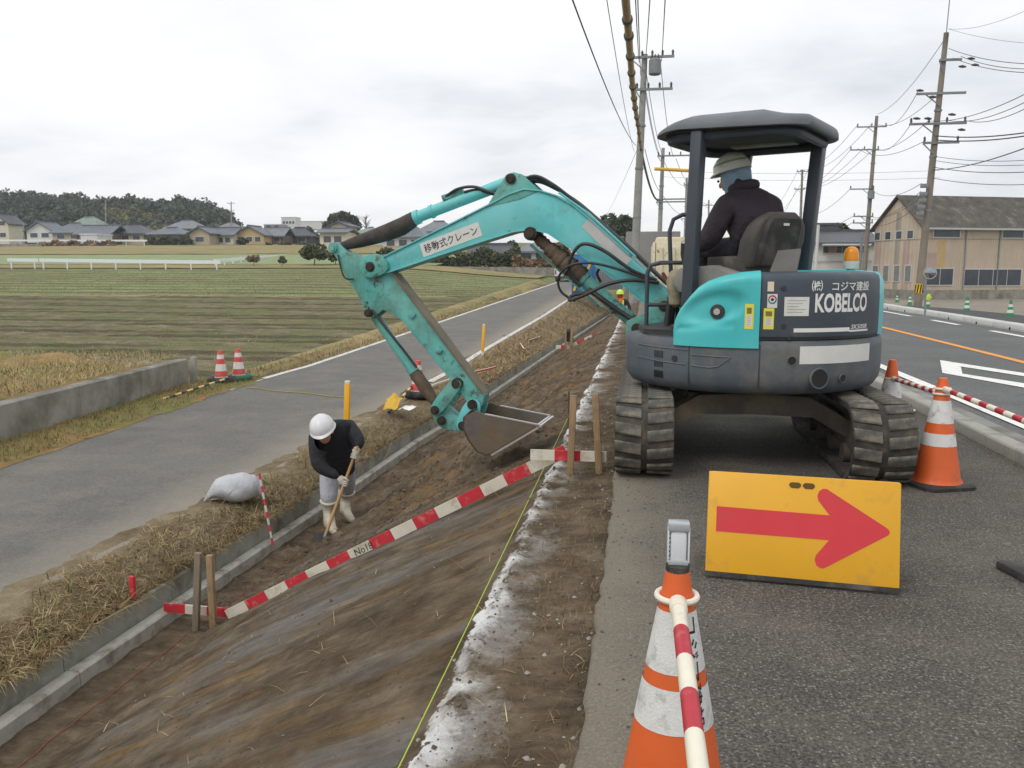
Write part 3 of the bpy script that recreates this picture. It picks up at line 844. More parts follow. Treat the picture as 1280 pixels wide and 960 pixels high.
mb = MB(); a = cw(78.5, 0.99, 0.78); b_ = cw(78.5, 1.006, 0.78); mb.cyl(a, b_, 0.022, n=14); mb.build("lock", BLACKP, skirt, smooth=True)
for pts in ([(56, 0.765), (70, 0.752), (84, 0.745)], [(86.5, 0.742), (94, 0.735), (97.5, 0.745), (102.5, 0.81)], [(86.5, 0.815), (102.5, 0.81)], [(56, 0.855), (70, 0.85), (84.5, 0.845)]):
    mb = MB(); path = []
    for (d0, z0), (d1, z1) in zip(pts, pts[1:]): path += [cw(lerp(d0, d1, k / 4), 0.999, lerp(z0, z1, k / 4)) for k in range(4)]
    path.append(cw(pts[-1][0], 0.999, pts[-1][1])); mb.tube(path, 0.006, 6); mb.build("skirt_rib", SKIRT_P, skirt, smooth=True)

# rear engine cover (grey), wraps the back
def shell(mb, a0, a1, prof, n=24, closed_in=0.12):
    "prof: list of (radius, z) from bottom outside to top inside"
    rows = [[cw(lerp(a0, a1, i / n), r, z) for r, z in prof] for i in range(n + 1)]
    mb.grid(rows)
    for row in (rows[0], rows[-1]): mb.add(row + [(row[0] + row[-1]) / 2 - (HZ * 0)], [tuple(range(len(row)))])
mb = MB()
shell(mb, 113.2, 176.0, [(0.80, 0.95), (0.995, 0.95), (0.998, 0.965), (0.997, 1.20), (0.992, 1.32), (0.982, 1.352), (0.955, 1.37), (0.80, 1.372), (0.35, 1.372)], 30)
cover = mb.build("engine_cover", GREY_P, exc, smooth=True, angle=50)
mb = MB(); curved_patch(mb, 60, 176, 0.932, 0.949, 0.985, 30, 0.0); mb.build("cover_gap", BLACKP, exc)
# right hand teal cover
mb = MB()
shell(mb, 176.3, 262.0, [(0.80, 0.94), (0.995, 0.94), (0.997, 1.20), (0.985, 1.32), (0.95, 1.372), (0.80, 1.385), (0.30, 1.385)], 24)
mb.build("right_cover", TEAL_COVER, exc, smooth=True, angle=50)
# left teal cover: top edge sweeps up towards the back; recessed panel
mb = MB(); rows = []
def topz(d): return pw(d, [(76, 0.99), (77.5, 1.04), (80, 1.13), (84, 1.21), (88, 1.275), (92, 1.315), (98, 1.348), (105, 1.37), (112.8, 1.38)])
NA = 44
for i in range(NA + 1):
    d = lerp(76.2, 112.9, i / NA); tz_ = topz(d); row = []
    NZ = 22
    for k in range(NZ + 1):
        t = k / NZ
        z = lerp(0.875, tz_, t)
        r = 1.012
        # moulded hollow round the lock, with a ridge curving over it
        cx, cz = 95.0, 1.135
        e = ((d - cx) / 12.5) ** 2 + ((z - cz - 0.0035 * (d - cx)) / 0.105) ** 2
        r -= 0.030 * smooth(1.35 - e) if e < 1.35 else 0
        g = z - (0.985 + 0.0016 * (d - 76))
        r -= 0.010 * math.exp(-(g / 0.014) ** 2) * (1 if 80 < d < 103 else 0)
        edge = (tz_ - z)
        if edge < 0.05: r -= 0.045 * (1 - edge / 0.05) ** 2
        if d < 79: r -= 0.05 * ((79 - d) / 2.8) ** 2
        row.append(cw(d, r, z))
    row.append(cw(d, 0.90, tz_ + 0.004)); row.append(cw(d, 0.70, tz_ - 0.005))
    rows.append(row)
mb.grid(rows)
for row in (rows[0], rows[-1]): mb.add(row + [(row[0] - row[-1]) * 0.0 + row[-1] - HZ * 0.3], [tuple(range(len(row) + 1))])
side = mb.build("side_cover", TEAL_COVER, exc, smooth=True, angle=55)
mb = MB(); t = math.radians(96.4); rad = HU * math.cos(t) + HL * math.sin(t)
c = cw(96.4, 0.978, 1.112)
mb.cyl(c, c + rad * 0.022, 0.050, 0.046, 20); lock = mb.build("cover_lock", BLACKP, side, smooth=True)
mb = MB(); mb.cyl(c + rad * 0.022, c + rad * 0.030, 0.024, 0.022, 16); mb.build("lock_barrel", CHROME, lock, smooth=True)

def text_mesh(body, bold=0.0, shear=0.0):
    cu = bpy.data.curves.new("lettering", 'FONT'); cu.body = body; cu.size = 1.0; cu.offset = bold; cu.shear = shear
    cu.resolution_u = 3; cu.fill_mode = 'FRONT'
    o = bpy.data.objects.new("lettering", cu); COL.objects.link(o)
    dg = bpy.context.evaluated_depsgraph_get(); dg.update()
    me = bpy.data.meshes.new_from_object(o.evaluated_get(dg))
    vs = [v.co.copy() for v in me.vertices]; fs = [tuple(p.vertices) for p in me.polygons]
    bpy.data.objects.remove(o); bpy.data.curves.remove(cu); bpy.data.meshes.remove(me)
    xs = [v.x for v in vs]; ys = [v.y for v in vs]
    x0, x1, y0, y1 = min(xs), max(xs), min(ys), max(ys)
    return [((v.x - x0) / (x1 - x0), (v.y - y0) / (y1 - y0)) for v in vs], fs, (x1 - x0) / (y1 - y0)
def text_on(body, fn, name, m, parent, bold=0.0, shear=0.0):
    "fn maps unit (u right, v up) coordinates to a point just above the surface"
    vs, fs, asp = text_mesh(body, bold, shear)
    mb = MB(); mb.add([fn(u, v) for u, v in vs], fs)
    return mb.build(name, m, parent, fix=False)
def on_body(a0, a1, z0, z1, r): return lambda u, v: cw(lerp(a0, a1, u), r, lerp(z0, z1, v))
text_on("KOBELCO", on_body(134.6, 162.3, 1.110, 1.236, 1.0005), "lettering", WHITE_PT, cover, 0.032)
text_on("㈱", on_body(132.9, 137.6, 1.250, 1.320, 0.9995), "lettering", WHITE_PT, cover, 0.012)
text_on("コジマ建設", on_body(142.0, 163.5, 1.250, 1.313, 0.9995), "lettering", WHITE_PT, cover, 0.014)
text_on("SK50SR", on_body(152.5, 163.0, 0.996, 1.026, 1.0028), "lettering", WHITE_PT, cover, 0.008, 0.25)
mb = MB(); curved_patch(mb, 126.3, 152.0, 0.982, 1.008, 0.9985, 10, 0.001); curved_patch(mb, 152.0, 164.3, 0.978, 0.990, 0.9985, 5, 0.001); mb.build("side_stripe", WHITE_PT, cover, smooth=True)
mb = MB(); curved_patch(mb, 122.2, 132.1, 1.089, 1.213, 0.9985, 5, 0.0014); plate = mb.build("notice_plate", WHITE_ST, cover, smooth=True)
for k in range(5):
    mb = MB(); z = 1.19 - k * 0.019; curved_patch(mb, 123.2, 130.8 - (k % 3) * 1.4, z - 0.002, z + 0.002, 1.0, 4, 0.0012); mb.build("print_line", mat("faded_print", srgb(166, 164, 158), 0.6, 0.1), plate)
mb = MB(); curved_patch(mb, 115.5, 117.9, 1.249, 1.312, 0.9985, 2, 0.0014); mb.build("cream_sticker", CREAM_ST, cover)
mb = MB(); curved_patch(mb, 115.6, 119.4, 1.142, 1.232, 0.9985, 3, 0.0014); em = mb.build("round_emblem", WHITE_ST, cover)
def disc_on(a, z, r0, r1, rr, q0=0, q1=360, n=20):
    mb = MB(); rows = []
    for k in range(n + 1):
        q = math.radians(lerp(q0, q1, k / n)); dd = math.degrees(1.0 / rr)
        rows.append([cw(a - r1 * math.cos(q) * dd * -1, rr, z + r1 * math.sin(q)), cw(a + r0 * math.cos(q) * dd, rr, z + r0 * math.sin(q))])
    mb.grid(rows); return mb
disc_on(117.5, 1.196, 0.020, 0.029, 1.0012, 20, 160).build("emblem_arc", RED_ST, em)
disc_on(117.5, 1.196, 0.020, 0.029, 1.0012, 165, 270).build("emblem_arc", GREEN_ST, em)
disc_on(117.5, 1.196, 0.020, 0.029, 1.0012, 272, 378).build("emblem_arc", BLUE_ST, em)
disc_on(117.5, 1.196, 0.0001, 0.010, 1.0012).build("emblem_dot", INK, em)
for a0, a1, z0, z1, par, rr in ((114.4, 118.4, 1.002, 1.139, cover, 0.9985), (107.3, 110.6, 1.002, 1.166, side, 1.0125)):
    mb = MB(); curved_patch(mb, a0, a1, z0, z1, rr, 2, 0.0014); st = mb.build("warning_sticker", YELLOW_ST, par)
    mb = MB(); curved_patch(mb, a0 + 0.6, a1 - 0.7, z0 + 0.02, lerp(z0, z1, 0.55), rr + 0.0008, 2, 0.0014); mb.build("sticker_panel", WHITE_ST, st)
    mb = MB(); curved_patch(mb, a0 + 0.7, a1 - 0.8, lerp(z0, z1, 0.62), lerp(z0, z1, 0.86), rr + 0.0008, 2, 0.0014); mb.build("sticker_print", mat("sticker_ink", srgb(120, 112, 60), 0.6, 0.2, 60), st)
    for k in range(5):
        zz = lerp(z0 + 0.03, lerp(z0, z1, 0.52), k / 4)
        mb = MB(); curved_patch(mb, a0 + 0.9, a1 - 1.1, zz - 0.002, zz + 0.002, rr + 0.0012, 2, 0.0016); mb.build("print_line", mat("faded_print", (0, 0, 0)), st)
for d, z in ((121.6, 1.272), (122.3, 1.021)):
    mb = MB(); mb.cyl(cw(d, 0.99, z), cw(d, 1.002, z), 0.016, n=14); mb.build("bolt", BLACKP, cover, smooth=True)
# deck and floor inside, boxes around the seat
mb = MB(); mb.loft([[hw(a, b, z) for a, b in [(-0.55, 0.78), (0.50, 0.78), (0.70, 0.45), (0.70, -0.75), (-0.55, -0.75)]] for z in (0.93, 0.965)]); mb.build("floor_plate", BLACKP, exc)
mb = MB(); mb.box(hw(-0.22, 0.05, 1.16), (0.62, 0.66, 0.42), Matrix.Rotation(HA, 3, 'Z')); mb.build("seat_mount", SEAT_P, exc, bevel=0.03)
mb = MB()   # left console with folded-down box
RZ = Matrix.Rotation(HA, 3, 'Z')
mb.prism([(-0.10, 1.20), (0.36, 1.22), (0.42, 1.30), (0.36, 1.40), (0.10, 1.42), (-0.10, 1.36)], hw(0, 0.34, 0), HU, HZ, HL, 0.0, 0.17)
console = mb.build("console", mat("console_plastic", srgb(134, 132, 126), 0.6, 0.12, 5, dirt=srgb(108, 104, 96), damt=0.4, dscale=5), exc, bevel=0.02)
for sg, b0 in ((1, 0.42), (-1, -0.30)):
    mb = MB(); p = hw(0.34, b0, 1.38); mb.tube([p, p + HU * 0.03 + HZ * 0.12, p + HU * 0.02 + HZ * 0.2], [0.012, 0.012, 0.02], 8); mb.build("control_lever", BLACKP, exc, smooth=True)
mb = MB()   # folded board behind the seat
fq = [at(962, 341, 6.10), at(996, 341, 6.02), at(1001.5, 311.5, 6.12), at(972.5, 314, 6.2)]; fn_ = (fq[1] - fq[0]).cross(fq[3] - fq[0]).normalized()
mb.loft([[p + fn_ * k for p in fq] for k in (-0.012, 0.012)]); mb.build("tool_flap", mat("flap_board", srgb(98, 96, 92), 0.7, 0.15, 6), exc, bevel=0.006)

# seat (turned a little on its mount)
SA = HA - math.radians(34); SU = Vector((math.cos(SA), math.sin(SA), 0)); SL_ = Vector((-math.sin(SA), math.cos(SA), 0)); SO = hw(-0.10, 0.02, 0)
def hs(a, b, z): return SO + SU * (a + 0.10) + SL_ * b + HZ * z
seat = MB(); seat.loft([[hs(a, b, z) for a, b in ((-0.20, -0.24), (0.26, -0.24), (0.30, -0.18), (0.30, 0.18), (0.26, 0.24), (-0.20, 0.24))] for z in (1.36, 1.47, 1.49)])
seat = seat.build("seat", SEAT_M, exc, bevel=0.03)
mb = MB(); rings = []
for k in range(9):
    t = k / 8; z = lerp(1.40, 1.80, t); a = lerp(-0.16, -0.30, t); w = pw(t, [(0, 0.23), (0.5, 0.25), (0.8, 0.22), (0.95, 0.16), (1.0, 0.11)]); th = pw(t, [(0, 0.13), (0.7, 0.12), (1, 0.07)])
    rings.append([hs(a + dx * th, b * w, z) for dx, b in ((0.5, -0.8), (0.62, -1.0), (0.0, -1.05), (-0.5, -0.9), (-0.5, 0.9), (0.0, 1.05), (0.62, 1.0), (0.5, 0.8))])
mb.loft(rings)
back = mb.build("backrest", SEAT_M, seat, bevel=0.012)
mb = MB()
for k in range(1):
    pts = [(-0.275 + 0.0, 1.47), (-0.38, 1.74)]
    mb.loft([[hs(lerp(-0.235, -0.345, t), b * w, lerp(1.42, 1.75, t)) for b in (-1, -0.8, 0.8, 1)] + [hs(lerp(-0.262, -0.368, t), b * w, lerp(1.42, 1.75, t)) for b in (0.85, -0.85)] for t, w in ((0, 0.17), (0.1, 0.18), (0.85, 0.17), (1, 0.14))])
shell_o = mb.build("back_shell", SEAT_P, seat, smooth=True)
mb = MB(); mb.box(hs(-0.36, 0.0, 1.71), (0.004, 0.05, 0.018), Matrix.Rotation(SA, 3, 'Z')); mb.build("seat_label", WHITE_ST, shell_o)

# canopy: posts, roof
mb = MB()
posts = [("FL", hw(0.24, 0.60, 0.96), hw(0.20, 0.585, 2.35), 0.115, 0.085), ("RR", hw(-0.33, -0.27, 1.30), hw(-0.40, -0.30, 2.36), 0.12, 0.09), ("FR", hw(0.34, -0.40, 1.0), hw(0.17, -0.42, 2.36), 0.07, 0.06)]
for nm, a, b_, w, h in posts:
    mb = MB(); mb.bar(a, b_, w, h, HU); o = mb.build("canopy_post", POST_P, exc, bevel=0.014)
    mb = MB(); mb.box((a + HZ * 0.02), (0.18, 0.16, 0.03), RZ); mb.build("post_foot", POST_P, o, bevel=0.006)
# roof: rounded rectangle shell with a raised middle
def rrect(a0, a1, b0, b1, r, n=8):
    pts = []
    for cx, cy, s in ((a1 - r, b1 - r, 0), (a0 + r, b1 - r, 90), (a0 + r, b0 + r, 180), (a1 - r, b0 + r, 270)):
        for k in range(n + 1):
            t = math.radians(s + 90 * k / n); pts.append((cx + r * math.cos(t), cy + r * math.sin(t)))
    return pts
RA0, RA1, RB0, RB1 = -0.54, 0.57, -0.50, 0.66
def rtop(a, b):
    "height of the roof skin over the plan: low at the front, raised middle, small rib at the back"
    z = pw(a, [(-0.66, 2.435), (-0.54, 2.462), (-0.46, 2.448), (-0.36, 2.452), (-0.26, 2.478), (-0.16, 2.508), (0.0, 2.52), (0.2, 2.508), (0.4, 2.465), (0.52, 2.42), (0.60, 2.375)])
    return z - 0.05 * (abs(b - 0.03) / 0.63) ** 3
def rlow(a): return 2.335 - 0.0 * a - 0.10 * max(0.0, a - 0.30) + 0.03 * smooth((a + 0.1) / 0.5)
def rring(g, k):
    "k 0..1 climbs from the lower lip to the top skin"
    out = []
    for a, b in rrect(RA0 + g, RA1 - g, RB0 + g, RB1 - g, max(0.05, 0.24 - g * 0.6)):
        lo = rlow(a); out.append(hw(a, b, lerp(lo, rtop(a, b), k)))
    return out
mb = MB()
mb.loft([rring(0.05, 0.10), rring(0.03, 0.0), rring(0.012, -0.02), rring(0.0, 0.06), rring(0.002, 0.40), rring(0.012, 0.62), rring(0.034, 0.80), rring(0.07, 0.92), rring(0.13, 0.985), rring(0.2, 1.0), rring(0.28, 1.0), rring(0.36, 1.0), rring(0.44, 1.0), rring(0.52, 1.0), rring(0.58, 1.0)])
roof = mb.build("canopy_roof", ROOF_P, exc, smooth=True, angle=60)
mb = MB()
inn = rrect(RA0 + 0.10, RA1 - 0.10, RB0 + 0.10, RB1 - 0.10, 0.16)
path = [hw(a, b, 2.315) for a, b in inn]; path.append(path[0]); path.append(path[1])
mb.tube(path, 0.035, 8, False); mb.build("roof_frame", POST_P, roof, smooth=True)
mb = MB(); mb.loft([[hw(a, b, z) for a, b in rrect(RA0 + 0.06, RA1 - 0.06, RB0 + 0.06, RB1 - 0.06, 0.18)] for z in (2.345, 2.36)]); mb.build("roof_lining", mat("roof_lining", srgb(72, 72, 72), 0.8, 0.2, 4), roof)
for b0 in (-0.25, 0.35):
    mb = MB(); mb.box(hw(0.0, b0, 2.337), (0.5, 0.12, 0.02), RZ); mb.build("roof_pad", mat("roof_pad", srgb(150, 146, 138), 0.8, 0.2, 6), roof, bevel=0.006)

# handrails
for pts in ([hw(0.67, 0.37, 0.96), hw(0.67, 0.37, 1.36), hw(0.65, 0.365, 1.42), hw(0.58, 0.33, 1.44), hw(0.40, 0.24, 1.44)],
            [hw(0.52, 0.12, 1.0), hw(0.50, 0.18, 1.26), hw(0.55, 0.2, 1.37), hw(0.565, 0.21, 1.68), hw(0.54, 0.2, 1.77), hw(0.48, 0.17, 1.805), hw(0.34, 0.12, 1.81)],
            [hw(0.67, 0.37, 1.12), hw(0.42, 0.25, 1.12)]):
    mb = MB(); mb.tube(pts, 0.017, 10); mb.build("handrail", POST_P, exc, smooth=True)
mb = MB(); mb.lathe([(0.001, 0), (0.05, 0.03), (0.06, 0.12), (0.075, 0.20), (0.05, 0.27), (0.02, 0.29)], hw(0.42, 0.40, 1.10), 12); mb.build("rag", mat("rag_cloth", srgb(146, 138, 116), 0.9, 0.2, 14, bmp=0.5, bscale=24), exc, smooth=True)
for k, (a, b0) in enumerate(((0.52, 0.32), (0.55, 0.18))):
    mb = MB(); mb.tube([hw(a, b0, 0.97), hw(a - 0.02, b0, 1.16), hw(a - 0.04, b0, 1.3)], [0.028, 0.022, 0.018], 10); mb.build("pedal_lever", BLACKP, exc, smooth=True)
mb = MB(); mb.tube([hw(0.48, 0.30, 1.22), hw(0.60, 0.24, 1.36)], [0.02, 0.014], 8); mb.build("red_lever", mat("red_grip", srgb(120, 54, 44), 0.6, 0.2), exc, smooth=True)

# beacon
bp = hw(-0.70, -0.16, 1.372)
mb = MB(); mb.lathe([(0.03, 0.0), (0.03, 0.02), (0.052, 0.022), (0.055, 0.03), (0.055, 0.075), (0.048, 0.08)], bp, 20); bb = mb.build("beacon", mat("beacon_base", srgb(196, 194, 188), 0.5, 0.08), exc, smooth=True)
mb = MB(); mb.lathe([(0.052, 0.08), (0.053, 0.09), (0.05, 0.14), (0.042, 0.165), (0.022, 0.18), (0.004, 0.184)], bp, 20); mb.build("beacon_lens", AMBER, bb, smooth=True)

# boom group ---------------------------------------------------------
BO = Vector((0.14, 7.20, 0)); BAZ = math.radians(83)
BD = Vector((-math.sin(BAZ), math.cos(BAZ), 0)); BN = Vector((-math.cos(BAZ), -math.sin(BAZ), 0))   # BN points to the camera side
def bw(t, z, off=0.0): return BO + BD * t + HZ * z + BN * off
def bprism(mb, poly, o0, o1): return mb.prism(poly, BO, BD, HZ, BN, o0, o1)
def bpin(t, z, r, o0, o1, par, nm="pin", m=PIN, n=16):
    mb = MB(); mb.cyl(bw(t, z, o0), bw(t, z, o1), r, n=n)
    mb.cyl(bw(t, z, o1), bw(t, z, o1 + 0.012), r * 0.62, n=n); return mb.build(nm, m, par, smooth=True)
def smooth_poly(pts, it=2):
    for _ in range(it):
        out = []
        for i in range(len(pts)):
            a, b_ = pts[i], pts[(i + 1) % len(pts)]
            out.append((a[0] * .75 + b_[0] * .25, a[1] * .75 + b_[1] * .25)); out.append((a[0] * .25 + b_[0] * .75, a[1] * .25 + b_[1] * .75))
        pts = out
    return pts
boom_top = [(-0.06, 1.22), (0.25, 1.50), (0.54, 1.76), (0.73, 1.915), (0.88, 2.0), (1.02, 2.045), (1.16, 2.06), (1.30, 2.02), (1.41, 1.965), (1.80, 1.79), (2.46, 1.50), (2.60, 1.475), (2.665, 1.44)]
boom_bot = [(2.67, 1.37), (2.60, 1.335), (2.44, 1.365), (1.90, 1.53), (1.51, 1.645), (1.26, 1.715), (1.10, 1.735), (0.95, 1.70), (0.78, 1.59), (0.55, 1.44), (0.31, 1.27), (0.02, 1.03), (-0.06, 1.0), (-0.13, 1.05), (-0.13, 1.15)]
mb = MB(); bprism(mb, boom_top + boom_bot, -0.095, 0.095)
boom = mb.build("boom", TEAL, exc, bevel=0.006)
for poly in (boom_top[1:-1], boom_bot[1:12]):
    mb = MB(); up = poly is not boom_bot
    rows = []
    for off in (-0.112, 0.112):
        pass
    top = poly is poly
    pl = poly
    isup = pl[0] == boom_top[1]
    d = 0.012 if isup else -0.012
    mb.loft([[bw(t, z, -0.112), bw(t, z, 0.112), bw(t, z + d, 0.112), bw(t, z + d, -0.112)] for t, z in pl])
    mb.build("boom_flange", TEAL, boom, smooth=True, angle=25)
mb = MB(); lug = [(1.50, 1.92), (1.36, 2.13), (1.32, 2.19), (1.25, 2.21), (1.18, 2.19), (1.02, 2.05), (1.2, 1.98)]
for o0 in (-0.10, 0.07): bprism(mb, lug, o0, o0 + 0.03)
mb.build("cylinder_lug", TEAL_DIRTY, boom, bevel=0.004)
bpin(1.275, 2.155, 0.045, -0.12, 0.115, boom)
bpin(1.10, 1.69, 0.058, -0.13, 0.125, boom)
# lettered plates on the boom's near side
def on_plane(t0, z0, t1, z1, h, off):
    "unit coordinates: u from (t0,z0) to (t1,z1) left to right in view, v up by h"
    d = Vector((t1 - t0, z1 - z0)); n = Vector((d.y, -d.x)).normalized()
    if n.y < 0: n = -n
    return lambda u, v: bw(t0 + d.x * u + n.x * h * v, z0 + d.y * u + n.y * h * v, off)
mp = on_plane(2.085, 1.495, 1.535, 1.680, 0.125, 0.0975)
mb = MB(); mb.quad(mp(0, 0), mp(1, 0), mp(1, 1), mp(0, 1)); nameplate = mb.build("name_plate", WHITE_ST, boom)
mt = on_plane(2.085, 1.495, 1.535, 1.680, 0.125, 0.0985)
text_on("移動式クレーン", lambda u, v: mt(0.05 + 0.9 * u, 0.18 + 0.64 * v), "lettering", INK, nameplate, 0.008)
mp = on_plane(0.66, 1.745, 0.30, 1.40, 0.10, 0.0975)
mb = MB(); mb.quad(mp(0, 0), mp(1, 0), mp(1, 1), mp(0, 1)); mb.build("pale_plate", mat("pale_plate", srgb(190, 190, 188), 0.5, 0.1, 8), boom)
# swing post at the boom foot
mb = MB()
for o0 in (-0.17, 0.12): bprism(mb, [(-0.20, 0.80), (0.26, 0.80), (0.26, 0.96), (0.10, 1.04), (0.02, 1.16), (-0.10, 1.18), (-0.20, 1.05)], o0, o0 + 0.05)
bprism(mb, [(-0.26, 0.62), (0.05, 0.62), (0.05, 0.84), (-0.26, 0.84)], -0.15, 0.15)
mb.build("swing_post", TEAL_DIRTY, exc, bevel=0.008)
bpin(-0.05, 1.09, 0.045, -0.19, 0.175, exc); bpin(0.17, 0.90, 0.045, -0.19, 0.175, exc)

# arm
arm_poly = [(3.03, 1.60), (2.99, 1.635), (2.94, 1.63), (2.86, 1.55), (2.72, 1.50), (2.58, 1.49), (2.46, 1.44), (2.38, 1.33), (1.95, 0.80), (1.53, 0.27), (1.555, 0.17), (1.60, 0.135), (1.66, 0.145), (1.70, 0.21), (1.83, 0.37), (2.06, 0.63), (2.33, 0.94), (2.50, 1.02), (2.60, 0.945), (2.66, 0.955), (2.69, 1.03), (2.76, 1.17), (2.87, 1.33), (2.94, 1.46)]
mb = MB(); bprism(mb, arm_poly, -0.075, 0.075)
arm = mb.build("arm", TEAL_DIRTY, exc, bevel=0.006)
mb = MB()
bprism(mb, [(2.40, 1.335), (1.97, 0.80), (1.55, 0.275), (1.535, 0.287), (1.955, 0.815), (2.385, 1.35)], -0.085, 0.085)
mb.build("arm_back_plate", mat("muddy_plate", srgb(112, 104, 86), 0.7, 0.2, 6, dirt=srgb(84, 100, 88), damt=0.4, dscale=5), arm)
mb = MB()
for o0 in (-0.135, 0.085): bprism(mb, smooth_poly([(2.72, 1.40), (2.64, 1.52), (2.50, 1.53), (2.40, 1.42), (2.46, 1.34), (2.62, 1.30)], 1), o0, o0 + 0.05)
mb.build("arm_boss", TEAL_DIRTY, arm, bevel=0.006)
bpin(2.59, 1.41, 0.046, -0.15, 0.14, arm); bpin(2.98, 1.585, 0.042, -0.11, 0.105, arm, m=TEAL_DIRTY); bpin(2.64, 0.99, 0.038, -0.11, 0.105, arm); bpin(1.78, 0.37, 0.050, -0.12, 0.115, arm); bpin(1.63, 0.19, 0.045, -0.14, 0.135, arm)
for (t, z) in ((2.21, 0.98), (1.955, 0.665)):
    mb = MB(); mb.box(bw(t, z, 0.085), (0.05, 0.03, 0.06), Matrix.Rotation(0.8, 3, 'Y')); mb.build("arm_bracket", TEAL_DIRTY, arm, bevel=0.005)
# arm cylinder along the top of the boom, black sleeve over its rod
a, b_ = Vector((1.275, 2.155)), Vector((2.98, 1.585)); d = (b_ - a)
P = lambda k, dz=0.0, off=0.0: bw(a.x + d.x * k, a.y + d.y * k + dz, off)
mb = MB(); mb.cyl(P(0.0), P(0.04), 0.045, n=16); mb.cyl(P(0.03), P(0.53), 0.052, n=20); mb.cyl(P(0.44), P(0.455), 0.062, n=20); mb.cyl(P(0.52), P(0.545), 0.066, n=20)
ac = mb.build("arm_cylinder", TEAL, exc, smooth=True)
mb = MB()
ks = [0.535, 0.56, 0.62, 0.70, 0.78, 0.86, 0.93, 0.975]; rr = [0.060, 0.074, 0.082, 0.078, 0.070, 0.060, 0.048, 0.035]; dz = [0, -0.01, -0.028, -0.032, -0.028, -0.018, -0.008, 0]
rings = []
for k, r, q in zip(ks, rr, dz):
    c0 = P(k, q); ax = (P(1) - P(0)).normalized(); u1 = BN; u2 = ax.cross(u1).normalized()
    rings.append([c0 + (u1 * math.cos(2 * math.pi * i / 14) * 0.8 + u2 * math.sin(2 * math.pi * i / 14)) * r * (1 + 0.08 * noise.noise(Vector((i * 0.7, k * 20, 0)))) for i in range(14)])
mb.loft(rings); mb.build("rod_sleeve", GAITER, ac, smooth=True)
mb = MB(); mb.box(P(0.33, 0.075), (0.20, 0.07, 0.05), Matrix.Rotation(-0.32, 3, 'Y').to_3x3()); mb.build("valve_block", TEAL_DIRTY, ac, bevel=0.006)
# boom cylinder below the boom with a muddy bellows
a2, b2 = Vector((1.10, 1.69)), Vector((0.17, 0.90)); d2 = b2 - a2
Q = lambda k, dz=0.0, off=0.0: bw(a2.x + d2.x * k, a2.y + d2.y * k + dz, off)
mb = MB(); mb.cyl(Q(0.47), Q(1.0), 0.056, n=18); mb.cyl(Q(0.46), Q(0.50), 0.068, n=18); mb.cyl(Q(0.97), Q(1.01), 0.06, n=14)
bc = mb.build("boom_cylinder", TEAL_DIRTY, exc, smooth=True)
mb = MB(); ks = [0.02] + [0.06 + 0.41 * i / 26 for i in range(27)]
rs = [0.04] + [0.050 + 0.030 * smooth(i / 16) + 0.006 * math.sin(i * 2.4) + 0.004 * math.sin(i * 1.1) for i in range(27)]
mb.tube([Q(k) for k in ks], rs, 14); mb.build("rod_bellows", MUD, bc, smooth=True, angle=60)
mb = MB(); mb.bar(bw(1.13, 1.60, -0.02), bw(0.50, 1.06, -0.02), 0.05, 0.02, HZ); mb.build("cylinder_guard", TEAL_DIRTY, bc)
# bucket cylinder and linkage
a3, b3 = Vector((2.64, 0.99)), Vector((1.99, 0.12)); d3 = b3 - a3
R_ = lambda k, off=0.0: bw(a3.x + d3.x * k, a3.y + d3.y * k, off)
mb = MB(); mb.cyl(R_(0.0), R_(0.05), 0.036, n=14); mb.cyl(R_(0.04), R_(0.60), 0.046, n=18); mb.cyl(R_(0.58), R_(0.625), 0.056, n=18)
kc = mb.build("bucket_cylinder", TEAL_DIRTY, exc, smooth=True)
mb = MB(); mb.tube([R_(k) for k in (0.62, 0.66, 0.72, 0.78, 0.84, 0.90, 0.97)], [0.05, 0.062, 0.058, 0.063, 0.054, 0.05, 0.034], 12); mb.build("rod_sleeve", MUD, kc, smooth=True)
lk = []
for o0 in (-0.115, 0.088):
    mb = MB(); bprism(mb, smooth_poly([(1.83, 0.42), (1.73, 0.40), (1.74, 0.33), (1.95, 0.065), (2.03, 0.07), (2.045, 0.15)], 2), o0, o0 + 0.027); mb.build("link_plate", TEAL_DIRTY, exc, bevel=0.004)
mb = MB(); bprism(mb, smooth_poly([(2.05, 0.16), (1.96, 0.20), (1.80, 0.05), (1.69, 0.05), (1.67, -0.05), (1.76, -0.08), (1.93, -0.06), (2.01, -0.01)], 2), -0.07, 0.07); mb.build("bucket_link", TEAL_DIRTY, exc, bevel=0.005)
bpin(1.99, 0.12, 0.042, -0.13, 0.125, exc); bpin(1.94, 0.02, 0.040, -0.10, 0.10, exc); bpin(1.73, -0.01, 0.040, -0.12, 0.12, exc)
# bucket
W1, W2 = 0.19, 0.29
side_poly = [(1.55, 0.165), (1.45, 0.135), (1.30, 0.115), (0.99, 0.068), (0.975, 0.055), (1.20, -0.09), (1.38, -0.205), (1.45, -0.235), (1.54, -0.20), (1.62, -0.10), (1.665, 0.0), (1.66, 0.10)]
mb = MB()
for o0 in (-W1, W2 - 0.016): bprism(mb, side_poly, o0, o0 + 0.016)
curve = [(0.975, 0.055), (1.20, -0.09), (1.38, -0.205), (1.45, -0.235), (1.54, -0.20), (1.62, -0.10), (1.665, 0.0), (1.66, 0.10), (1.60, 0.16)]
inner = [(t - 0.012 * 0, z + 0.016) if i < 4 else (t - 0.016, z + 0.004) for i, (t, z) in enumerate(curve)]
mb.loft([[bw(t, z, -W1), bw(t, z, W2), bw(ti, zi, W2), bw(ti, zi, -W1)] for (t, z), (ti, zi) in zip(curve, inner)])
bucket = mb.build("bucket", BUCKET_M, exc, smooth=True, angle=25)
mb = MB()
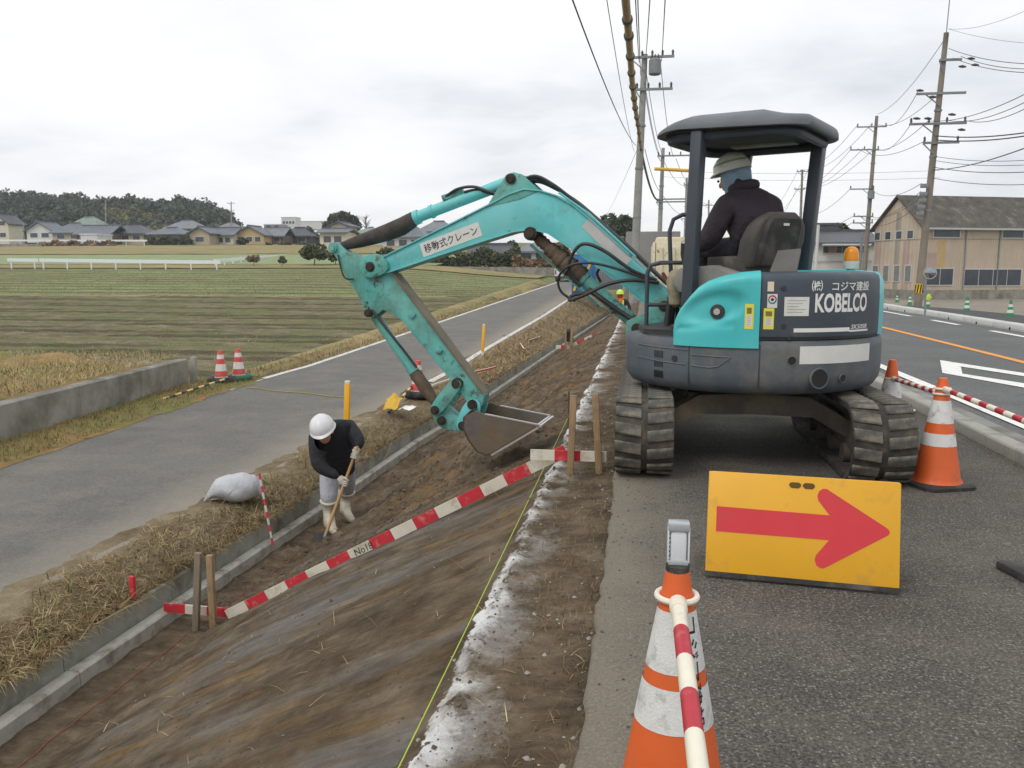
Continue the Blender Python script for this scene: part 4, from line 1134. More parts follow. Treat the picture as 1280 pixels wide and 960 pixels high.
for o0 in (-W1, W2 - 0.016):
    mb = MB(); mb.bar(bw(1.46, 0.139, o0 + 0.008), bw(0.985, 0.070, o0 + 0.008), 0.02, 0.010, HZ); mb.build("rim_edge", EDGE_M, bucket)
pass
mb = MB(); mb.bar(bw(0.975, 0.058, -W1), bw(0.975, 0.058, W2), 0.05, 0.018, HZ); mb.bar(bw(0.98, 0.045, W2 + 0.002), bw(1.40, -0.222, W2 + 0.002), 0.012, 0.016, HZ); mb.build("cutting_edge", EDGE_M, bucket)
mb = MB()
for o0 in (-0.115, 0.088): bprism(mb, smooth_poly([(1.69, 0.235), (1.57, 0.235), (1.55, 0.13), (1.66, -0.05), (1.78, -0.05), (1.79, 0.03)], 2), o0, o0 + 0.027)
mb.build("bucket_ear", TEAL, bucket, bevel=0.004)
# hoses
def hose(pts, r=0.014, name="hose", par=None, m=HOSE):
    "Catmull-Rom tube through world points"
    P_ = [Vector(p) for p in pts]; P_ = [P_[0]] + P_ + [P_[-1]]; out = []
    for i in range(1, len(P_) - 2):
        for k in range(6):
            t = k / 6; a, b_, c, d = P_[i - 1], P_[i], P_[i + 1], P_[i + 2]
            out.append(0.5 * ((2 * b_) + (c - a) * t + (2 * a - 5 * b_ + 4 * c - d) * t * t + (3 * b_ - a - 3 * c + d) * t ** 3))
    out.append(P_[-1]); mb = MB(); mb.tube(out, r, 8); return mb.build(name, m, par or exc, smooth=True)
for k, off in enumerate((-0.06, -0.02, 0.03, 0.07)):
    hose([bw(1.24, 2.115, off), bw(1.08, 2.14 + 0.012 * k, off), bw(0.92, 2.075 + 0.01 * k, off), bw(0.74, 1.97, off), bw(0.52, 1.79, off), bw(0.25, 1.555, off), bw(0.0, 1.32, off), bw(-0.12, 1.22, off * 0.6)], 0.013)
for k, off in enumerate((-0.03, 0.03)):
    mb = MB(); mb.tube([bw(0.86, 2.03, 0.085 - k * 0.04), bw(0.60, 1.85, 0.085 - k * 0.04), bw(0.20, 1.49, 0.085 - k * 0.04)], 0.010, 8); mb.build("steel_pipe", TEAL, boom, smooth=True)
hose([bw(1.30, 2.03, 0.06), bw(1.45, 2.045, 0.07), bw(1.62, 2.10, 0.06), bw(1.78, 2.085, 0.05), bw(1.90, 2.02, 0.03)], 0.013)
hose([bw(1.28, 2.02, 0.03), bw(1.44, 2.03, 0.05), bw(1.60, 2.075, 0.04), bw(1.72, 2.06, 0.04)], 0.011)
hose([bw(0.02, 1.30, 0.12), bw(0.22, 1.38, 0.15), bw(0.45, 1.54, 0.17), bw(0.62, 1.60, 0.17), bw(0.72, 1.52, 0.15), bw(0.76, 1.38, 0.12), bw(0.66, 1.24, 0.10)], 0.015)
hose([bw(0.0, 1.28, 0.13), bw(0.2, 1.30, 0.17), bw(0.4, 1.27, 0.20), bw(0.62, 1.17, 0.2), bw(0.74, 1.13, 0.17), bw(0.72, 1.17, 0.13), bw(0.58, 1.20, 0.10)], 0.015)
hose([bw(0.05, 1.29, 0.13), bw(0.3, 1.38, 0.16), bw(0.55, 1.44, 0.18), bw(0.74, 1.42, 0.18), bw(0.84, 1.32, 0.16), bw(0.82, 1.20, 0.14), bw(0.70, 1.12, 0.12)], 0.011)
hose([bw(0.60, 1.22, 0.07), bw(0.45, 1.12, 0.085), bw(0.30, 1.02, 0.085), bw(0.12, 0.93, 0.09), bw(-0.05, 0.92, 0.1)], 0.022)
hose([bw(0.50, 1.28, 0.03), bw(0.53, 1.36, 0.05), bw(0.47, 1.42, 0.06), bw(0.40, 1.36, 0.06)], 0.012)
hose([bw(2.60, 1.02, 0.10), bw(2.45, 0.84, 0.10), bw(2.30, 0.66, 0.09), bw(2.18, 0.50, 0.07)], 0.012)
hose([bw(2.93, 1.52, 0.09), bw(2.90, 1.40, 0.10), bw(2.86, 1.31, 0.10), bw(2.78, 1.30, 0.09)], 0.008)
# ---------------------------------------------------------------- traffic cones, bars, signs
ORANGE = mat("cone_orange", srgb(214, 96, 42), 0.5, 0.08, 6, dirt=srgb(176, 92, 56), damt=0.35, dscale=4)
REFLECT = mat("cone_white_band", srgb(214, 214, 212), 0.45, 0.08, 9, bmp=0.25, bscale=160, dirt=srgb(150, 148, 144), damt=0.3, dscale=16)
CONE_RED = mat("cone_red", srgb(206, 74, 72), 0.55, 0.1, 6, dirt=srgb(190, 150, 140), damt=0.3, dscale=9)
CONE_GREEN = mat("cone_green", srgb(44, 128, 84), 0.5, 0.12, 6, dirt=srgb(90, 140, 110), damt=0.3, dscale=6)
BLACK_RUB = mat("black_rubber", srgb(48, 47, 46), 0.8, 0.2, 8, bmp=0.25, bscale=40, dirt=srgb(96, 92, 84), damt=0.4, dscale=6)
GREEN_RUB = mat("green_rubber", srgb(40, 96, 72), 0.7, 0.2, 8)
WHITE_BAR = mat("bar_white", srgb(226, 220, 202), 0.4, 0.06, 8, dirt=srgb(180, 172, 150), damt=0.2, dscale=12)
RED_BAR = mat("bar_red", srgb(178, 36, 52), 0.45, 0.12, 20, dirt=srgb(196, 120, 116), damt=0.2, dscale=14)
YEL_BAR = mat("bar_yellow", srgb(222, 190, 120), 0.5, 0.1, 8)
BLK_BAR = mat("bar_black", srgb(44, 46, 48), 0.5, 0.1, 8)
def cone_proto(name, bands, body, band, base_m, h=0.70, r0=0.027, r1=0.147, base=0.37, square=True, label="", cat="cone", group=None):
    root = thing(name, (0, 0, 0), label, cat, group)
    rad = lambda z: lerp(r1, r0, (z - 0.03) / (h - 0.03))
    cuts = sorted(set([0.03, h] + [c for b_ in bands for c in b_]))
    mb = MB(); prof = [(rad(z), z) for z in cuts]
    mb.lathe([(r1 + 0.012, 0.028), (rad(0.05) + 0.004, 0.045)] + [(rad(z), z) for z in [0.06] + [0.06 + (h - 0.06) * i / 8 for i in range(1, 9)]] + [(r0 * 0.8, h + 0.003)], (0, 0, 0), 32)
    mb.build("cone_body", body, root, smooth=True, angle=50)
    for a, b_ in bands:
        mb = MB(); n = 32; rows = []
        for i in range(n + 1):
            t = 2 * math.pi * i / n; rows.append([Vector((math.cos(t) * (rad(z) + 0.0016), math.sin(t) * (rad(z) + 0.0016), z)) for z in (b_, lerp(a, b_, 0.5), a)])
        mb.grid(rows); mb.build("reflective_band", band, root, smooth=True)
    mb = MB()
    if square:
        pts = [(x, y_) for x, y_ in [(base / 2, base / 2), (-base / 2, base / 2), (-base / 2, -base / 2), (base / 2, -base / 2)]]
        rr = []
        for i in range(4):
            p, q = Vector(pts[i]), Vector(pts[(i + 1) % 4]); rr += [p.lerp(q, 0.12), p.lerp(q, 0.88)]
        mb.loft([[(p.x, p.y, 0.002) for p in rr], [(p.x, p.y, 0.022) for p in rr], [(p.x * 0.92, p.y * 0.92, 0.032) for p in rr]])
    else:
        mb.lathe([(base * 0.46, 0.0), (base * 0.5, 0.02), (base * 0.5, 0.06), (base * 0.42, 0.085), (base * 0.30, 0.08)], (0, 0, 0), 28)
    mb.build("base", base_m, root, smooth=True, angle=40)
    return root
fc = atz(847, 712, 0.70)
front_cone = cone_proto("traffic_cone", [(0.335, 0.435), (0.47, 0.61)], ORANGE, REFLECT, BLACK_RUB, label="orange and white traffic cone with a clear lamp and bar, nearest the camera")
front_cone.location = (fc.x, fc.y, 0.0)
txt_c = []
def cone_rad(z): return lerp(0.147, 0.027, (z - 0.03) / 0.67)
def on_cone(u, v):
    z = lerp(0.60, 0.345, u); q = math.radians(-52 + 0) + (v - 0.5) * 0.035 / cone_rad(z); r = cone_rad(z) + 0.003
    return Vector((r * math.cos(q), r * math.sin(q), z))
vs, fs, asp = text_mesh("コジマ建設", 0.012); mb = MB(); mb.add([on_cone(u, v) for u, v in vs], fs); mb.build("lettering", INK, front_cone, fix=False)
c2 = cone_proto("traffic_cone", [(0.27, 0.35), (0.415, 0.56)], ORANGE, REFLECT, BLACK_RUB, label="orange and white traffic cone beside the right track, holding two striped bars")
c2.location = (1.91, 5.70, 0.0); c2.rotation_euler = (0, 0, 0.35)
c2b = place(c2, (1.90, 6.78, 0), 0.2, "orange and white traffic cone half hidden behind the excavator's right side")
# lamp on the front cone
lamp = thing("cone_lamp", (fc.x, fc.y, 0.70), "clear plastic warning lamp stuck on top of the nearest orange cone", "warning lamp")
CLEAR = mat("clear_plastic", srgb(214, 218, 222), 0.15, 0.06, 12, spec=0.7)
GREYCLEAR = mat("smoky_plastic", srgb(166, 170, 174), 0.2, 0.1, 12, spec=0.7)
mb = MB(); mb.lathe([(0.027, -0.012), (0.028, 0.012), (0.024, 0.016)], (fc.x, fc.y, 0.70), 20); mb.build("collar", BLACK_RUB, lamp, smooth=True)
mb = MB(); mb.box((fc.x, fc.y, 0.756), (0.038, 0.030, 0.082)); mb.build("lens", CLEAR, lamp, bevel=0.006)
mb = MB(); mb.box((fc.x, fc.y, 0.807), (0.050, 0.040, 0.020)); mb.build("cap", GREYCLEAR, lamp, bevel=0.004)
mb = MB(); mb.box((fc.x, fc.y, 0.722), (0.046, 0.038, 0.012)); mb.build("lens_foot", GREYCLEAR, lamp, bevel=0.003)
for i in range(7):
    mb = MB(); mb.box((fc.x - 0.0215, fc.y - 0.002, 0.732 + i * 0.0105), (0.006, 0.026, 0.006)); mb.build("lens_rib", GREYCLEAR, lamp, bevel=0.0015)
for sx in (-1, 1):
    mb = MB(); mb.box((fc.x + sx * 0.0235, fc.y, 0.765), (0.004, 0.034, 0.085)); mb.build("side_rail", CLEAR, lamp, bevel=0.001)

def striped_bar(name, a, b_, label, group=None, r=0.017, n=12, mats=None, rings=(True, True), ring_r=0.05):
    a, b_ = Vector(a), Vector(b_); root = thing(name, a, label, "barrier bar", group)
    d = (b_ - a); L = d.length; d.normalize()
    mats = mats or [WHITE_BAR, RED_BAR]
    mb = MB(); N = n; o = 0.06 if rings[0] else 0.0; e = L - (0.06 if rings[1] else 0.0)
    x = d.cross(HZ).normalized(); y_ = x.cross(d).normalized()
    def rg(s, rr): return [a + d * s + (x * math.cos(2 * math.pi * k / 14) + y_ * math.sin(2 * math.pi * k / 14)) * rr for k in range(14)]
    for i in range(N):
        mb.cur = i % 2; s0, s1 = lerp(o, e, i / N), lerp(o, e, (i + 1) / N)
        mb.loft([rg(s0, r), rg(s1, r)], True, i in (0, N - 1))
    mb.build("rod", mats, root, smooth=True, fix=True)
    for end, on in ((0, rings[0]), (1, rings[1])):
        if not on: continue
        c = a if end == 0 else b_
        sg = 1 if end == 0 else -1
        cc = c - d * 0.0
        mb = MB(); mb.torus(cc, d, x, ring_r, 0.0075, 28, 8); mb.build("ring", WHITE_BAR, root, smooth=True)
        mb = MB(); mb.cyl(cc + d * sg * ring_r, cc + d * sg * (ring_r + 0.045), 0.021, 0.020, 14); mb.build("socket", WHITE_BAR, root, smooth=True)
    return root
rz_ = 0.637
striped_bar("barrier_bar", (fc.x, fc.y, rz_), (fc.x + 0.02, fc.y - 1.86, rz_ - 0.02), "white and red striped bar hooked on the nearest cone, running towards the camera", n=13, ring_r=0.046)
striped_bar("barrier_bar", (1.91, 5.70, 0.635), (1.98, 3.6, 0.61), "white and red striped bar running from the right cone out of frame", n=19, ring_r=0.046)
striped_bar("barrier_bar", (1.91, 5.70, 0.60), (1.90, 6.78, 0.56), "white and red striped bar linking the right cone to the half hidden cone", n=13, ring_r=0.05)
striped_bar("barrier_bar", (2.60, 8.62, 0.02), (2.58, 10.4, 0.02), "white and red striped bar lying loose on the pavement beside the kerb", n=17, rings=(True, False), r=0.016)

# arrow board
BLc, BRc = atz(881, 722, 0.0), atz(1124, 745, 0.0)
ax = (BRc - BLc); SW = ax.length; ax.normalize(); ay = Vector((-ax.y, ax.x, 0))
SIGN_Y = mat("sign_yellow", srgb(224, 166, 34), 0.45, 0.05, 3, dirt=srgb(196, 148, 60), damt=0.25, dscale=6)
SIGN_R = mat("sign_red", srgb(206, 52, 60), 0.5, 0.06, 4, dirt=srgb(190, 70, 66), damt=0.3, dscale=7)
sign = thing("arrow_sign", (BLc + BRc) / 2, "yellow folding board with a red arrow pointing right, standing behind the excavator", "sign")
SH = 0.475; lean = 0.115
def sgn(u, v, off=0.0):
    nrm = Vector((-ay.x, -ay.y, 0)) * math.cos(lean / SH) + HZ * (lean / SH) * 0.9
    return BLc + ax * (u * SW) + ay * (v * lean) + HZ * (0.012 + v * (SH ** 2 - lean ** 2) ** 0.5) + nrm * off
def sgn_plate(mb, poly, o0, o1):
    n = len(poly); vs = [sgn(u, v, o) for o in (o0, o1) for u, v in poly]
    mb.add(vs, [tuple(range(n)), tuple(range(2 * n - 1, n - 1, -1))] + [(k, k + n, (k + 1) % n + n, (k + 1) % n) for k in range(n)])
mb = MB(); sgn_plate(mb, [(0, 0.02), (1, 0.02), (1, 0.985), (0.985, 1.0), (0.015, 1.0), (0, 0.985)], -0.012, 0.0); fp = mb.build("front_panel", SIGN_Y, sign, bevel=0.003)
arrow = [(.05, .665), (.645, .655)] + [(0.617 + 0.042 * math.cos(math.radians(t)) * 0.9, 0.825 + 0.075 * math.sin(math.radians(t))) for t in (215, 180, 140, 105, 75, 50)] + [(.925, .585), (.942, .565), (.948, .54), (.942, .515), (.925, .495)] + [(0.612 + 0.042 * math.cos(math.radians(t)) * 0.9, 0.235 + 0.075 * math.sin(math.radians(t))) for t in (310, 285, 255, 220, 180, 145)] + [(.645, .425), (.05, .425)]
mb = MB(); sgn_plate(mb, arrow, 0.0, 0.0015); mb.build("arrow", SIGN_R, fp)
mb = MB(); sgn_plate(mb, [(-0.002, 0.0), (1.002, 0.0), (1.002, 0.045), (-0.002, 0.045)], -0.014, 0.004); mb.build("foot_strip", BLACK_RUB, sign)
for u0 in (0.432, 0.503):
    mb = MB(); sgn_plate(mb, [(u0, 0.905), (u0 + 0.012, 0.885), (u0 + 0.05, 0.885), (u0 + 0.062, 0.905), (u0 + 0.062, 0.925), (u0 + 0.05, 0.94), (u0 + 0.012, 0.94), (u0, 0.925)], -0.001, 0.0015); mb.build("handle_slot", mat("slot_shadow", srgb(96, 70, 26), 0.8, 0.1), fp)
mb = MB()
for z0, z1 in ((0.0, 0.46),):
    mb.loft([[BLc + ax * (u * SW) + ay * yy + HZ * z for u, yy, z in ((0.0, 0.36, 0.01), (1.0, 0.36, 0.01), (1.0, 0.135, 0.46), (0.0, 0.135, 0.46))], [BLc + ax * (u * SW) + ay * yy + HZ * z for u, yy, z in ((0.0, 0.372, 0.014), (1.0, 0.372, 0.014), (1.0, 0.147, 0.464), (0.0, 0.147, 0.464))]])
mb.build("back_panel", SIGN_Y, sign)
rw = atz(1275, 724, 0.0)
mb = MB(); mb.box((rw.x + 0.03, rw.y, 0.02), (0.10, 0.30, 0.04), Matrix.Rotation(0.25, 3, 'Z'))
tag(mb.build("rubber_weight", BLACK_RUB, origin=(rw.x, rw.y, 0), bevel=0.01), "flat black rubber weight lying at the right edge of the pavement", "weight")

# ---------------------------------------------------------------- batter boards (survey profiles) and stakes
WOOD = mat("stake_wood", srgb(150, 124, 92), 0.8, 0.2, 14, stretch=(6, 6, 0.6), bmp=0.2, bscale=30, dirt=srgb(116, 98, 76), damt=0.4, dscale=6)
BOARD_W = mat("board_white", srgb(212, 206, 190), 0.65, 0.08, 9, dirt=srgb(168, 156, 134), damt=0.3, dscale=7)
BOARD_R = mat("board_red", srgb(194, 46, 56), 0.6, 0.1, 12, dirt=srgb(206, 140, 132), damt=0.25, dscale=14)
def board_part(root, a, b_, fr, h, th, nm, label=None):
    "board from a to b_, fr = fractions where the colour changes, starting white"
    a, b_ = Vector(a), Vector(b_); d = (b_ - a).normalized(); nrm = Vector((0, -1, 0)); nrm = (nrm - d * nrm.dot(d)).normalized(); up = d.cross(nrm); up = up if up.z > 0 else -up
    mb = MB(); cuts = [0.0] + fr + [1.0]
    for i, (s0, s1) in enumerate(zip(cuts, cuts[1:])):
        mb.cur = i % 2; vs = []
        for s in (s0, s1):
            p = a.lerp(b_, s); vs.append([p + up * (su * h / 2) + nrm * (sn * th / 2) for su, sn in ((-1, -1), (1, -1), (1, 1), (-1, 1))])
        mb.loft(vs, True, i in (0, len(cuts) - 2))
    o = mb.build(nm, [BOARD_W, BOARD_R], root)
    return o, d, up, nrm
def stake(root, base, top, w=0.04, m=None):
    mb = MB(); b_, t = Vector(base), Vector(top); mb.bar(b_ - (t - b_).normalized() * 0.12, t, w, w * 0.8, (0, 1, 0.01)); return mb.build("stake", m or WOOD, root, bevel=0.003)
bb_root = thing("batter_board", atz(250, 786, -1.5), "long red and white sloping profile board nailed to four wooden stakes", "profile board")
U1, L1 = at(707, 563, 5.98), at(284, 769, 6.02)
N = 16; fr = [0.035 + (i) * (0.965 / (N - 1)) for i in range(N - 1)]
mbr, dd, uu, nn = board_part(bb_root, L1, U1, sorted([1 - f for f in fr]), 0.088, 0.014, "sloping_board")
def no18(u, v): s = lerp(0.402, 0.455, u); return L1.lerp(U1, s) + uu * lerp(-0.026, 0.028, v) + nn * 0.0085
text_on("No18", no18, "lettering", INK, mbr, 0.004, 0.1)
board_part(bb_root, at(663, 568, 5.90), at(758, 571, 5.92), [0.32, 0.66], 0.075, 0.016, "level_board")
board_part(bb_root, at(205, 759, 6.05), at(287, 766, 6.06), [0.001, 0.33, 0.66], 0.075, 0.016, "level_board")
stake(bb_root, at(713, 590, 5.86), at(717, 494, 5.86), 0.047); stake(bb_root, at(749, 594, 5.88), at(744, 492, 5.88), 0.047)
stake(bb_root, at(245, 785, 5.97), at(248, 691, 5.97), 0.05, mat("grey_wood", srgb(128, 116, 98), 0.85, 0.2, 14, stretch=(6, 6, 0.6))); stake(bb_root, at(267, 787, 5.95), at(262, 694, 5.95), 0.05)
b2 = thing("batter_board", at(706, 436, 24), "small red and white profile board on short stakes farther along the ditch", "profile board")
board_part(b2, at(712, 433, 24), at(778, 403.5, 24), [1 / 7 * i for i in range(1, 7)], 0.10, 0.02, "sloping_board")
board_part(b2, at(695, 433.5, 24), at(713, 433.5, 24), [0.35, 0.7], 0.10, 0.02, "level_board")
stake(b2, at(707, 437, 23.9), at(707, 412, 23.9), 0.05); stake(b2, at(714, 437, 23.9), at(715, 410, 23.9), 0.07)
mb = MB(); mb.lathe([(0.10, 0), (0.13, 0.03), (0.13, 0.30), (0.08, 0.36), (0.03, 0.38)], at(711, 427, 24.1), 14); tag(mb.build("black_kettle", BLACK_RUB, origin=at(711, 427, 24.1), smooth=True), "black canister hanging on the small far profile board", "canister")
# string line and its pin
sl = [(-0.655, 1.35, 0.0), (-0.66, 3.0, -0.005), (-0.665, 5.0, 0.0), (-0.67, 7.75, 0.02)]
mb = MB(); mb.tube(sl, 0.0022, 6); tag(mb.build("string_line", mat("lime_string", srgb(170, 196, 70), 0.6, 0.1), smooth=True), "thin yellow-green string stretched along the top edge of the slope", "string")
mb = MB(); mb.cyl((-0.67, 7.75, -0.28), (-0.67, 7.75, 0.26), 0.008, n=8); mb.ball((-0.67, 7.75, 0.02), 0.02); tag(mb.build("steel_pin", mat("rusty_pin", srgb(92, 72, 60), 0.7, 0.2), smooth=True), "thin rusty steel pin holding the string by the bucket", "pin")
# red line along the foot
mb = MB(); mb.tube([(kx(t) + 0.30, t, soil_z(kx(t) + 0.30, t) + 0.006) for t in axis([(3.0, 9.0, 40)])], 0.0025, 5); tag(mb.build("red_string", mat("red_string", srgb(150, 70, 60), 0.7, 0.1), smooth=True), "faint red string laid along the foot of the slope", "string")

# survey rod
def banded_rod(name, a, b_, r, n, label, cat="survey rod", m=None):
    a, b_ = Vector(a), Vector(b_); mb = MB()
    for i in range(n):
        mb.cur = i % 2; mb.cyl(a.lerp(b_, i / n), a.lerp(b_, (i + 1) / n), r, n=10, cap=True)
    o = mb.build(name, m or [RED_BAR, mat("rod_silver", srgb(176, 176, 170), 0.5, 0.1)], origin=a, smooth=True); return tag(o, label, cat)
k8 = atz(341, 681, -1.385)
banded_rod("survey_rod", k8, at(324, 592, k8.y + 0.25), 0.013, 11, "thin red and white survey rod leaning against the ditch wall by the sandbag")
rs_ = atz(166, 737, -1.13)
mb = MB(); mb.bar(rs_ - HZ * 0.1, rs_ + HZ * 0.11, 0.038, 0.038, (0, 1, 0)); tag(mb.build("boundary_stake", BOARD_R, origin=rs_, bevel=0.004), "short red painted stake standing in the straw of the verge", "stake")

# sandbag
sb = atz(291, 626, -1.045)
mb = MB(); rings = []
axd = Vector((0.93, 0.36, 0)).normalized(); sdv = Vector((-axd.y, axd.x, 0))
for i in range(15):
    t = i / 14; s = lerp(-0.29, 0.31, t)
    rr = pw(t, [(0, 0.015), (0.06, 0.05), (0.2, 0.13), (0.45, 0.20), (0.7, 0.205), (0.88, 0.16), (0.96, 0.10), (1, 0.02)])
    ring_ = []
    for k in range(22):
        q = 2 * math.pi * k / 22
        zz = math.sin(q); f = 1 + 0.16 * noise.noise(Vector((t * 5, math.cos(q) * 2, zz * 2))) + 0.02 * math.sin(t * 17 + 3 * zz) + 0.04 * noise.noise(Vector((t * 16, math.cos(q) * 6, zz * 6)))
        ring_.append(sb + axd * s + sdv * (math.cos(q) * rr * 0.95 * f) + HZ * (max(0.0, 0.14 * min(1, rr / 0.12) + zz * rr * 0.72 * f)))
    rings.append(ring_)
mb.loft(rings); sbag = mb.build("sandbag", mat("woven_bag", srgb(178, 180, 184), 0.6, 0.12, 7, bmp=0.9, bscale=11), origin=sb, smooth=True, angle=180)
tag(sbag, "full white woven sandbag lying on the lane's edge", "sandbag")

# yellow edge posts
YEL_POST = mat("post_yellow", srgb(236, 176, 40), 0.45, 0.06)
for (px, pt, pb, Y_, lb) in ((605, 405, 447, 22.4, "yellow reflector post beside the lane, farther from the camera behind the bucket"), (434.5, 476, 560, 11.2, "yellow reflector post standing just behind the worker's back")):
    b_, t = at(px - 2, pb, Y_), at(px, pt, Y_); root = thing("delineator_post", b_, lb, "marker post")
    mb = MB(); mb.bar(b_ - HZ * 0.1, b_.lerp(t, 0.18), 0.07, 0.05, (0, 1, 0)); mb.build("base", BOARD_W, root, bevel=0.004)
    mb = MB(); mb.bar(b_.lerp(t, 0.18), b_.lerp(t, 0.95), 0.075, 0.055, (0, 1, 0)); mb.build("shaft", YEL_POST, root, bevel=0.004)
    mb = MB(); mb.bar(b_.lerp(t, 0.95), t, 0.07, 0.05, (0, 1, 0)); mb.build("cap", BOARD_W, root, bevel=0.004)

# red and white cones by the wall, with rubber weights
rwc = cone_proto("striped_cone", [(0.05, 0.15), (0.27, 0.42), (0.53, 0.62)], CONE_RED, mat("cone_white", srgb(216, 212, 208), 0.55, 0.08, 6, dirt=srgb(190, 170, 160), damt=0.3, dscale=8), CONE_RED, label="", h=0.70, r0=0.05, r1=0.155)
pA, pB, pC = atz(277, 479, -1.05), atz(299, 476, -1.05), atz(523, 497, -1.02)
place(rwc, pA, 0.4, "red and white striped cone with a black weight, next to the concrete wall end", first=True)
place(rwc, pB, 1.2, "red and white striped cone with a green weight, beside the field edge")
place(rwc, pC + HZ * 0.0, 0.9, "red and white striped cone on the verge behind the bucket linkage")
def weight_ring(p, m, lb):
    mb = MB(); mb.torus(p + HZ * 0.075, (1, 0, 0), (0, 1, 0), 0.22, 0.072, 24, 10)
    tag(mb.build("cone_weight", m, origin=p, smooth=True), lb, "weight")
weight_ring(pA, BLACK_RUB, "black rubber ring weight round the cone by the concrete wall")
weight_ring(pB, GREEN_RUB, "green rubber ring weight round the striped cone at the field edge")
weight_ring(pC, BLACK_RUB, "black rubber ring weight round the cone behind the bucket")
striped_bar("barrier_bar", pA + Vector((0.25, -0.15, 0.14)), atz(203, 499, -1.0), "black and yellow striped bar lying at the foot of the concrete wall", n=12, mats=[BLK_BAR, YEL_BAR], rings=(False, False), r=0.022)
striped_bar("barrier_bar", atz(486, 515, -1.0), at(521, 476, 15.6), "black and yellow striped bar leaning on the cone behind the bucket", n=11, mats=[BLK_BAR, YEL_BAR], rings=(False, False), r=0.024)
sh = atz(497, 514, -0.97)
for k, (dx, m, lb) in enumerate(((-0.10, mat("yellow_sheet", srgb(206, 166, 50), 0.6, 0.1), "yellow plastic plate lying on the verge behind the worker"), (0.16, mat("white_sheet", srgb(226, 226, 226), 0.5, 0.05), "crumpled white plastic sheet lying on the verge behind the worker"))):
    mb = MB(); rows = []
    for i in range(7):
        rows.append([(sh.x + dx + 0.04 * i - 0.1 + 0.03 * noise.noise(Vector((i, j, k))), sh.y + 0.08 * j - 0.2, sh.z + 0.05 + (0.14 if k == 0 else 0.07) * abs(noise.noise(Vector((i * 0.8, j * 0.8, k * 3 + 1)))) + (0.03 * j if k == 0 else 0)) for j in range(6)])
    mb.grid(rows); o = mb.build("plastic_sheet", m, origin=sh, smooth=True); tag(o, lb, "plastic sheet")
    sm = o.modifiers.new("thickness", 'SOLIDIFY'); sm.thickness = 0.004
for (x0, y0, x1, y1, m, lb) in ((540, 482, 563, 474, BOARD_W, "white stick lying on the verge nearest the bucket linkage"), (585, 467, 619, 459, BOARD_R, "long red and white stick lying on the verge beside the ditch wall"), (634, 430, 657, 423, BOARD_R, "pink edged stick lying flat beyond the yellow post"), (661, 425.5, 675, 421, WOOD, "bare wooden stick lying on the dry grass farther on"), (650, 429, 655, 436.5, BOARD_R, "short red and white stick lying crosswise on the dry grass")):
    A_, B_ = atz(x0, y0, -0.96), atz(x1, y1, -0.96)
    mb = MB(); mb.bar(A_, B_, 0.045, 0.03); mb.cur = 1; mb.bar(A_ + HZ * 0.017, B_ + HZ * 0.017, 0.03, 0.006)
    tag(mb.build("survey_stick", [m, BOARD_W], origin=A_), lb, "stick")
# rope across the lane
mb = MB(); A_, B_ = atz(308, 485, -1.045), atz(432, 497, -1.045); mb.tube([A_.lerp(B_, t) + Vector((0.03 * math.sin(t * 19), 0.05 * math.sin(t * 13), 0.006)) for t in [i / 24 for i in range(25)]], 0.012, 6)
tag(mb.build("rope", mat("yellow_rope", srgb(150, 140, 80), 0.8, 0.3, 60), origin=A_, smooth=True), "thin black and yellow rope lying across the lane", "rope")
for (x0, y0, x1, y1) in ((245, 498, 255, 500),):
    A_ = atz(250, 499, -1.04); mb = MB(); mb.box(A_, (0.22, 0.05, 0.01)); tag(mb.build("red_scrap", mat("red_scrap", srgb(216, 70, 84), 0.6, 0.1), origin=A_), "scrap of red tape on the lane by the wall", "scrap")
cp = atz(242, 482, -1.08)
mb = MB(); mb.bar(cp, at(242, 446, cp.y), 0.11, 0.11, (0, 1, 0)); tag(mb.build("marker_post", mat("post_concrete", srgb(150, 150, 144), 0.85, 0.12), origin=cp, bevel=0.01), "thin grey concrete post just past the end of the wall", "post")

# ---------------------------------------------------------------- people
def figure(name, root, joints, bones, mats, sub=2):
    "one continuous body grown over a skeleton; bones carry the material each stretch shows"
    names = list(joints); idx = {n: i for i, n in enumerate(names)}
    org = ORG[root.name]
    me = bpy.data.meshes.new(name); me.from_pydata([(Vector(joints[n][0]) - org)[:] for n in names], [(idx[a], idx[b_]) for a, b_, m in bones], [])
    o = bpy.data.objects.new(name, me); COL.objects.link(o)
    sk = o.modifiers.new("skin", 'SKIN'); sk.use_smooth_shade = True; sk.branch_smoothing = 0.3
    if not me.skin_vertices: return None
    for n in names:
        r = joints[n][1]; r = (r, r) if not isinstance(r, tuple) else r
        me.skin_vertices[0].data[idx[n]].radius = r
        me.skin_vertices[0].data[idx[n]].use_root = (n == names[0])
    ss = o.modifiers.new("sub", 'SUBSURF'); ss.levels = sub; ss.render_levels = sub
    dg = bpy.context.evaluated_depsgraph_get(); dg.update()
    m2 = bpy.data.meshes.new_from_object(o.evaluated_get(dg))
    bpy.data.objects.remove(o)
    for m in mats: m2.materials.append(m)
    segs = [(Vector(joints[a][0]) - org, Vector(joints[b_][0]) - org, m, (lambda q: q[0] if isinstance(q, tuple) else q)(joints[a][1])) for a, b_, m in bones]
    for p in m2.polygons:
        best, bm_ = 1e9, 0
        for a, b_, m, r in segs:
            ab = b_ - a; t = max(0, min(1, (p.center - a).dot(ab) / max(ab.dot(ab), 1e-9)))
            dd_ = (p.center - (a + ab * t)).length - r * 0.6
            if dd_ < best: best, bm_ = dd_, m
        p.material_index = bm_; p.use_smooth = True
    o = bpy.data.objects.new(name, m2); COL.objects.link(o); o.parent = root; ORG[o.name] = org
    return o
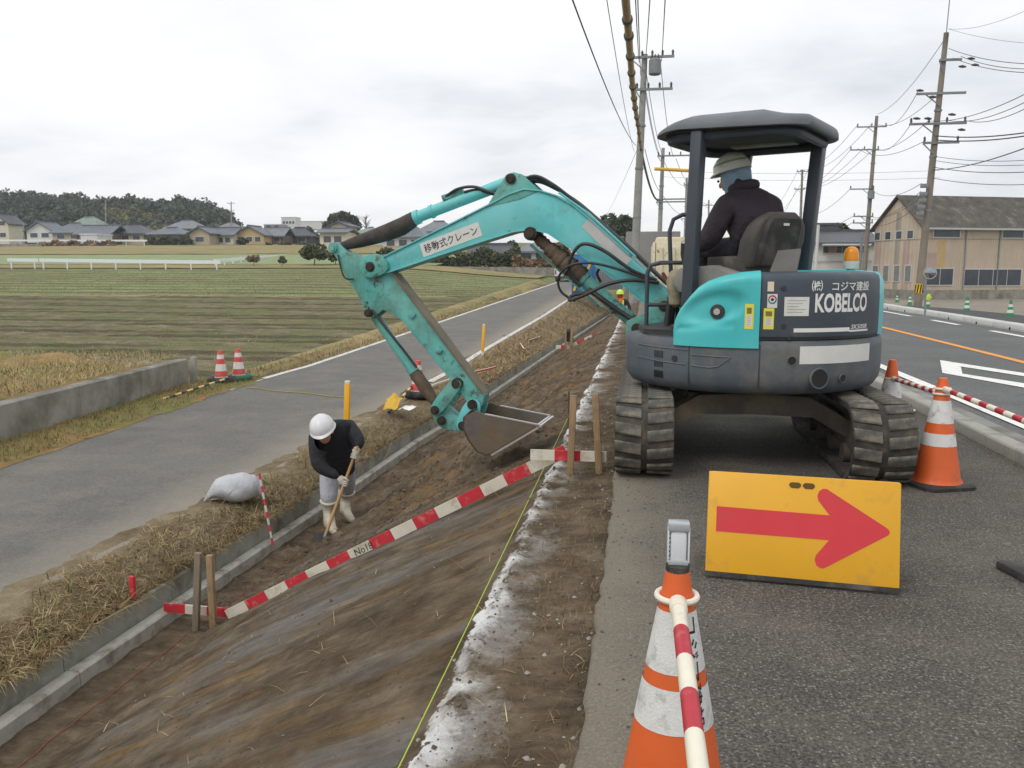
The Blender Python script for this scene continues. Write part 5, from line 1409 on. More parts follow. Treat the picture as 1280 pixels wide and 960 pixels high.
def cloth_mat(name, col, var=0.15, scale=9, rough=0.85):
    m, nt, b, oc, wc = newmat(name)
    c = _ramp(nt, _noise(nt, oc, scale, 5, 0.6), [(0.3, tuple(k * (1 - var) for k in col)), (0.7, tuple(min(1, k * (1 + var)) for k in col))])
    nt.links.new(c, b.inputs["Base Color"]); b.inputs["Roughness"].default_value = rough
    h = _math(nt, 'MULTIPLY_ADD', _noise(nt, oc, 14.0, 3, 0.5), 1.0, _math(nt, 'MULTIPLY', _noise(nt, oc, 38.0, 3, 0.5), 0.4))
    bump(nt, b, h, 0.7, 0.03)
    return m
C_BLACK = cloth_mat("black_jacket", srgb(38, 39, 44)); C_GREYTR = cloth_mat("grey_trousers", srgb(168, 168, 174)); C_BOOT = mat("cream_boot", srgb(198, 190, 172), 0.55, 0.1, 6, dirt=srgb(140, 124, 100), damt=0.35, dscale=9)
C_SKIN = mat("skin", srgb(176, 132, 108), 0.6, 0.06); C_PURPLE = cloth_mat("plum_jacket", srgb(60, 50, 58)); C_PANEL = cloth_mat("jacket_panel", srgb(122, 116, 116)); C_DARKTR = cloth_mat("dark_trousers", srgb(58, 58, 66))
C_GLOVE = mat("white_glove", srgb(206, 200, 188), 0.9, 0.1, 12, bmp=0.3, bscale=60, dirt=srgb(150, 140, 122), damt=0.3, dscale=14)
C_HELM_W = mat("white_helmet", srgb(216, 216, 218), 0.3, 0.03, dirt=srgb(176, 172, 164), damt=0.2, dscale=5)
C_HELM_C = mat("cream_helmet", srgb(222, 220, 212), 0.35, 0.05, dirt=srgb(168, 160, 142), damt=0.25, dscale=6)
C_TOWEL = cloth_mat("blue_towel", srgb(142, 170, 192)); C_HAIR = mat("dark_hair", srgb(34, 30, 28), 0.7, 0.2, 30)
def helmet(root, c, up, fwd, m, r=0.125, stripe=None):
    up, fwd = Vector(up).normalized(), Vector(fwd); fwd = (fwd - up * fwd.dot(up)).normalized(); sd_ = up.cross(fwd)
    M = Matrix((fwd, sd_, up)).transposed(); c = Vector(c)
    mb = MB(); rings = []
    for th in (0.03, 0.2, 0.45, 0.75, 1.05, 1.3, 1.5, 1.62):
        ring_ = []
        for k in range(28):
            ph = 2 * math.pi * k / 28
            ridge = 0.006 * math.exp(-(math.sin(ph) / 0.22) ** 2) * math.sin(min(th, 1.5)) if th > 0.1 else 0.004
            ring_.append(c + M @ Vector(((r * 1.14 + ridge) * math.sin(th) * math.cos(ph), r * 0.96 * math.sin(th) * math.sin(ph), (r * 1.0 + ridge) * math.cos(th))))
        rings.append(ring_)
    # brim: a little peak in front
    for e, dz_ in ((1.05, -0.012), (1.08, -0.018), (1.02, -0.02), (0.93, -0.012)):
        rings.append([c + M @ Vector((r * 1.14 * e * math.cos(2 * math.pi * k / 28) * (1 + (0.16 if e > 1.03 else 0.1) * max(0, math.cos(2 * math.pi * k / 28)) ** 3), r * 0.96 * e * math.sin(2 * math.pi * k / 28), dz_ - r * 0.05)) for k in range(28)])
    mb.loft(rings, True, False)
    h = mb.build("helmet", m, root, smooth=True, angle=45)
    if stripe:
        for lo, hi in ((0.30, 0.345), (0.37, 0.40)):
            mb = MB(); rows = []
            for k in range(29):
                ph = 2 * math.pi * k / 28; rw_ = []
                for f in (lo, hi):
                    th = math.acos(f); rw_.append(c + M @ Vector(((r * 1.14 + 0.003) * math.sin(th) * math.cos(ph), (r * 0.96 + 0.003) * math.sin(th) * math.sin(ph), r * math.cos(th))))
                rows.append(rw_)
            mb.grid(rows); mb.build("helmet_stripe", stripe, h, smooth=True)
    return h
def glove(root, grip, hdir, wrist, s=1.0, r=0.016):
    "a hand closed round a shaft through grip along hdir, coming from the wrist"
    grip, wrist, h = Vector(grip), Vector(wrist), Vector(hdir).normalized()
    f = (grip - wrist); f = (f - h * f.dot(h)).normalized(); n = h.cross(f)
    mb = MB(); R = r + 0.012
    mb.tube([wrist - f * 0.0, wrist.lerp(grip, 0.35), grip - f * (R + 0.008) + n * 0.010, grip + n * (R + 0.006) - f * 0.004], [0.034, 0.038, 0.042, 0.034], 12)
    for i, L in enumerate((0.88, 1.0, 0.95, 0.78)):
        o = h * ((i - 1.5) * 0.021)
        pts = [grip + o + (n * math.cos(a) + f * math.sin(a)) * (R + 0.004) for a in [math.radians(-10 + L * 235 * k / 6) for k in range(7)]]
        mb.tube(pts, [0.0115, 0.012, 0.0115, 0.011, 0.0105, 0.0095, 0.007], 8)
    th = [grip - f * (R + 0.012) + h * 0.03 + n * 0.0, grip - f * (R + 0.004) + h * 0.048 - n * 0.012, grip - n * (R + 0.006) + h * 0.045, grip - n * (R) + f * 0.02 + h * 0.036]
    mb.tube(th, [0.016, 0.0145, 0.0125, 0.009], 8)
    return mb.build("glove", C_GLOVE, root, smooth=True, angle=70)

# worker with the hoe
GZ = -1.485
heelR, toeR = atz(409, 663, GZ), atz(421.5, 672, GZ); heelL, toeL = atz(429, 645, GZ), atz(442, 656, GZ)
wk = thing("person", (heelR + toeL) / 2, "worker in black jacket, grey trousers and white boots bending over a hoe in the ditch", "person")
HT, HB = at(446, 561, 8.55), atz(404, 677, -1.475)
hd = (HB - HT).normalized()
gripL, gripR = HT.lerp(HB, 0.07), HT.lerp(HB, 0.37)
YP = 8.95
J = {
 "pelvis": (at(422, 577, YP), 0.18), "spine": (at(423, 558, YP - 0.10), 0.205), "chest": (at(416, 539, YP - 0.30), (0.22, 0.20)), "neck": (at(409, 530, YP - 0.48), 0.07), "head": (at(404, 537, YP - 0.58), 0.085),
 "hipR": (at(412, 587, YP - 0.06), 0.135), "kneeR": (at(411, 620, heelR.y - 0.02), 0.098), "calfR": (at(411, 637, heelR.y + 0.02), 0.070), "ankR": (heelR + (toeR - heelR) * 0.2 + HZ * 0.10, 0.056), "ballR": (heelR.lerp(toeR, 0.75) + HZ * 0.045, 0.046), "toeR": (toeR + HZ * 0.035, 0.034), "heelR": (heelR + HZ * 0.045, 0.045),
 "hipL": (at(432, 582, YP + 0.04), 0.135), "kneeL": (at(434, 610, heelL.y - 0.03), 0.098), "calfL": (at(432, 623, heelL.y + 0.02), 0.070), "ankL": (heelL + (toeL - heelL) * 0.2 + HZ * 0.10, 0.056), "ballL": (heelL.lerp(toeL, 0.75) + HZ * 0.045, 0.046), "toeL": (toeL + HZ * 0.035, 0.034), "heelL": (heelL + HZ * 0.045, 0.045),
 "shR": (at(394, 547, YP - 0.42), 0.105), "elR": (at(398, 584, YP - 0.55), 0.085), "wrR": (gripR + (at(399, 584, YP - 0.55) - gripR).normalized() * 0.075 - hd * 0.02, 0.042),
 "shL": (at(437, 533, YP - 0.18), 0.105), "elL": (at(449, 554, YP - 0.28), 0.085), "wrL": (gripL + (at(449, 552, YP - 0.28) - gripL).normalized() * 0.07 - hd * 0.02, 0.042)}
BN_ = [("pelvis", "spine", 0), ("spine", "chest", 0), ("chest", "neck", 0), ("neck", "head", 3), ("pelvis", "hipR", 0), ("hipR", "kneeR", 1), ("kneeR", "calfR", 2), ("calfR", "ankR", 2), ("ankR", "ballR", 2), ("ballR", "toeR", 2), ("ankR", "heelR", 2),
       ("pelvis", "hipL", 0), ("hipL", "kneeL", 1), ("kneeL", "calfL", 2), ("calfL", "ankL", 2), ("ankL", "ballL", 2), ("ballL", "toeL", 2), ("ankL", "heelL", 2), ("chest", "shR", 0), ("shR", "elR", 0), ("elR", "wrR", 0), ("chest", "shL", 0), ("shL", "elL", 0), ("elL", "wrL", 0)]
figure("body", wk, J, BN_, [C_BLACK, C_GREYTR, C_BOOT, C_SKIN])
hd0 = J["head"][0]
hup = Vector((-0.15, -0.42, 0.88)); hfw = Vector((0.30, -0.80, -0.45))
helmet(wk, hd0 + hup.normalized() * 0.035, hup, hfw, C_HELM_W, 0.138)
mb = MB(); fr_ = hd0 + hfw.normalized() * 0.055 - hup.normalized() * 0.05
mb.ball(fr_, 0.062, 0.06, 0.075); mb.ball(fr_ + hfw.normalized() * 0.065, 0.014, 0.014, 0.02)
for s_ in (-1, 1): mb.ball(hd0 + hup.cross(hfw).normalized() * s_ * 0.085 - hup.normalized() * 0.05, 0.012, 0.025, 0.03)
mb.build("face", C_SKIN, wk, smooth=True)
mb = MB(); mb.ball(hd0 - hfw.normalized() * 0.03 - hup.normalized() * 0.05, 0.082, 0.082, 0.06); mb.build("hair", C_HAIR, wk, smooth=True)
for s_ in 'RL':
    kn, cf = J['knee' + s_][0], J['calf' + s_][0]; ax_ = (cf - kn).normalized(); e1 = ax_.cross(Vector((1, 0.2, 0))).normalized()
    mb = MB(); mb.torus(kn.lerp(cf, 0.35), e1, ax_.cross(e1), 0.086, 0.014, 20, 8); mb.build('boot_rim', C_BOOT, wk, smooth=True)
glove(wk, gripR, -hd, J["wrR"][0]); glove(wk, gripL, -hd, J["wrL"][0])
hoe = thing("hoe", HB, "long handled hoe with a black blade held by the bending worker", "hoe")
mb = MB(); mb.cyl(HT - hd * 0.03, HB - hd * 0.05, 0.0155, 0.017, 12); mb.build("handle", mat("hoe_wood", srgb(186, 146, 98), 0.6, 0.12, 12, stretch=(1, 1, 0.3)), hoe, smooth=True)
mb = MB(); mb.cyl(HB - hd * 0.12, HB, 0.02, 0.022, 12); mb.build("ferrule", mat("ferrule", srgb(150, 146, 138), 0.5, 0.15, metal=0.4), hoe, smooth=True)
mb = MB(); bl = HB + Vector((0.02, -0.02, 0.035)); bx_ = Vector((0.9, -0.1, -0.15)).normalized(); by_ = Vector((0.1, -0.75, -0.25)).normalized()
mb.prism([(-0.10, -0.02), (0.10, -0.04), (0.15, 0.11), (0.07, 0.165), (-0.07, 0.15), (-0.13, 0.08)], bl - by_ * 0.03, bx_, by_, bx_.cross(by_), -0.003, 0.003); mb.build("blade", mat("hoe_blade", srgb(48, 46, 44), 0.55, 0.2, metal=0.4), hoe, bevel=0.001)

# operator in the seat
OA = HA - math.radians(36)
OU = Vector((math.cos(OA), math.sin(OA), 0)); OL = Vector((-math.sin(OA), math.cos(OA), 0)); OO = hw(-0.02, 0.03, 0)
def ow(a, b, z): return OO + OU * a + OL * b + HZ * z
op = thing("person", ow(0, 0, 1.47), "operator in plum jacket and cream helmet sitting under the excavator's canopy", "person")
J2 = {"pelvis": (ow(-0.02, 0, 1.57), 0.165), "spine": (ow(-0.01, 0, 1.70), (0.20, 0.17)), "chest": (ow(0.04, 0, 1.845), (0.215, 0.175)), "neck": (ow(0.105, 0.05, 2.02), 0.055), "head": (ow(0.14, 0.09, 2.10), 0.085),
      "hipL": (ow(0.06, 0.10, 1.55), 0.10), "kneeL": (ow(0.42, 0.15, 1.54), 0.075), "footL": (ow(0.46, 0.15, 1.08), 0.05), "toeL": (ow(0.58, 0.15, 1.02), 0.04),
      "hipR": (ow(0.06, -0.10, 1.55), 0.10), "kneeR": (ow(0.42, -0.13, 1.54), 0.075), "footR": (ow(0.46, -0.13, 1.08), 0.05), "toeR": (ow(0.58, -0.13, 1.02), 0.04),
      "shL": (ow(0.045, 0.205, 1.865), 0.105), "elL": (ow(0.10, 0.31, 1.60), 0.088), "wrL": (ow(0.30, 0.33, 1.55), 0.045),
      "shR": (ow(0.045, -0.205, 1.865), 0.105), "elR": (ow(0.12, -0.31, 1.60), 0.088), "wrR": (ow(0.31, -0.27, 1.55), 0.045)}
B2 = [("pelvis", "spine", 0), ("spine", "chest", 0), ("chest", "neck", 0), ("neck", "head", 2), ("pelvis", "hipL", 1), ("hipL", "kneeL", 1), ("kneeL", "footL", 1), ("footL", "toeL", 3), ("pelvis", "hipR", 1), ("hipR", "kneeR", 1), ("kneeR", "footR", 1), ("footR", "toeR", 3),
      ("chest", "shL", 0), ("shL", "elL", 0), ("elL", "wrL", 0), ("chest", "shR", 0), ("shR", "elR", 0), ("elR", "wrR", 0)]
figure("body", op, J2, B2, [C_PURPLE, C_DARKTR, C_SKIN, BLACK_RUB])
HF = (OU * 0.80 + OL * 0.62 - HZ * 0.35).normalized(); HUP = (HZ + OU * 0.18 + OL * 0.16).normalized()
h0 = J2["head"][0]
helmet(op, h0 + HUP * 0.045, HUP, HF, C_HELM_C, 0.121, GREEN_ST)
mb = MB()     # face with nose, eyes shown by the brow line
fc_ = h0 + HF * 0.035 - HUP * 0.035
mb.ball(fc_, 0.068, 0.066, 0.09); mb.ball(fc_ + HF * 0.072 - HUP * 0.008, 0.014, 0.014, 0.022)
mb.build("face", C_SKIN, op, smooth=True)
for s_ in (-1, 1):
    mb = MB(); mb.ball(fc_ + HF * 0.058 + OL * s_ * 0.03 + HUP * 0.018, 0.010); mb.build("eye", INK, op, smooth=True)
mb = MB(); rings = []
for z_, r_, sh_ in ((0.055, 0.098, 0.0), (0.0, 0.100, -0.006), (-0.06, 0.096, -0.006), (-0.12, 0.088, 0.0), (-0.17, 0.094, 0.0)):
    cc = h0 + HUP * z_ - HF * (0.012 - sh_)
    rings.append([cc + (HF * math.cos(q) * 0.98 + OL * math.sin(q) * 0.92) * r_ * (1 + 0.05 * noise.noise(Vector((q * 2, z_ * 20, 1)))) for q in [math.radians(66 + 228 * k / 20) for k in range(21)]])
mb.loft(rings, False, False); tw = mb.build("towel", C_TOWEL, op, smooth=True); sm = tw.modifiers.new("thickness", 'SOLIDIFY'); sm.thickness = 0.008
mb = MB()     # padded jacket collar
mb.torus(ow(0.088, 0.03, 2.0), (OU - HZ * 0.25).normalized(), (OL - HZ * 0.12).normalized(), 0.088, 0.036, 24, 10); mb.build("collar", C_PURPLE, op, smooth=True)
for pts in ([ow(0.10, 0.287, 1.90), ow(0.03, 0.292, 1.80), ow(0.02, 0.330, 1.70)],):
    pass
mb = MB(); mb.ball(ow(0.045, 0.245, 1.775), 0.062, 0.05, 0.085, rot=Matrix.Rotation(OA, 3, 'Z')); mb.build("sleeve_panel", C_PANEL, op, smooth=True)
glove(op, ow(0.37, 0.335, 1.57), HZ, J2["wrL"][0]); glove(op, ow(0.38, -0.27, 1.57), HZ, J2["wrR"][0])

# far worker in a bright vest
fwp = at(776, 366, 29)
pz = fwp.z
far = thing("person", Vector((fwp.x, 29, pz - 1.60)), "distant worker in orange and lime safety vest seen past the boom", "person")
b0 = Vector((fwp.x, 29, pz - 1.60)); q = lambda x, y_, z: b0 + Vector((x, y_, z))
J3 = {"pelvis": (q(0, 0, 0.92), 0.14), "chest": (q(0.03, -0.05, 1.25), (0.18, 0.15)), "neck": (q(0.0, -0.08, 1.44), 0.06), "head": (q(-0.02, -0.10, 1.56), 0.09), "hipL": (q(0.1, 0, 0.88), 0.10), "kneeL": (q(0.12, -0.06, 0.48), 0.075), "footL": (q(0.12, 0.0, 0.07), 0.055), "hipR": (q(-0.1, 0, 0.88), 0.10), "kneeR": (q(-0.12, -0.06, 0.48), 0.075), "footR": (q(-0.12, 0.0, 0.07), 0.055), "shL": (q(0.2, -0.05, 1.33), 0.08), "elL": (q(0.32, -0.1, 1.08), 0.06), "wrL": (q(0.30, -0.25, 0.9), 0.045), "shR": (q(-0.2, -0.05, 1.33), 0.08), "elR": (q(-0.3, -0.1, 1.08), 0.06), "wrR": (q(-0.25, -0.25, 0.9), 0.045)}
B3 = [("pelvis", "chest", 0), ("chest", "neck", 0), ("neck", "head", 1), ("pelvis", "hipL", 2), ("hipL", "kneeL", 2), ("kneeL", "footL", 2), ("pelvis", "hipR", 2), ("hipR", "kneeR", 2), ("kneeR", "footR", 2), ("chest", "shL", 3), ("shL", "elL", 3), ("elL", "wrL", 3), ("chest", "shR", 3), ("shR", "elR", 3), ("elR", "wrR", 3)]
figure("body", far, J3, B3, [cloth_mat("orange_vest", srgb(222, 104, 52)), C_SKIN, C_DARKTR, C_BLACK], 1)
helmet(far, J3["head"][0] + HZ * 0.03, HZ, (0, -1, 0), mat("lime_helmet", srgb(196, 222, 84), 0.5, 0.05), 0.13)
for sx in (-0.09, 0.09):
    mb = MB(); mb.bar(q(sx, -0.21, 1.0), q(sx, -0.19, 1.36), 0.05, 0.02, (0, -1, 0)); mb.build("vest_stripe", mat("lime_stripe", srgb(206, 220, 70), 0.5, 0.05), far)
# ---------------------------------------------------------------- left: retaining wall and bank
M_WALL = mat("old_concrete", srgb(146, 143, 134), 0.9, 0.14, 1.6, bmp=0.3, bscale=30, dirt=srgb(106, 104, 92), damt=0.6, dscale=1.4)
wA, wB = atz(0, 557, -1.05), atz(236, 482, -1.05)
wdir = (wB - wA).normalized(); wS = wA - wdir * 6
wn_ = Vector((-wdir.y, wdir.x, 0)); wn_ = wn_ if wn_.x < 0 else -wn_
wall = thing("retaining_wall", wB, "low weathered concrete wall holding up the grassy bank by the lane", "wall")
seg = (wB - wS).length; nseg_ = 6
for i in range(nseg_):
    a, b_ = wS + wdir * (seg * i / nseg_ + 0.004), wS + wdir * (seg * (i + 1) / nseg_ - 0.004)
    mb = MB(); mb.loft([[p + HZ * -0.25, p + HZ * 0.55, p + wn_ * 0.04 + HZ * 0.575, p + wn_ * 0.20 + HZ * 0.57, p + wn_ * 0.22 - HZ * 0.25] for p in (a, b_)])
    mb.build("wall_panel", M_WALL, wall, smooth=True, angle=30)
rows = []
for i in range(60):
    s = seg * i / 59 - 0.1; row = []
    for k in range(40):
        t = k / 39; off = 0.2 + t * 16
        p = wS + wdir * s + wn_ * off
        z = -0.52 + 0.10 * fbm(p.x * 0.7, p.y * 0.7, 3.0) + 0.22 * smooth(t * 6) - 0.1 * smooth(t * 2)
        e = smooth((seg - s) / 1.3 + 0.15)
        row.append((p.x, p.y + 1.1 * smooth(t * 3) * (i / 59), lerp(-1.25, z, e) if i > 40 else z))
    rows.append(row)
mb = MB(); mb.grid(rows); struct(mb.build("grass_bank", M_BANK, smooth=True, angle=180))
mb = MB(); mb.grid([[(lerp(pw(Yv, ROAD_L) + 0.22 + 0.12 * fbm(1, Yv * 1.3, 6), wS.lerp(wB, min(1, max(0, (Yv - wS.y) / (wB.y - wS.y)))).x + 0.0, i / 8), Yv, -1.045 + 0.05 * (i / 8) + 0.02 * abs(fbm(i * 0.5, Yv * 2, 8)) * min(1, i)) for i in range(9)] for Yv in axis([(3.5, 17.5, 90)])])
struct(mb.build("lane_verge", M_BANK, smooth=True, angle=180))

# ---------------------------------------------------------------- foliage helpers
def leaf_mat(name, dark, mid, light):
    m, nt, b, oc, wc = newmat(name)
    c = _ramp(nt, _noise(nt, wc, 0.55, 4, 0.6), [(0.3, dark), (0.5, mid), (0.72, light)])
    c = _mix(nt, 0.6, c, _ramp(nt, _noise(nt, wc, 5.0, 2), [(0.3, (0.65, 0.65, 0.65)), (0.7, (1.3, 1.3, 1.25))]), 'MULTIPLY')
    nt.links.new(c, b.inputs["Base Color"]); b.inputs["Roughness"].default_value = 0.7
    b.inputs["Specular IOR Level"].default_value = 0.2
    return m
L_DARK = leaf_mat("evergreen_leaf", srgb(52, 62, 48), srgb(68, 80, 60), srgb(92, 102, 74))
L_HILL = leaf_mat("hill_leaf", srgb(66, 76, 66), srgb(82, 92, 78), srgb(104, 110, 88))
L_BAMBOO = leaf_mat("bamboo_leaf", srgb(96, 100, 66), srgb(122, 122, 84), srgb(142, 136, 96))
L_HEDGE = leaf_mat("hedge_leaf", srgb(64, 72, 52), srgb(80, 88, 62), srgb(104, 106, 76))
L_BROWN = leaf_mat("dry_shrub_leaf", srgb(104, 86, 66), srgb(132, 110, 84), srgb(156, 134, 104))
BARK = mat("bark", srgb(84, 74, 64), 0.9, 0.2, 6, bmp=0.5, bscale=14)
def leaf_cloud(pts, size, rng):
    "numpy cloud of randomly turned leaf-clump quads at pts"
    n = len(pts); P_ = np.asarray(pts, float)
    a = rng.normal(size=(n, 3)); a /= np.linalg.norm(a, axis=1)[:, None]
    b = np.cross(a, rng.normal(size=(n, 3))); b /= np.linalg.norm(b, axis=1)[:, None]
    s = (size * rng.uniform(0.55, 1.35, n))[:, None]
    V = np.stack([P_ - a * s - b * s * 0.45, P_ + a * s * 0.2 - b * s * 0.6, P_ + a * s + b * s * 0.35, P_ - a * s * 0.15 + b * s * 0.6], 1).reshape(-1, 3)
    Fc = np.arange(n * 4).reshape(-1, 4)
    return V, Fc
def mesh_np(name, V, Fc, m, parent=None, origin=None):
    org = Vector(origin) if origin is not None else (ORG.get(parent.name, Vector()) if parent is not None else Vector())
    me = bpy.data.meshes.new(name)
    k = Fc.shape[1]
    me.vertices.add(len(V)); me.vertices.foreach_set("co", (V - np.array(org)).ravel().astype(np.float32))
    me.loops.add(Fc.size); me.loops.foreach_set("vertex_index", Fc.ravel().astype(np.int32))
    me.polygons.add(len(Fc)); me.polygons.foreach_set("loop_start", np.arange(0, Fc.size, k, dtype=np.int32)); me.polygons.foreach_set("loop_total", np.full(len(Fc), k, np.int32))
    me.materials.append(m); me.update(calc_edges=True); me.validate()
    o = bpy.data.objects.new(name, me); COL.objects.link(o)
    if parent is not None: o.parent = parent
    else: o.location = org
    ORG[o.name] = org; return o
def crown_points(c, rx, ry, rz, n, rng, lobes=9):
    cs = [np.array(c) + np.array([rng.uniform(-.55, .55) * rx, rng.uniform(-.55, .55) * ry, rng.uniform(-.45, .55) * rz]) for _ in range(lobes)]
    out = []
    per = n // lobes
    for q in cs:
        d = rng.normal(size=(per, 3)); d /= np.linalg.norm(d, axis=1)[:, None]
        r = rng.uniform(0.55, 1.0, per) ** 0.5
        out.append(q + d * r[:, None] * np.array([rx, ry, rz]) * rng.uniform(0.38, 0.56))
    return np.concatenate(out)
def tree(base, h, rx, rz, m, label, n=900, leaf=0.35, group=None, name="tree", trunk_r=None, cat="tree", lobes=9):
    base = Vector(base); root = thing(name, base, label, cat, group)
    tr = trunk_r or h * 0.025
    mb = MB(); top = base + HZ * (h - rz)
    mb.tube([base - HZ * 0.2, base + HZ * (h - rz) * 0.6 + Vector((0.1, 0, 0)), top], [tr * 1.3, tr, tr * 0.6], 8)
    for k in range(5):
        a = k * 1.26; mb.tube([top - HZ * rz * 0.4, top + Vector((math.cos(a) * rx * 0.5, math.sin(a) * rx * 0.4, rz * 0.3))], [tr * 0.5, tr * 0.15], 6)
    mb.build("trunk", BARK, root, smooth=True)
    V, Fc = leaf_cloud(crown_points((base.x, base.y, base.z + h - rz), rx, rx * 0.9, rz, n, NPR, lobes), leaf, NPR)
    mesh_np("crown", V, Fc, m, root); return root

# wooded hill behind the village
def hill_y(px): return pw(px, [(-120, 246), (0, 246), (40, 246), (60, 251), (95, 249), (130, 256), (150, 250), (170, 249), (205, 258), (225, 254), (250, 256), (275, 266), (292, 279), (305, 290), (330, 300)])
HY = 300.0
rows = []
for i in range(60):
    px = lerp(-140, 330, i / 59); row = []
    for j, t in enumerate((0.0, 0.25, 0.5, 0.75, 1.0, 1.4)):
        Yv = HY - 55 + 55 * t; ztop = at(px, hill_y(px) + 7, HY).z
        x = at(px, 300, Yv).x
        z = lerp(7.0, ztop, math.sin(min(1.0, t) * math.pi / 2)) if t <= 1 else ztop - 2
        row.append((x, Yv, z))
    rows.append(row)
mb = MB(); mb.grid(rows); struct(mb.build("hill", M_HILL, smooth=True, angle=180))
allp = []; bam = []
for i in range(560):
    px = RND.uniform(-130, 312); t = RND.random() ** 0.8
    Yv = HY - 58 + 58 * t; p = at(px, 300, Yv)
    ztop = at(px, hill_y(px) + 7, HY).z
    z = lerp(7.0, ztop, math.sin(t * math.pi / 2)); r = RND.uniform(2.2, 4.4)
    r = min(r, max(1.0, (ztop - 6) * 0.4))
    tgt = bam if (140 < px < 210 and t < 0.45 and RND.random() < 0.6) else allp
    tgt.append(crown_points((p.x, Yv, z + r * 0.15), r, r, r * 1.0, 230, NPR, 5))
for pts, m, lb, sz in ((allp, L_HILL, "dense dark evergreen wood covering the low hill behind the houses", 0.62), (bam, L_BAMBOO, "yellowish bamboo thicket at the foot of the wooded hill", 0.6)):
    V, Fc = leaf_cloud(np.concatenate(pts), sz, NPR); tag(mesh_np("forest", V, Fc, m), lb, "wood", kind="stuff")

# ---------------------------------------------------------------- houses
def roof_mat(name, col):
    m, nt, b, oc, wc = newmat(name)
    w = nt.nodes.new("ShaderNodeTexWave"); w.wave_type = 'BANDS'; w.bands_direction = 'X'; w.inputs["Scale"].default_value = 1.3; w.inputs["Distortion"].default_value = 0.4
    nt.links.new(oc, w.inputs["Vector"])
    c = _ramp(nt, _noise(nt, oc, 0.9, 5), [(0.3, tuple(k * 0.8 for k in col)), (0.7, tuple(k * 1.2 for k in col))])
    c = _mix(nt, 0.35, c, _ramp(nt, w.outputs["Fac"], [(0.2, (0.7, 0.7, 0.7)), (0.8, (1.25, 1.25, 1.25))]), 'MULTIPLY')
    nt.links.new(c, b.inputs["Base Color"]); b.inputs["Roughness"].default_value = 0.5; bump(nt, b, w.outputs["Fac"], 0.4, 0.08); return m
R_GREY = roof_mat("grey_tile", srgb(98, 104, 112)); R_DARK = roof_mat("dark_tile", srgb(72, 76, 82)); R_SLATE = roof_mat("slate_tile", srgb(116, 120, 126)); R_GREEN = roof_mat("green_tile", srgb(118, 136, 124)); R_WHITE = roof_mat("white_sheet_roof", srgb(206, 210, 214))
W_CREAM = mat("cream_render", srgb(204, 197, 178), 0.85, 0.07, 1.0); W_BEIGE = mat("beige_render", srgb(178, 164, 142), 0.85, 0.08, 1.0); W_TAN = mat("tan_render", srgb(186, 164, 122), 0.85, 0.08, 1.0); W_WHITE = mat("white_render", srgb(206, 206, 204), 0.85, 0.06, 1.0); W_BROWN = mat("brown_board", srgb(104, 86, 72), 0.85, 0.12, 2.0); W_DARK = mat("dark_board", srgb(74, 76, 80), 0.85, 0.12, 2.0); W_RED = mat("reddish_board", srgb(128, 92, 82), 0.85, 0.12, 2.0); W_GREY = mat("grey_render", srgb(150, 152, 152), 0.85, 0.08, 1.0)
GLASS = mat("window_glass", srgb(62, 70, 78), 0.15, 0.2, 2.0, spec=0.6); FRAME_W = mat("window_frame", srgb(190, 190, 186), 0.5, 0.05)
def add_window(root, x0, x1, z0, z1, y_, m=None):
    mb = MB(); mb.box(((x0 + x1) / 2, y_ + 0.02, (z0 + z1) / 2), (x1 - x0 + 0.16, 0.12, z1 - z0 + 0.16)); w = mb.build("window", FRAME_W, root)
    mb = MB(); mb.box(((x0 + x1) / 2, y_ - 0.03, (z0 + z1) / 2), (x1 - x0, 0.05, z1 - z0)); mb.build("pane", m or GLASS, w)
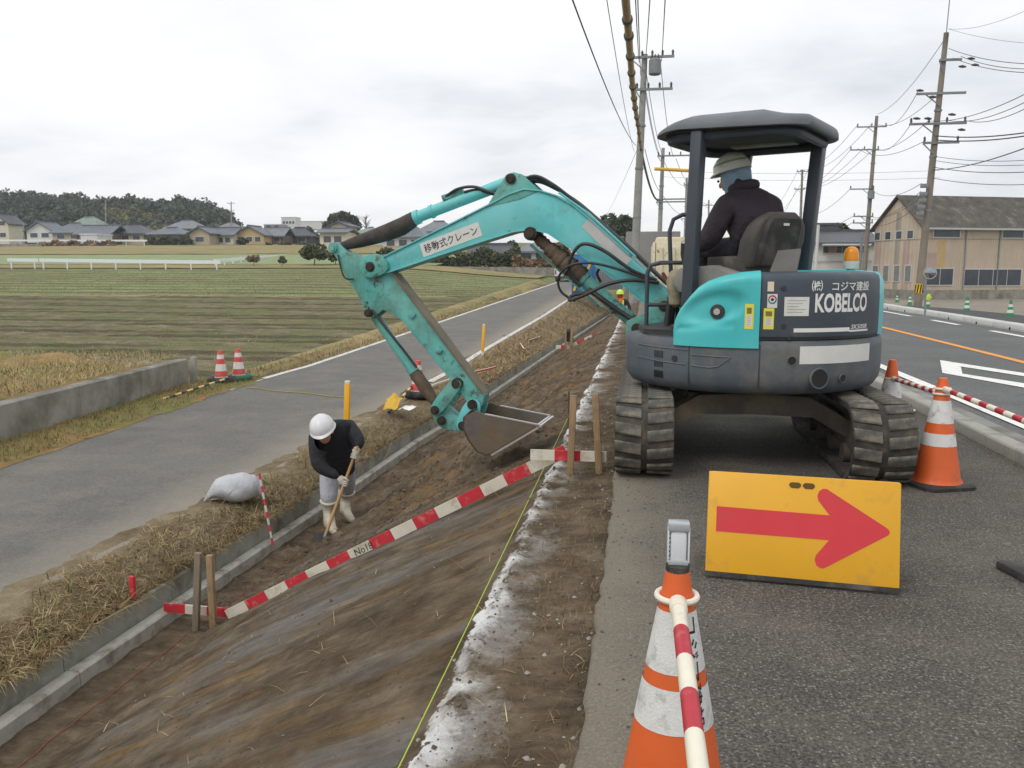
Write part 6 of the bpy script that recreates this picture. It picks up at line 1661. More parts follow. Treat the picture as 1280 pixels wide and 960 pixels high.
def house(px0, px1, yb, ye, yr, Y, wm, rm, label, style="hip", wins=2, over=0.6, dep=None, win2=False):
    a, b_ = at(px0, yb, Y), at(px1, yb, Y); x0, x1 = a.x, b_.x; zb = a.z - 0.6; ze = at(px0, ye, Y).z; zr_ = at(px0, yr, Y).z
    w = x1 - x0; dp = dep or max(5.0, min(11.0, w * 0.8)); cx = (x0 + x1) / 2
    root = thing("house", (cx, Y, zb), label, "house", "village houses")
    mb = MB(); mb.box((cx, Y + dp / 2, (zb + ze) / 2), (w, dp, ze - zb))
    if style == "gable_front": mb.add([(x0, Y, ze), (x1, Y, ze), (cx, Y, zr_ - 0.15), (x0, Y + dp, ze), (x1, Y + dp, ze), (cx, Y + dp, zr_ - 0.15)], [(0, 1, 2), (3, 5, 4), (0, 2, 5, 3), (1, 4, 5, 2)])
    mb.build("wall", wm, root)
    mb = MB(); o = over; yA, yB = Y - o, Y + dp + o; xa, xb = x0 - o, x1 + o; t = 0.22
    lo = ze - (zr_ - ze) * 0.08
    if style == "hip":
        h = min(w, dp) * 0.42
        P0 = [(xa, yA), (xb, yA), (xb, yB), (xa, yB)]; rg = [(x0 + h, (yA + yB) / 2), (x1 - h, (yA + yB) / 2)] if w > dp else [(cx - 0.1, Y + dp * 0.4), (cx + 0.1, Y + dp * 0.4)]
        for dz_ in (0,):
            vs = [(x, y_, lo) for x, y_ in P0] + [(x, y_, zr_) for x, y_ in rg] + [(x, y_, lo - t) for x, y_ in P0]
            mb.add(vs, [(0, 1, 5, 4), (1, 2, 5), (2, 3, 4, 5), (3, 0, 4), (6, 9, 8, 7), (0, 6, 7, 1), (1, 7, 8, 2), (2, 8, 9, 3), (3, 9, 6, 0)])
        ridge = ((rg[0][0], rg[0][1], zr_ + 0.08), (rg[1][0], rg[1][1], zr_ + 0.08))
    elif style == "gable_side":
        ym = (yA + yB) / 2
        sec = [(yA, lo), (ym, zr_), (yB, lo), (yB, lo - t), (ym, zr_ - t), (yA, lo - t)]
        mb.loft([[(x, y_, z) for y_, z in sec] for x in (xa, xb)]); ridge = ((xa, ym, zr_ + 0.06), (xb, ym, zr_ + 0.06))
    elif style == "gable_front":
        sec = [(xa, lo), (cx, zr_), (xb, lo), (xb, lo - t), (cx, zr_ - t), (xa, lo - t)]
        mb.loft([[(x, y_, z) for x, z in sec] for y_ in (yA, yB)]); ridge = ((cx, yA, zr_ + 0.06), (cx, yB, zr_ + 0.06))
    else:
        mb.box((cx, Y + dp / 2, ze + 0.1), (w + 0.3, dp + 0.3, 0.25)); ridge = None
    rf = mb.build("roof", rm, root)
    if ridge: mb = MB(); mb.bar(ridge[0], ridge[1], 0.35, 0.22); mb.build("ridge_cap", rm, rf)
    hh = ze - at(px0, yb, Y).z
    for k in range(wins):
        f = (k + 0.5) / wins; wc_ = lerp(x0 + 0.4, x1 - 0.4, f); ww = min(0.9, w / wins * 0.28)
        zz = at(px0, yb, Y).z + min(1.9, hh * 0.5); add_window(root, wc_ - ww, wc_ + ww, zz - 0.5, zz + 0.45, Y)
        if win2: add_window(root, wc_ - ww, wc_ + ww, zz + 2.2, zz + 3.1, Y)
    return root
HS = [
 (-14, 12, 304, 279, 267, 178, W_CREAM, R_DARK, "cream two-storey house at the far left edge of the village", "gable_front", 2, True),
 (34, 66, 300, 288, 277, 176, W_WHITE, R_GREY, "white gabled house with grey tiled roof near the left lamp post", "gable_front", 2, False),
 (66, 104, 301, 290, 278, 174, W_BEIGE, R_GREY, "beige low house under a broad grey hipped roof", "hip", 2, False),
 (82, 122, 292, 284, 270.5, 196, W_CREAM, R_GREEN, "taller cream house with hipped roof behind the low grey roofs", "hip", 2, False),
 (96, 138, 303, 292, 281, 168, W_BROWN, R_GREY, "brown walled house with grey roof behind the white shed", "gable_side", 3, False),
 (134, 180, 303, 291, 280, 172, W_BEIGE, R_DARK, "low house with dark grey hipped roof right of the white shed", "hip", 3, False),
 (101, 122, 303, 293.5, 293, 160, W_WHITE, R_WHITE, "small white box shed standing before the grey roofed houses", "flat", 0, False),
 (184, 228, 304, 292, 284, 172, W_RED, R_GREY, "reddish walled house with a long grey roof behind the hedge", "hip", 3, False),
 (206, 246, 292, 285, 275, 200, W_GREY, R_SLATE, "pale grey house peeping over the reddish one", "hip", 2, False),
 (238, 262, 307, 291, 283, 160, W_BEIGE, R_GREY, "beige gable-fronted wing near the middle of the village", "gable_front", 1, False),
 (260, 292, 307, 293, 284, 164, W_CREAM, R_GREY, "cream house with grey side-gabled roof beside the beige gable", "gable_side", 3, False),
 (294, 330, 305, 293, 282, 166, W_TAN, R_GREY, "tan house with a big triangular gable in the village centre", "gable_front", 3, False),
 (328, 354, 305, 294, 284, 170, W_BROWN, R_SLATE, "brown timber house attached right of the tan gable", "gable_side", 2, False),
 (350, 388, 305, 294, 284, 176, W_DARK, R_DARK, "dark boarded house right of the village centre", "hip", 2, False),
 (270, 296, 292, 286, 278, 205, W_GREY, R_SLATE, "grey roofed house behind the cream and tan ones", "hip", 2, False),
 (352, 370, 284, 272, 271, 330, W_WHITE, R_WHITE, "distant white block building on the skyline", "flat", 4, False),
 (376, 408, 285, 277, 275, 320, W_WHITE, R_WHITE, "distant warehouse with a white roof on the skyline", "flat", 0, False),
 (330, 352, 286, 281, 279, 300, W_GREY, R_WHITE, "small distant pale building left of the white block", "flat", 2, False),
 (400, 432, 308, 290, 285, 130, W_CREAM, R_GREY, "cream two-storey house left of the excavator's arm", "gable_side", 2, False),
 (414, 434, 300, 282, 277, 138, W_CREAM, R_DARK, "upper cream block behind the two-storey cream house", "gable_front", 1, False),
 (442, 476, 308, 291, 284, 150, W_WHITE, R_GREEN, "pale house with a green roof behind the black rod sleeve", "hip", 2, False),
 (478, 530, 312, 295, 280, 140, W_WHITE, R_GREY, "white house with big grey roof seen above the boom's front part", "hip", 3, False),
 (524, 566, 303, 288, 276, 165, W_WHITE, R_SLATE, "far pale house under the arm cylinder", "hip", 2, False),
 (588, 632, 331, 317, 305, 112, W_DARK, R_DARK, "dark grey house under the boom behind the hedge", "gable_side", 2, False),
 (644, 690, 328, 313, 302, 104, W_WHITE, R_SLATE, "pale house with grey roof under the boom knee", "hip", 2, False),
 (764, 800, 338, 322, 310, 95, W_BROWN, R_DARK, "small brown house with a dark roof left of the near pole", "hip", 2, False),
 (808, 842, 330, 308, 300, 100, W_DARK, R_GREY, "dark house with low grey roof behind the dump truck", "gable_side", 2, False),
 (1004, 1030, 322, 306, 296, 150, W_GREY, R_DARK, "far grey house right of the canopy post", "gable_side", 1, False),
]
for (a, b_, c, d, e_, Y_, wm, rm, lb, st, nw, w2) in HS: house(a, b_, c, d, e_, Y_, wm, rm, lb, st, nw, win2=w2)

# ---------------------------------------------------------------- trees, hedges, shrubs near the village
def tree_px(px0, px1, yt, yb, Y, m, label, n=1000, leaf=0.3, **kw):
    b_ = at((px0 + px1) / 2, yb, Y); h = at(px0, yt, Y).z - b_.z; rx = (at(px1, yb, Y).x - at(px0, yb, Y).x) / 2
    return tree(b_, h, rx, min(h * 0.46, rx * 1.05) if kw.pop("tall", False) is False else h * 0.4, m, label, n, leaf, **kw)
tree_px(404, 452, 261, 310, 190, L_DARK, "big round dark evergreen tree behind the cream houses", 2600, 0.5, lobes=12)
tree_px(752, 794, 268, 312, 120, L_DARK, "dark leafy tree on the skyline left of the near utility pole", 2200, 0.32, lobes=12)
tree_px(374, 412, 304, 329, 86, L_HEDGE, "bushy dark green tree by the guardrail's end", 1600, 0.16)
tree_px(410, 428, 313, 329, 87, L_HEDGE, "small green bush beside the bushy tree", 600, 0.14)
tree_px(346, 358, 319, 331, 84, L_HEDGE, "little round green shrub near the end of the white rail", 350, 0.12)
tree_px(308, 326, 318, 330, 85, L_BROWN, "dry brown shrub at the end of the white guardrail", 500, 0.12)
tree_px(378, 400, 283, 306, 180, L_HEDGE, "olive tree between the dark house and the cream house", 900, 0.4)
tree_px(296, 312, 296, 309, 158, L_HEDGE, "garden shrub before the tan gabled house", 500, 0.25)
tree_px(690, 712, 300, 334, 98, L_BROWN, "dry reddish shrub behind the boom cylinder", 700, 0.2)
tree_px(622, 650, 300, 322, 118, L_DARK, "dark garden tree between the houses under the boom", 900, 0.25)
tree_px(1040, 1068, 280, 312, 120, L_DARK, "green tree behind the white wall building on the right", 1200, 0.3)
tree_px(812, 846, 296, 335, 130, L_DARK, "dark tree mass behind the pole pair", 1100, 0.35)
# a bare tree
bt = at(458, 300, 180); root = thing("bare_tree", bt, "leafless grey tree beside the big evergreen", "tree")
mb = MB(); hgt = at(458, 266, 180).z - bt.z
mb.tube([bt, bt + HZ * hgt * 0.45, bt + HZ * hgt * 0.9], [0.2, 0.14, 0.04], 6)
for k in range(26):
    a = RND.uniform(0, 6.28); z0 = RND.uniform(0.35, 0.8) * hgt; L_ = RND.uniform(0.8, 2.2)
    p0 = bt + HZ * z0; p1 = p0 + Vector((math.cos(a) * L_, math.sin(a) * L_, L_ * 0.9)); mb.tube([p0, p0.lerp(p1, 0.5) + HZ * 0.15, p1], [0.07, 0.045, 0.02], 4)
mb.build("trunk", BARK, root)
def hedge(px0, px1, yt, yb, Y, m, label, dep=1.6, n=2500, leaf=0.16):
    a, b_ = at(px0, yb, Y), at(px1, yb, Y); h = at(px0, yt, Y).z - a.z
    P_ = np.stack([NPR.uniform(a.x, b_.x, n), Y + NPR.uniform(0, dep, n), a.z - 0.3 + (h + 0.3) * NPR.uniform(0, 1, n) ** 0.7], 1)
    P_[:, 2] += 0.22 * h * np.sin(P_[:, 0] * 1.7) * (P_[:, 2] > a.z + 0.6 * h) + NPR.normal(0, 0.05, n)
    V, Fc = leaf_cloud(P_, leaf, NPR); o = mesh_np("hedge", V, Fc, m, origin=(a.x, Y, a.z)); return tag(o, label, "hedge")
hedge(470, 648, 314, 333, 92, L_HEDGE, "long dark clipped hedge along the field under the boom", n=5200, leaf=0.2)
hedge(182, 236, 297, 307, 158, L_HEDGE, "green hedge in front of the reddish house", n=1600, leaf=0.3)
hedge(640, 700, 322, 335, 90, L_BROWN, "brownish reed patch at the field corner", n=1400, leaf=0.18)
hedge(50, 140, 302.5, 312, 150, L_BROWN, "strip of dry brown scrub below the village rail", n=1800, leaf=0.26)
hedge(330, 420, 305, 312, 148, L_HEDGE, "low green scrub strip before the village", n=1200, leaf=0.25)
mb = MB(); a, b_ = at(430, 336, 89), at(782, 340, 89); mb.bar(a, b_, 0.3, 0.75); tag(mb.build("field_wall", M_WALL, origin=a), "long low grey wall along the far edge of the field", "wall")
mb = MB(); a, b_ = at(636, 384, 44), at(700, 363, 62); mb.bar(a - HZ * 0.12, b_ - HZ * 0.12, 0.2, 0.4); tag(mb.build("lane_wall", M_WALL, origin=a), "short low grey wall between the field and the lane", "wall")
mb = MB(); a, b_ = at(-10, 309, 152), at(53, 309, 152); mb.bar(a, b_, 0.4, 1.3); tag(mb.build("bank_wall", M_WALL, origin=a), "grey retaining wall below the village at the far left", "wall")
# guardrails
RAIL = mat("rail_white", srgb(226, 228, 230), 0.5, 0.04)
def guardrail(pts, label, h=0.85, post=2.6):
    P_ = [Vector(p) for p in pts]; root = thing("guardrail", P_[0], label, "guardrail")
    for a, b_ in zip(P_, P_[1:]):
        mb = MB(); mb.bar(a + HZ * (h - 0.17), b_ + HZ * (h - 0.17), 0.08, 0.34); mb.build("beam", RAIL, root)
        n = max(1, int((b_ - a).length / post))
        for k in range(n + 1):
            p = a.lerp(b_, (k + 0.15) / (n + 0.3)); mb = MB(); mb.cyl(p - HZ * 0.4, p + HZ * (h + 0.03), 0.07, n=8); mb.build("post", RAIL, root, smooth=True)
guardrail([at(10, 333, 80), at(48, 333.5, 80)], "short white guardrail piece at the left beyond the fields")
guardrail([at(50, 333.5, 79), at(276, 336.5, 78)], "long white guardrail beyond the green field")
guardrail([at(268, 334, 84), at(303, 331, 92)], "white guardrail bend right of the long rail")
guardrail([at(300, 331, 94), at(372, 325, 116)], "thin white rail leading away towards the village", 0.9)
guardrail([at(-20, 305, 156), at(184, 305.5, 154)], "far white guardrail in front of the village houses", 0.9, 4.0)
# ---------------------------------------------------------------- poles and wires
POLE = mat("pole_concrete", srgb(150, 150, 146), 0.85, 0.1, 2.0, dirt=srgb(120, 116, 108), damt=0.4, dscale=0.8)
POLE_B = mat("pole_brownish", srgb(132, 124, 112), 0.85, 0.12, 2.0, dirt=srgb(100, 94, 84), damt=0.4, dscale=0.8)
GALV = mat("galvanised", srgb(132, 136, 138), 0.55, 0.1, 4, metal=0.3); INSUL = mat("insulator", srgb(70, 66, 62), 0.4, 0.1)
YB = mat("band_yellow", srgb(222, 184, 40), 0.6, 0.05)
def upole(pb, pt, label, m, r=0.17, arms=(), trans=None, band=False, group="roadside utility poles", boxes=()):
    "concrete pole from pb to pt; arms: (fraction of height, left length, right length, insulators)"
    b_, t = Vector(pb), Vector(pt); root = thing("utility_pole", b_, label, "utility pole", group); d = t - b_
    mb = MB(); mb.tube([b_ - HZ * 0.5, b_.lerp(t, 0.5), t], [r * 1.15, r * 0.92, r * 0.68], 14); mb.build("shaft", m, root, smooth=True)
    for f, l0, l1, ins in arms:
        c = b_.lerp(t, f); mb = MB(); mb.bar(c + Vector((-l0, -r, 0)), c + Vector((l1, -r, 0)), 0.09, 0.09); arm_ = mb.build("crossarm", GALV, root)
        for k in range(ins):
            x = lerp(-l0 + 0.06, l1 - 0.06, k / max(1, ins - 1)); mb = MB(); mb.lathe([(0.02, 0), (0.05, 0.05), (0.035, 0.09), (0.055, 0.13), (0.03, 0.2), (0.01, 0.22)], c + Vector((x, -r, 0.04)), 8); mb.build("insulator", INSUL, arm_, smooth=True)
        mb = MB(); mb.bar(c + Vector((-min(l0, 0.6), -r, -0.02)), c + Vector((0, -r * 0.9, -0.5)), 0.04, 0.04); mb.build("brace", GALV, arm_)
    if trans:
        c = b_.lerp(t, trans[0]) + Vector((trans[1], -r - 0.05, 0)); mb = MB(); mb.lathe([(0.20, -0.3), (0.24, -0.27), (0.24, 0.25), (0.20, 0.3), (0.06, 0.32)], c, 16); tr_ = mb.build("transformer", mat("transformer_grey", srgb(128, 132, 134), 0.6, 0.1), root, smooth=True)
        for x in (-0.12, 0.0, 0.12): mb = MB(); mb.lathe([(0.03, 0.3), (0.045, 0.36), (0.03, 0.42), (0.02, 0.48)], c + Vector((x, 0, 0)), 8); mb.build("bushing", INSUL, tr_, smooth=True)
    for (f, sx, sy_, sz, ox) in boxes:
        c = b_.lerp(t, f) + Vector((ox, -r - sy_ / 2, 0)); mb = MB(); mb.box(c, (sx, sy_, sz)); mb.build("box", GALV, root, bevel=0.01)
    if band:
        L_ = d.length; mb = MB(); mb.cyl(b_ + d * (0.35 / L_), b_ + d * (0.75 / L_), r * 1.14 + 0.012, r * 1.10 + 0.012, 14); bd = mb.build("band", YB, root, smooth=True)
        for k in range(5):
            a = -math.pi * (k + 0.5) / 5; mb = MB(); p = b_ + d * (0.37 / L_) + Vector((math.cos(a), math.sin(a), 0)) * (r * 1.14 + 0.016); mb.bar(p, p + HZ * 0.36 + Vector((math.cos(a + 0.3) - math.cos(a), math.sin(a + 0.3) - math.sin(a), 0)) * r, 0.05, 0.01, (math.cos(a), math.sin(a), 0)); mb.build("band_stripe", INK, bd)
    for f in (0.35, 0.55, 0.72):
        mb = MB(); c = b_.lerp(t, f); mb.cyl(c - HZ * 0.04, c + HZ * 0.04, r * 1.05, n=14); mb.build("clamp", GALV, root, smooth=True)
    return root
pL1b, pL1t = at(791, 378, 35), at(806, 68, 35)
upole(pL1b, pL1t, "tall concrete utility pole with transformer, nearest on the left side", POLE, 0.17, ((0.985, 0.55, 1.15, 5), (0.86, 0.3, 1.15, 4)), (0.945, 0.42), True)
pL2b, pL2t = at(822, 352, 57), at(829, 185, 57)
upole(pL2b, pL2t, "second utility pole on the left side, with a yellow sleeved wire", POLE, 0.16, ((0.94, 0.35, 1.9, 4), (0.62, 0.3, 1.6, 0), (0.60, 0.3, 1.6, 0)))
upole(at(855, 350, 88), at(858.5, 222, 88), "third utility pole on the left side, just left of the canopy post", POLE, 0.16, ((0.93, 0.3, 1.6, 4), (0.6, 0.5, 1.4, 0)))
upole(at(885, 345, 120), at(886, 250, 120), "fourth utility pole seen small behind the operator's arm", POLE, 0.16, ((0.93, 0.9, 0.9, 4),))
pR1b, pR1t = at(1147, 377, 38), at(1183, 41, 38)
R1 = upole(pR1b, pR1t, "tall leaning utility pole in front of the tan workshop", POLE_B, 0.145, ((0.78, 0.95, 0.95, 0), (0.67, 1.1, 1.1, 4), (0.60, 0.5, 0.9, 2), (0.90, 0.2, 0.65, 0)), None, True, boxes=((0.44, 0.26, 0.2, 0.16, -0.3), (0.41, 0.26, 0.2, 0.16, -0.3), (0.385, 0.26, 0.2, 0.16, -0.3), (0.36, 0.26, 0.2, 0.16, -0.32), (0.335, 0.26, 0.2, 0.16, -0.34)))
pR2b, pR2t = at(1079, 352, 66), at(1096, 145, 66)
upole(pR2b, pR2t, "utility pole with stacked crossarms left of the tan workshop", POLE_B, 0.16, ((0.935, 1.35, 0.7, 3), (0.80, 1.7, 0.3, 3), (0.565, 1.5, 0.2, 2), (0.40, 1.1, 0.3, 2), (0.36, 1.1, 0.3, 2)), (0.53, 0.0))
upole(at(998, 348, 110), at(1003, 212, 110), "far utility pole just left of the right canopy post", POLE_B, 0.18, ((0.98, 0.7, 0.7, 4), (0.82, 0.9, 0.3, 2)))
upole(at(961, 345, 160), at(966, 262, 160), "most distant utility pole above the operator's seat", POLE_B, 0.18, ((0.95, 0.9, 0.9, 3),))
upole(at(289, 308, 182), at(289, 252, 182), "far utility pole standing among the village houses", POLE, 0.17, ((0.96, 0.9, 0.9, 3), (0.8, 0.8, 0.8, 2)), group="village poles")
upole(at(132, 303, 176), at(132, 250, 176), "slim far pole before the wooded hill", POLE, 0.14, ((0.9, 0.5, 0.5, 2),), group="village poles")
lp = at(30, 306, 158); root = thing("street_lamp", lp, "thin grey street lamp at the far left by the village rail", "street lamp")
mb = MB(); tp = at(29.5, 280, 158); mb.tube([lp, tp, tp + Vector((-0.5, 0, 0.15))], [0.1, 0.08, 0.06], 8); mb.build("post", GALV, root, smooth=True); mb = MB(); mb.box(tp + Vector((-0.75, 0, 0.15)), (0.7, 0.3, 0.14)); mb.build("lamp_head", GALV, root, bevel=0.03)
WIRE = mat("wire_black", srgb(48, 50, 54), 0.6, 0.1)
def wire(a, b_, sag, label, r=0.014, group=None, m=None, name="overhead_wire", n=14):
    a, b_ = Vector(a), Vector(b_); pts = [a.lerp(b_, k / n) - HZ * (4 * sag * (k / n) * (1 - k / n)) for k in range(n + 1)]
    mb = MB(); mb.tube(pts, r, 5); return tag(mb.build(name, m or WIRE, origin=a, smooth=True), label, "wire", group)
GR_ = "overhead wires along the right side of the road"; LR_ = "black overhead wire strung between the utility poles on the right of the road"
GL_ = "overhead wires along the left pole line"; LL_ = "black overhead wire running overhead to the nearest left utility pole"
GM_ = "wires between the left poles"; LM_ = "black wire sagging between the utility poles left of the canopy"
# towards the camera from the near left pole
wire(at(795, 182, 34.6), at(712, -10, 10.5), 0.25, "leftmost black wire slanting overhead to the near left pole", 0.011)
wire(at(793, 190, 34.6), at(757, -10, 10.5), 0.2, "thin wire between the leftmost wire and the buff sleeve", 0.006)
wire(at(799, 78, 34.6), at(794, -10, 18), 0.1, LL_, 0.014, GL_); wire(at(801, 95, 34.6), at(797, -10, 18), 0.1, LL_, 0.014, GL_)
wire(at(807, 74, 34.6), at(813, -10, 16), 0.15, LL_, 0.012, GL_); wire(at(827, 76, 34.6), at(832, -10, 16), 0.1, LL_, 0.012, GL_)
for y0, y1, s in ((78, 196, 0.5), (104, 198, 0.7), (112, 200, 0.7), (186, 240, 0.5)):
    wire(at(806, y0, 34.8), at(829, y1, 56.8), s, LM_, 0.014, GM_); 
wire(at(826, 82, 34.8), at(842, 196, 56.8), 0.6, LM_, 0.014, GM_); wire(at(829, 200, 56.8), at(858, 232, 87.8), 0.5, LM_, 0.016, GM_); wire(at(845, 198, 56.8), at(866, 232, 87.8), 0.5, LM_, 0.016, GM_); wire(at(829, 245, 56.8), at(857, 268, 87.8), 0.4, LM_, 0.016, GM_); wire(at(858, 232, 87.8), at(886, 256, 119.8), 0.4, LM_, 0.018, GM_); wire(at(757, 270, 90), at(796, 188, 35), 0.2, "thin guy wire slanting from the near left pole down to the treetops", 0.008)
# thick sleeved cable with dark bands
cab = thing("sleeved_cable", at(803, 190, 34.7), "thick buff cable sleeve with dark bands hanging overhead to the near left pole", "cable")
cp_ = [at(781, -12, 10.2), at(786, 45, 12.4), at(790, 100, 16.0), at(794, 135, 20.0), at(798, 160, 26.0), at(801, 185, 34.6)]
path = []
for a, b_ in zip(cp_, cp_[1:]): path += [a.lerp(b_, k / 5) for k in range(5)]
path.append(cp_[-1]); mb = MB(); mb.tube(path, 0.052, 10); mb.build("sleeve", mat("buff_sleeve", srgb(172, 152, 112), 0.7, 0.2, 10), cab, smooth=True)
for k in range(3, len(path) - 1, 2):
    p = path[k]; dd_ = (path[k + 1] - path[k]).normalized(); mb = MB(); mb.cyl(p - dd_ * 0.05, p + dd_ * 0.05, 0.072, n=10); mb.build("cable_band", INSUL, cab, smooth=True)
wire(at(801, 185, 34.6), at(828, 246, 56.8), 0.9, "thick brown banded cable sagging from the near left pole to the second", 0.05, None, mat("cable_brown", srgb(96, 88, 78), 0.7, 0.3, 20))
a, b_ = at(818, 211, 56.5), at(876, 214, 56.5); mb = MB(); mb.cyl(a, b_, 0.11, n=10); tag(mb.build("wire_sleeve", mat("sleeve_yellow", srgb(214, 174, 72), 0.6, 0.1), origin=a, smooth=True), "yellow insulating sleeve tube fixed across the second left pole", "wire sleeve")
# right side: near pole to the frame edge
def on_pole(b_, t_, f, dx=0.0): return b_.lerp(t_, f) + Vector((dx, -0.2, 0.1))
n1 = lambda f, dx=0.0: on_pole(pR1b, pR1t, f, dx)
n2 = lambda f, dx=0.0: on_pole(pR2b, pR2t, f, dx)
pR3b, pR3t, pR4b, pR4t = at(998, 348, 110), at(1003, 212, 110), at(961, 345, 160), at(966, 262, 160)
n3 = lambda f, dx=0.0: on_pole(pR3b, pR3t, f, dx); n4 = lambda f, dx=0.0: on_pole(pR4b, pR4t, f, dx)
LA, GA = "black wire leaving the leaning pole's top for the right frame edge", "wires from the leaning pole's top to the right"
for f, dx, y1 in ((0.93, 0.1, 80), (0.90, 0.6, 86), (0.895, 0.3, 91)): wire(n1(f, dx), at(1300, y1, 30), 0.15, LA, 0.012, GA)
LB, GB = "black wire rising from the leaning pole's middle arms to the right frame edge", "wires from the leaning pole's middle arms"
for dx, y1 in ((-0.3, 108), (0.4, 118), (1.0, 126)): wire(n1(0.67, dx), at(1300, y1, 24), 0.25, LB, 0.012, GB)
LC, GC = "level black wire below the leaning pole's arms running to the right edge", "level wires right of the leaning pole"
for f, y1, r in ((0.615, 163, 0.022), (0.60, 167, 0.022), (0.54, 199, 0.01), (0.50, 214, 0.014), (0.46, 230, 0.012), (0.525, 205, 0.01)): wire(n1(f), at(1300, y1, 30), 0.12, LC, r, GC)
wire(n1(0.49), at(1300, 178, 22), 0.15, "thick black cable climbing from the leaning pole to the right edge", 0.016)
wire(n1(1.0), at(1300, 5, 24), 0.2, "thin wire from the leaning pole's tip up to the right corner", 0.006); wire(n1(1.0), at(1300, 55, 30), 0.1, "thin level wire from the leaning pole's tip to the right edge", 0.006)
mb = MB(); mb.tube([pR1t, at(1187, 0, 38), at(1190, -10, 38)], 0.02, 6); mb.build("lightning_rod", GALV, R1)
# near right pole to the second, and on to the far ones
LD, GD = "black wire sagging between the leaning pole and the next pole", "wires between the two right poles"
for (f1, d1, f2, d2) in ((0.78, -0.9, 0.94, 0.6), (0.78, 0.0, 0.94, 0.0), (0.67, -1.0, 0.80, 0.2), (0.67, -0.4, 0.80, -0.5), (0.60, -0.4, 0.80, -1.2), (0.44, -0.4, 0.565, -0.2), (0.41, -0.4, 0.40, -0.2), (0.385, -0.4, 0.40, -0.8), (0.36, -0.4, 0.36, -0.4), (0.98, 0.0, 1.0, 0.0)): wire(n1(f1, d1), n2(f2, d2), 0.55, LD, 0.013, GD)
LE, GE = "black wire sagging from the workshop's pole away past the canopy post", "wires between the second and third right poles"
for (f1, d1, f2, d2) in ((0.94, -1.3, 0.98, -0.6), (0.94, -0.4, 0.98, 0.5), (0.80, -1.6, 0.82, -0.8), (0.80, -0.8, 0.82, -0.3), (0.80, 0.0, 0.82, 0.2), (0.565, -1.4, 0.60, 0.0), (0.40, -1.0, 0.52, 0.0), (0.36, -1.0, 0.48, 0.0)): wire(n2(f1, d1), n3(f2, d2), 0.9, LE, 0.017, GE)
LF, GF = "fine far wire between the two most distant right poles", "wires between the farthest right poles"
for (f1, d1, f2, d2) in ((0.98, -0.6, 0.95, -0.8), (0.98, 0.6, 0.95, 0.8), (0.82, -0.6, 0.80, 0.0)): wire(n3(f1, d1), n4(f2, d2), 1.0, LF, 0.02, GF)
for y0, y1 in ((213, 213), (221, 222)): wire(at(830, y0, 150), at(1175, y1, 130), 0.5, "faint far wire crossing the sky behind the canopy", 0.02, "far crossing wires")
# dead-end insulators on the near right pole
for k, (px, py) in enumerate(((1214, 73), (1219, 81), (1203, 83), (1150, 113), (1166, 121), (1146, 148), (1160, 148), (1190, 143), (1202, 162))):
    c = at(px, py, 37.6); mb = MB(); mb.tube([c + Vector((-0.14, 0, 0)), c, c + Vector((0.14, 0, -0.02))], [0.03, 0.06, 0.03], 8); mb.build("strain_insulator", INSUL, R1, smooth=True)

# ---------------------------------------------------------------- right side: workshop, white building, cones, mirror
def cladding(name, col):
    m, nt, b, oc, wc = newmat(name)
    w = nt.nodes.new("ShaderNodeTexWave"); w.wave_type = 'BANDS'; w.bands_direction = 'X'; w.inputs["Scale"].default_value = 2.0; w.inputs["Distortion"].default_value = 0.0
    nt.links.new(oc, w.inputs["Vector"])
    c = _ramp(nt, _noise(nt, oc, 0.5, 5, 0.6), [(0.3, tuple(k * 0.86 for k in col)), (0.7, tuple(k * 1.1 for k in col))])
    st_ = _ramp(nt, _noise(nt, oc, 1.0, 5, 0.6, (3.0, 3.0, 0.25)), [(0.5, 0.0), (0.75, 0.3)]); c = _mix(nt, st_, c, tuple(k * 0.66 for k in col))
    c = _mix(nt, 0.2, c, _ramp(nt, w.outputs["Fac"], [(0.1, (0.7, 0.7, 0.7)), (0.6, (1.15, 1.15, 1.15))]), 'MULTIPLY')
    nt.links.new(c, b.inputs["Base Color"]); b.inputs["Roughness"].default_value = 0.8; bump(nt, b, w.outputs["Fac"], 0.5, 0.04); return m
CLAD = cladding("tan_cladding", srgb(190, 174, 154)); CLAD2 = cladding("ochre_cladding", srgb(190, 164, 118)); CLAD3 = cladding("pink_cladding", srgb(176, 154, 144)); CLAD4 = cladding("grey_cladding", srgb(150, 146, 134))
def moss_roof():
    m, nt, b, oc, wc = newmat("mossy_slate_roof")
    c = _ramp(nt, _noise(nt, oc, 1.4, 8, 0.7), [(0.3, srgb(62, 60, 56)), (0.55, srgb(92, 88, 82)), (0.72, srgb(136, 130, 120))])
    c = _mix(nt, _ramp(nt, _noise(nt, oc, 0.35, 4), [(0.45, 0.0), (0.65, 0.6)]), c, srgb(84, 78, 66))
    nt.links.new(c, b.inputs["Base Color"]); b.inputs["Roughness"].default_value = 0.9
    w = nt.nodes.new("ShaderNodeTexWave"); w.bands_direction = 'X'; w.inputs["Scale"].default_value = 2.4; nt.links.new(oc, w.inputs["Vector"]); bump(nt, b, w.outputs["Fac"], 0.6, 0.06); return m
WY = 62.0
c0 = at(1147, 374, WY); ze_ = at(1147, 281, WY).z; zb_ = c0.z - 0.4; zr_ = at(1119, 246, WY * 1.04).z
cl = at(1089, 370, WY * 55 / 51)                       # far left gable corner
gdir = Vector((cl.x - c0.x, cl.y - c0.y, 0)); GW = gdir.length; gdir.normalize(); ldir = Vector((gdir.y, -gdir.x, 0)); ldir = ldir if ldir.x > 0 else -ldir
ws = thing("workshop", Vector((c0.x, c0.y, c0.z)), "tan clad two-level workshop with a mossy grey roof across the road", "building")
WL = 22.0
mb = MB(); O_ = Vector((c0.x, c0.y, 0))
quad = lambda: None
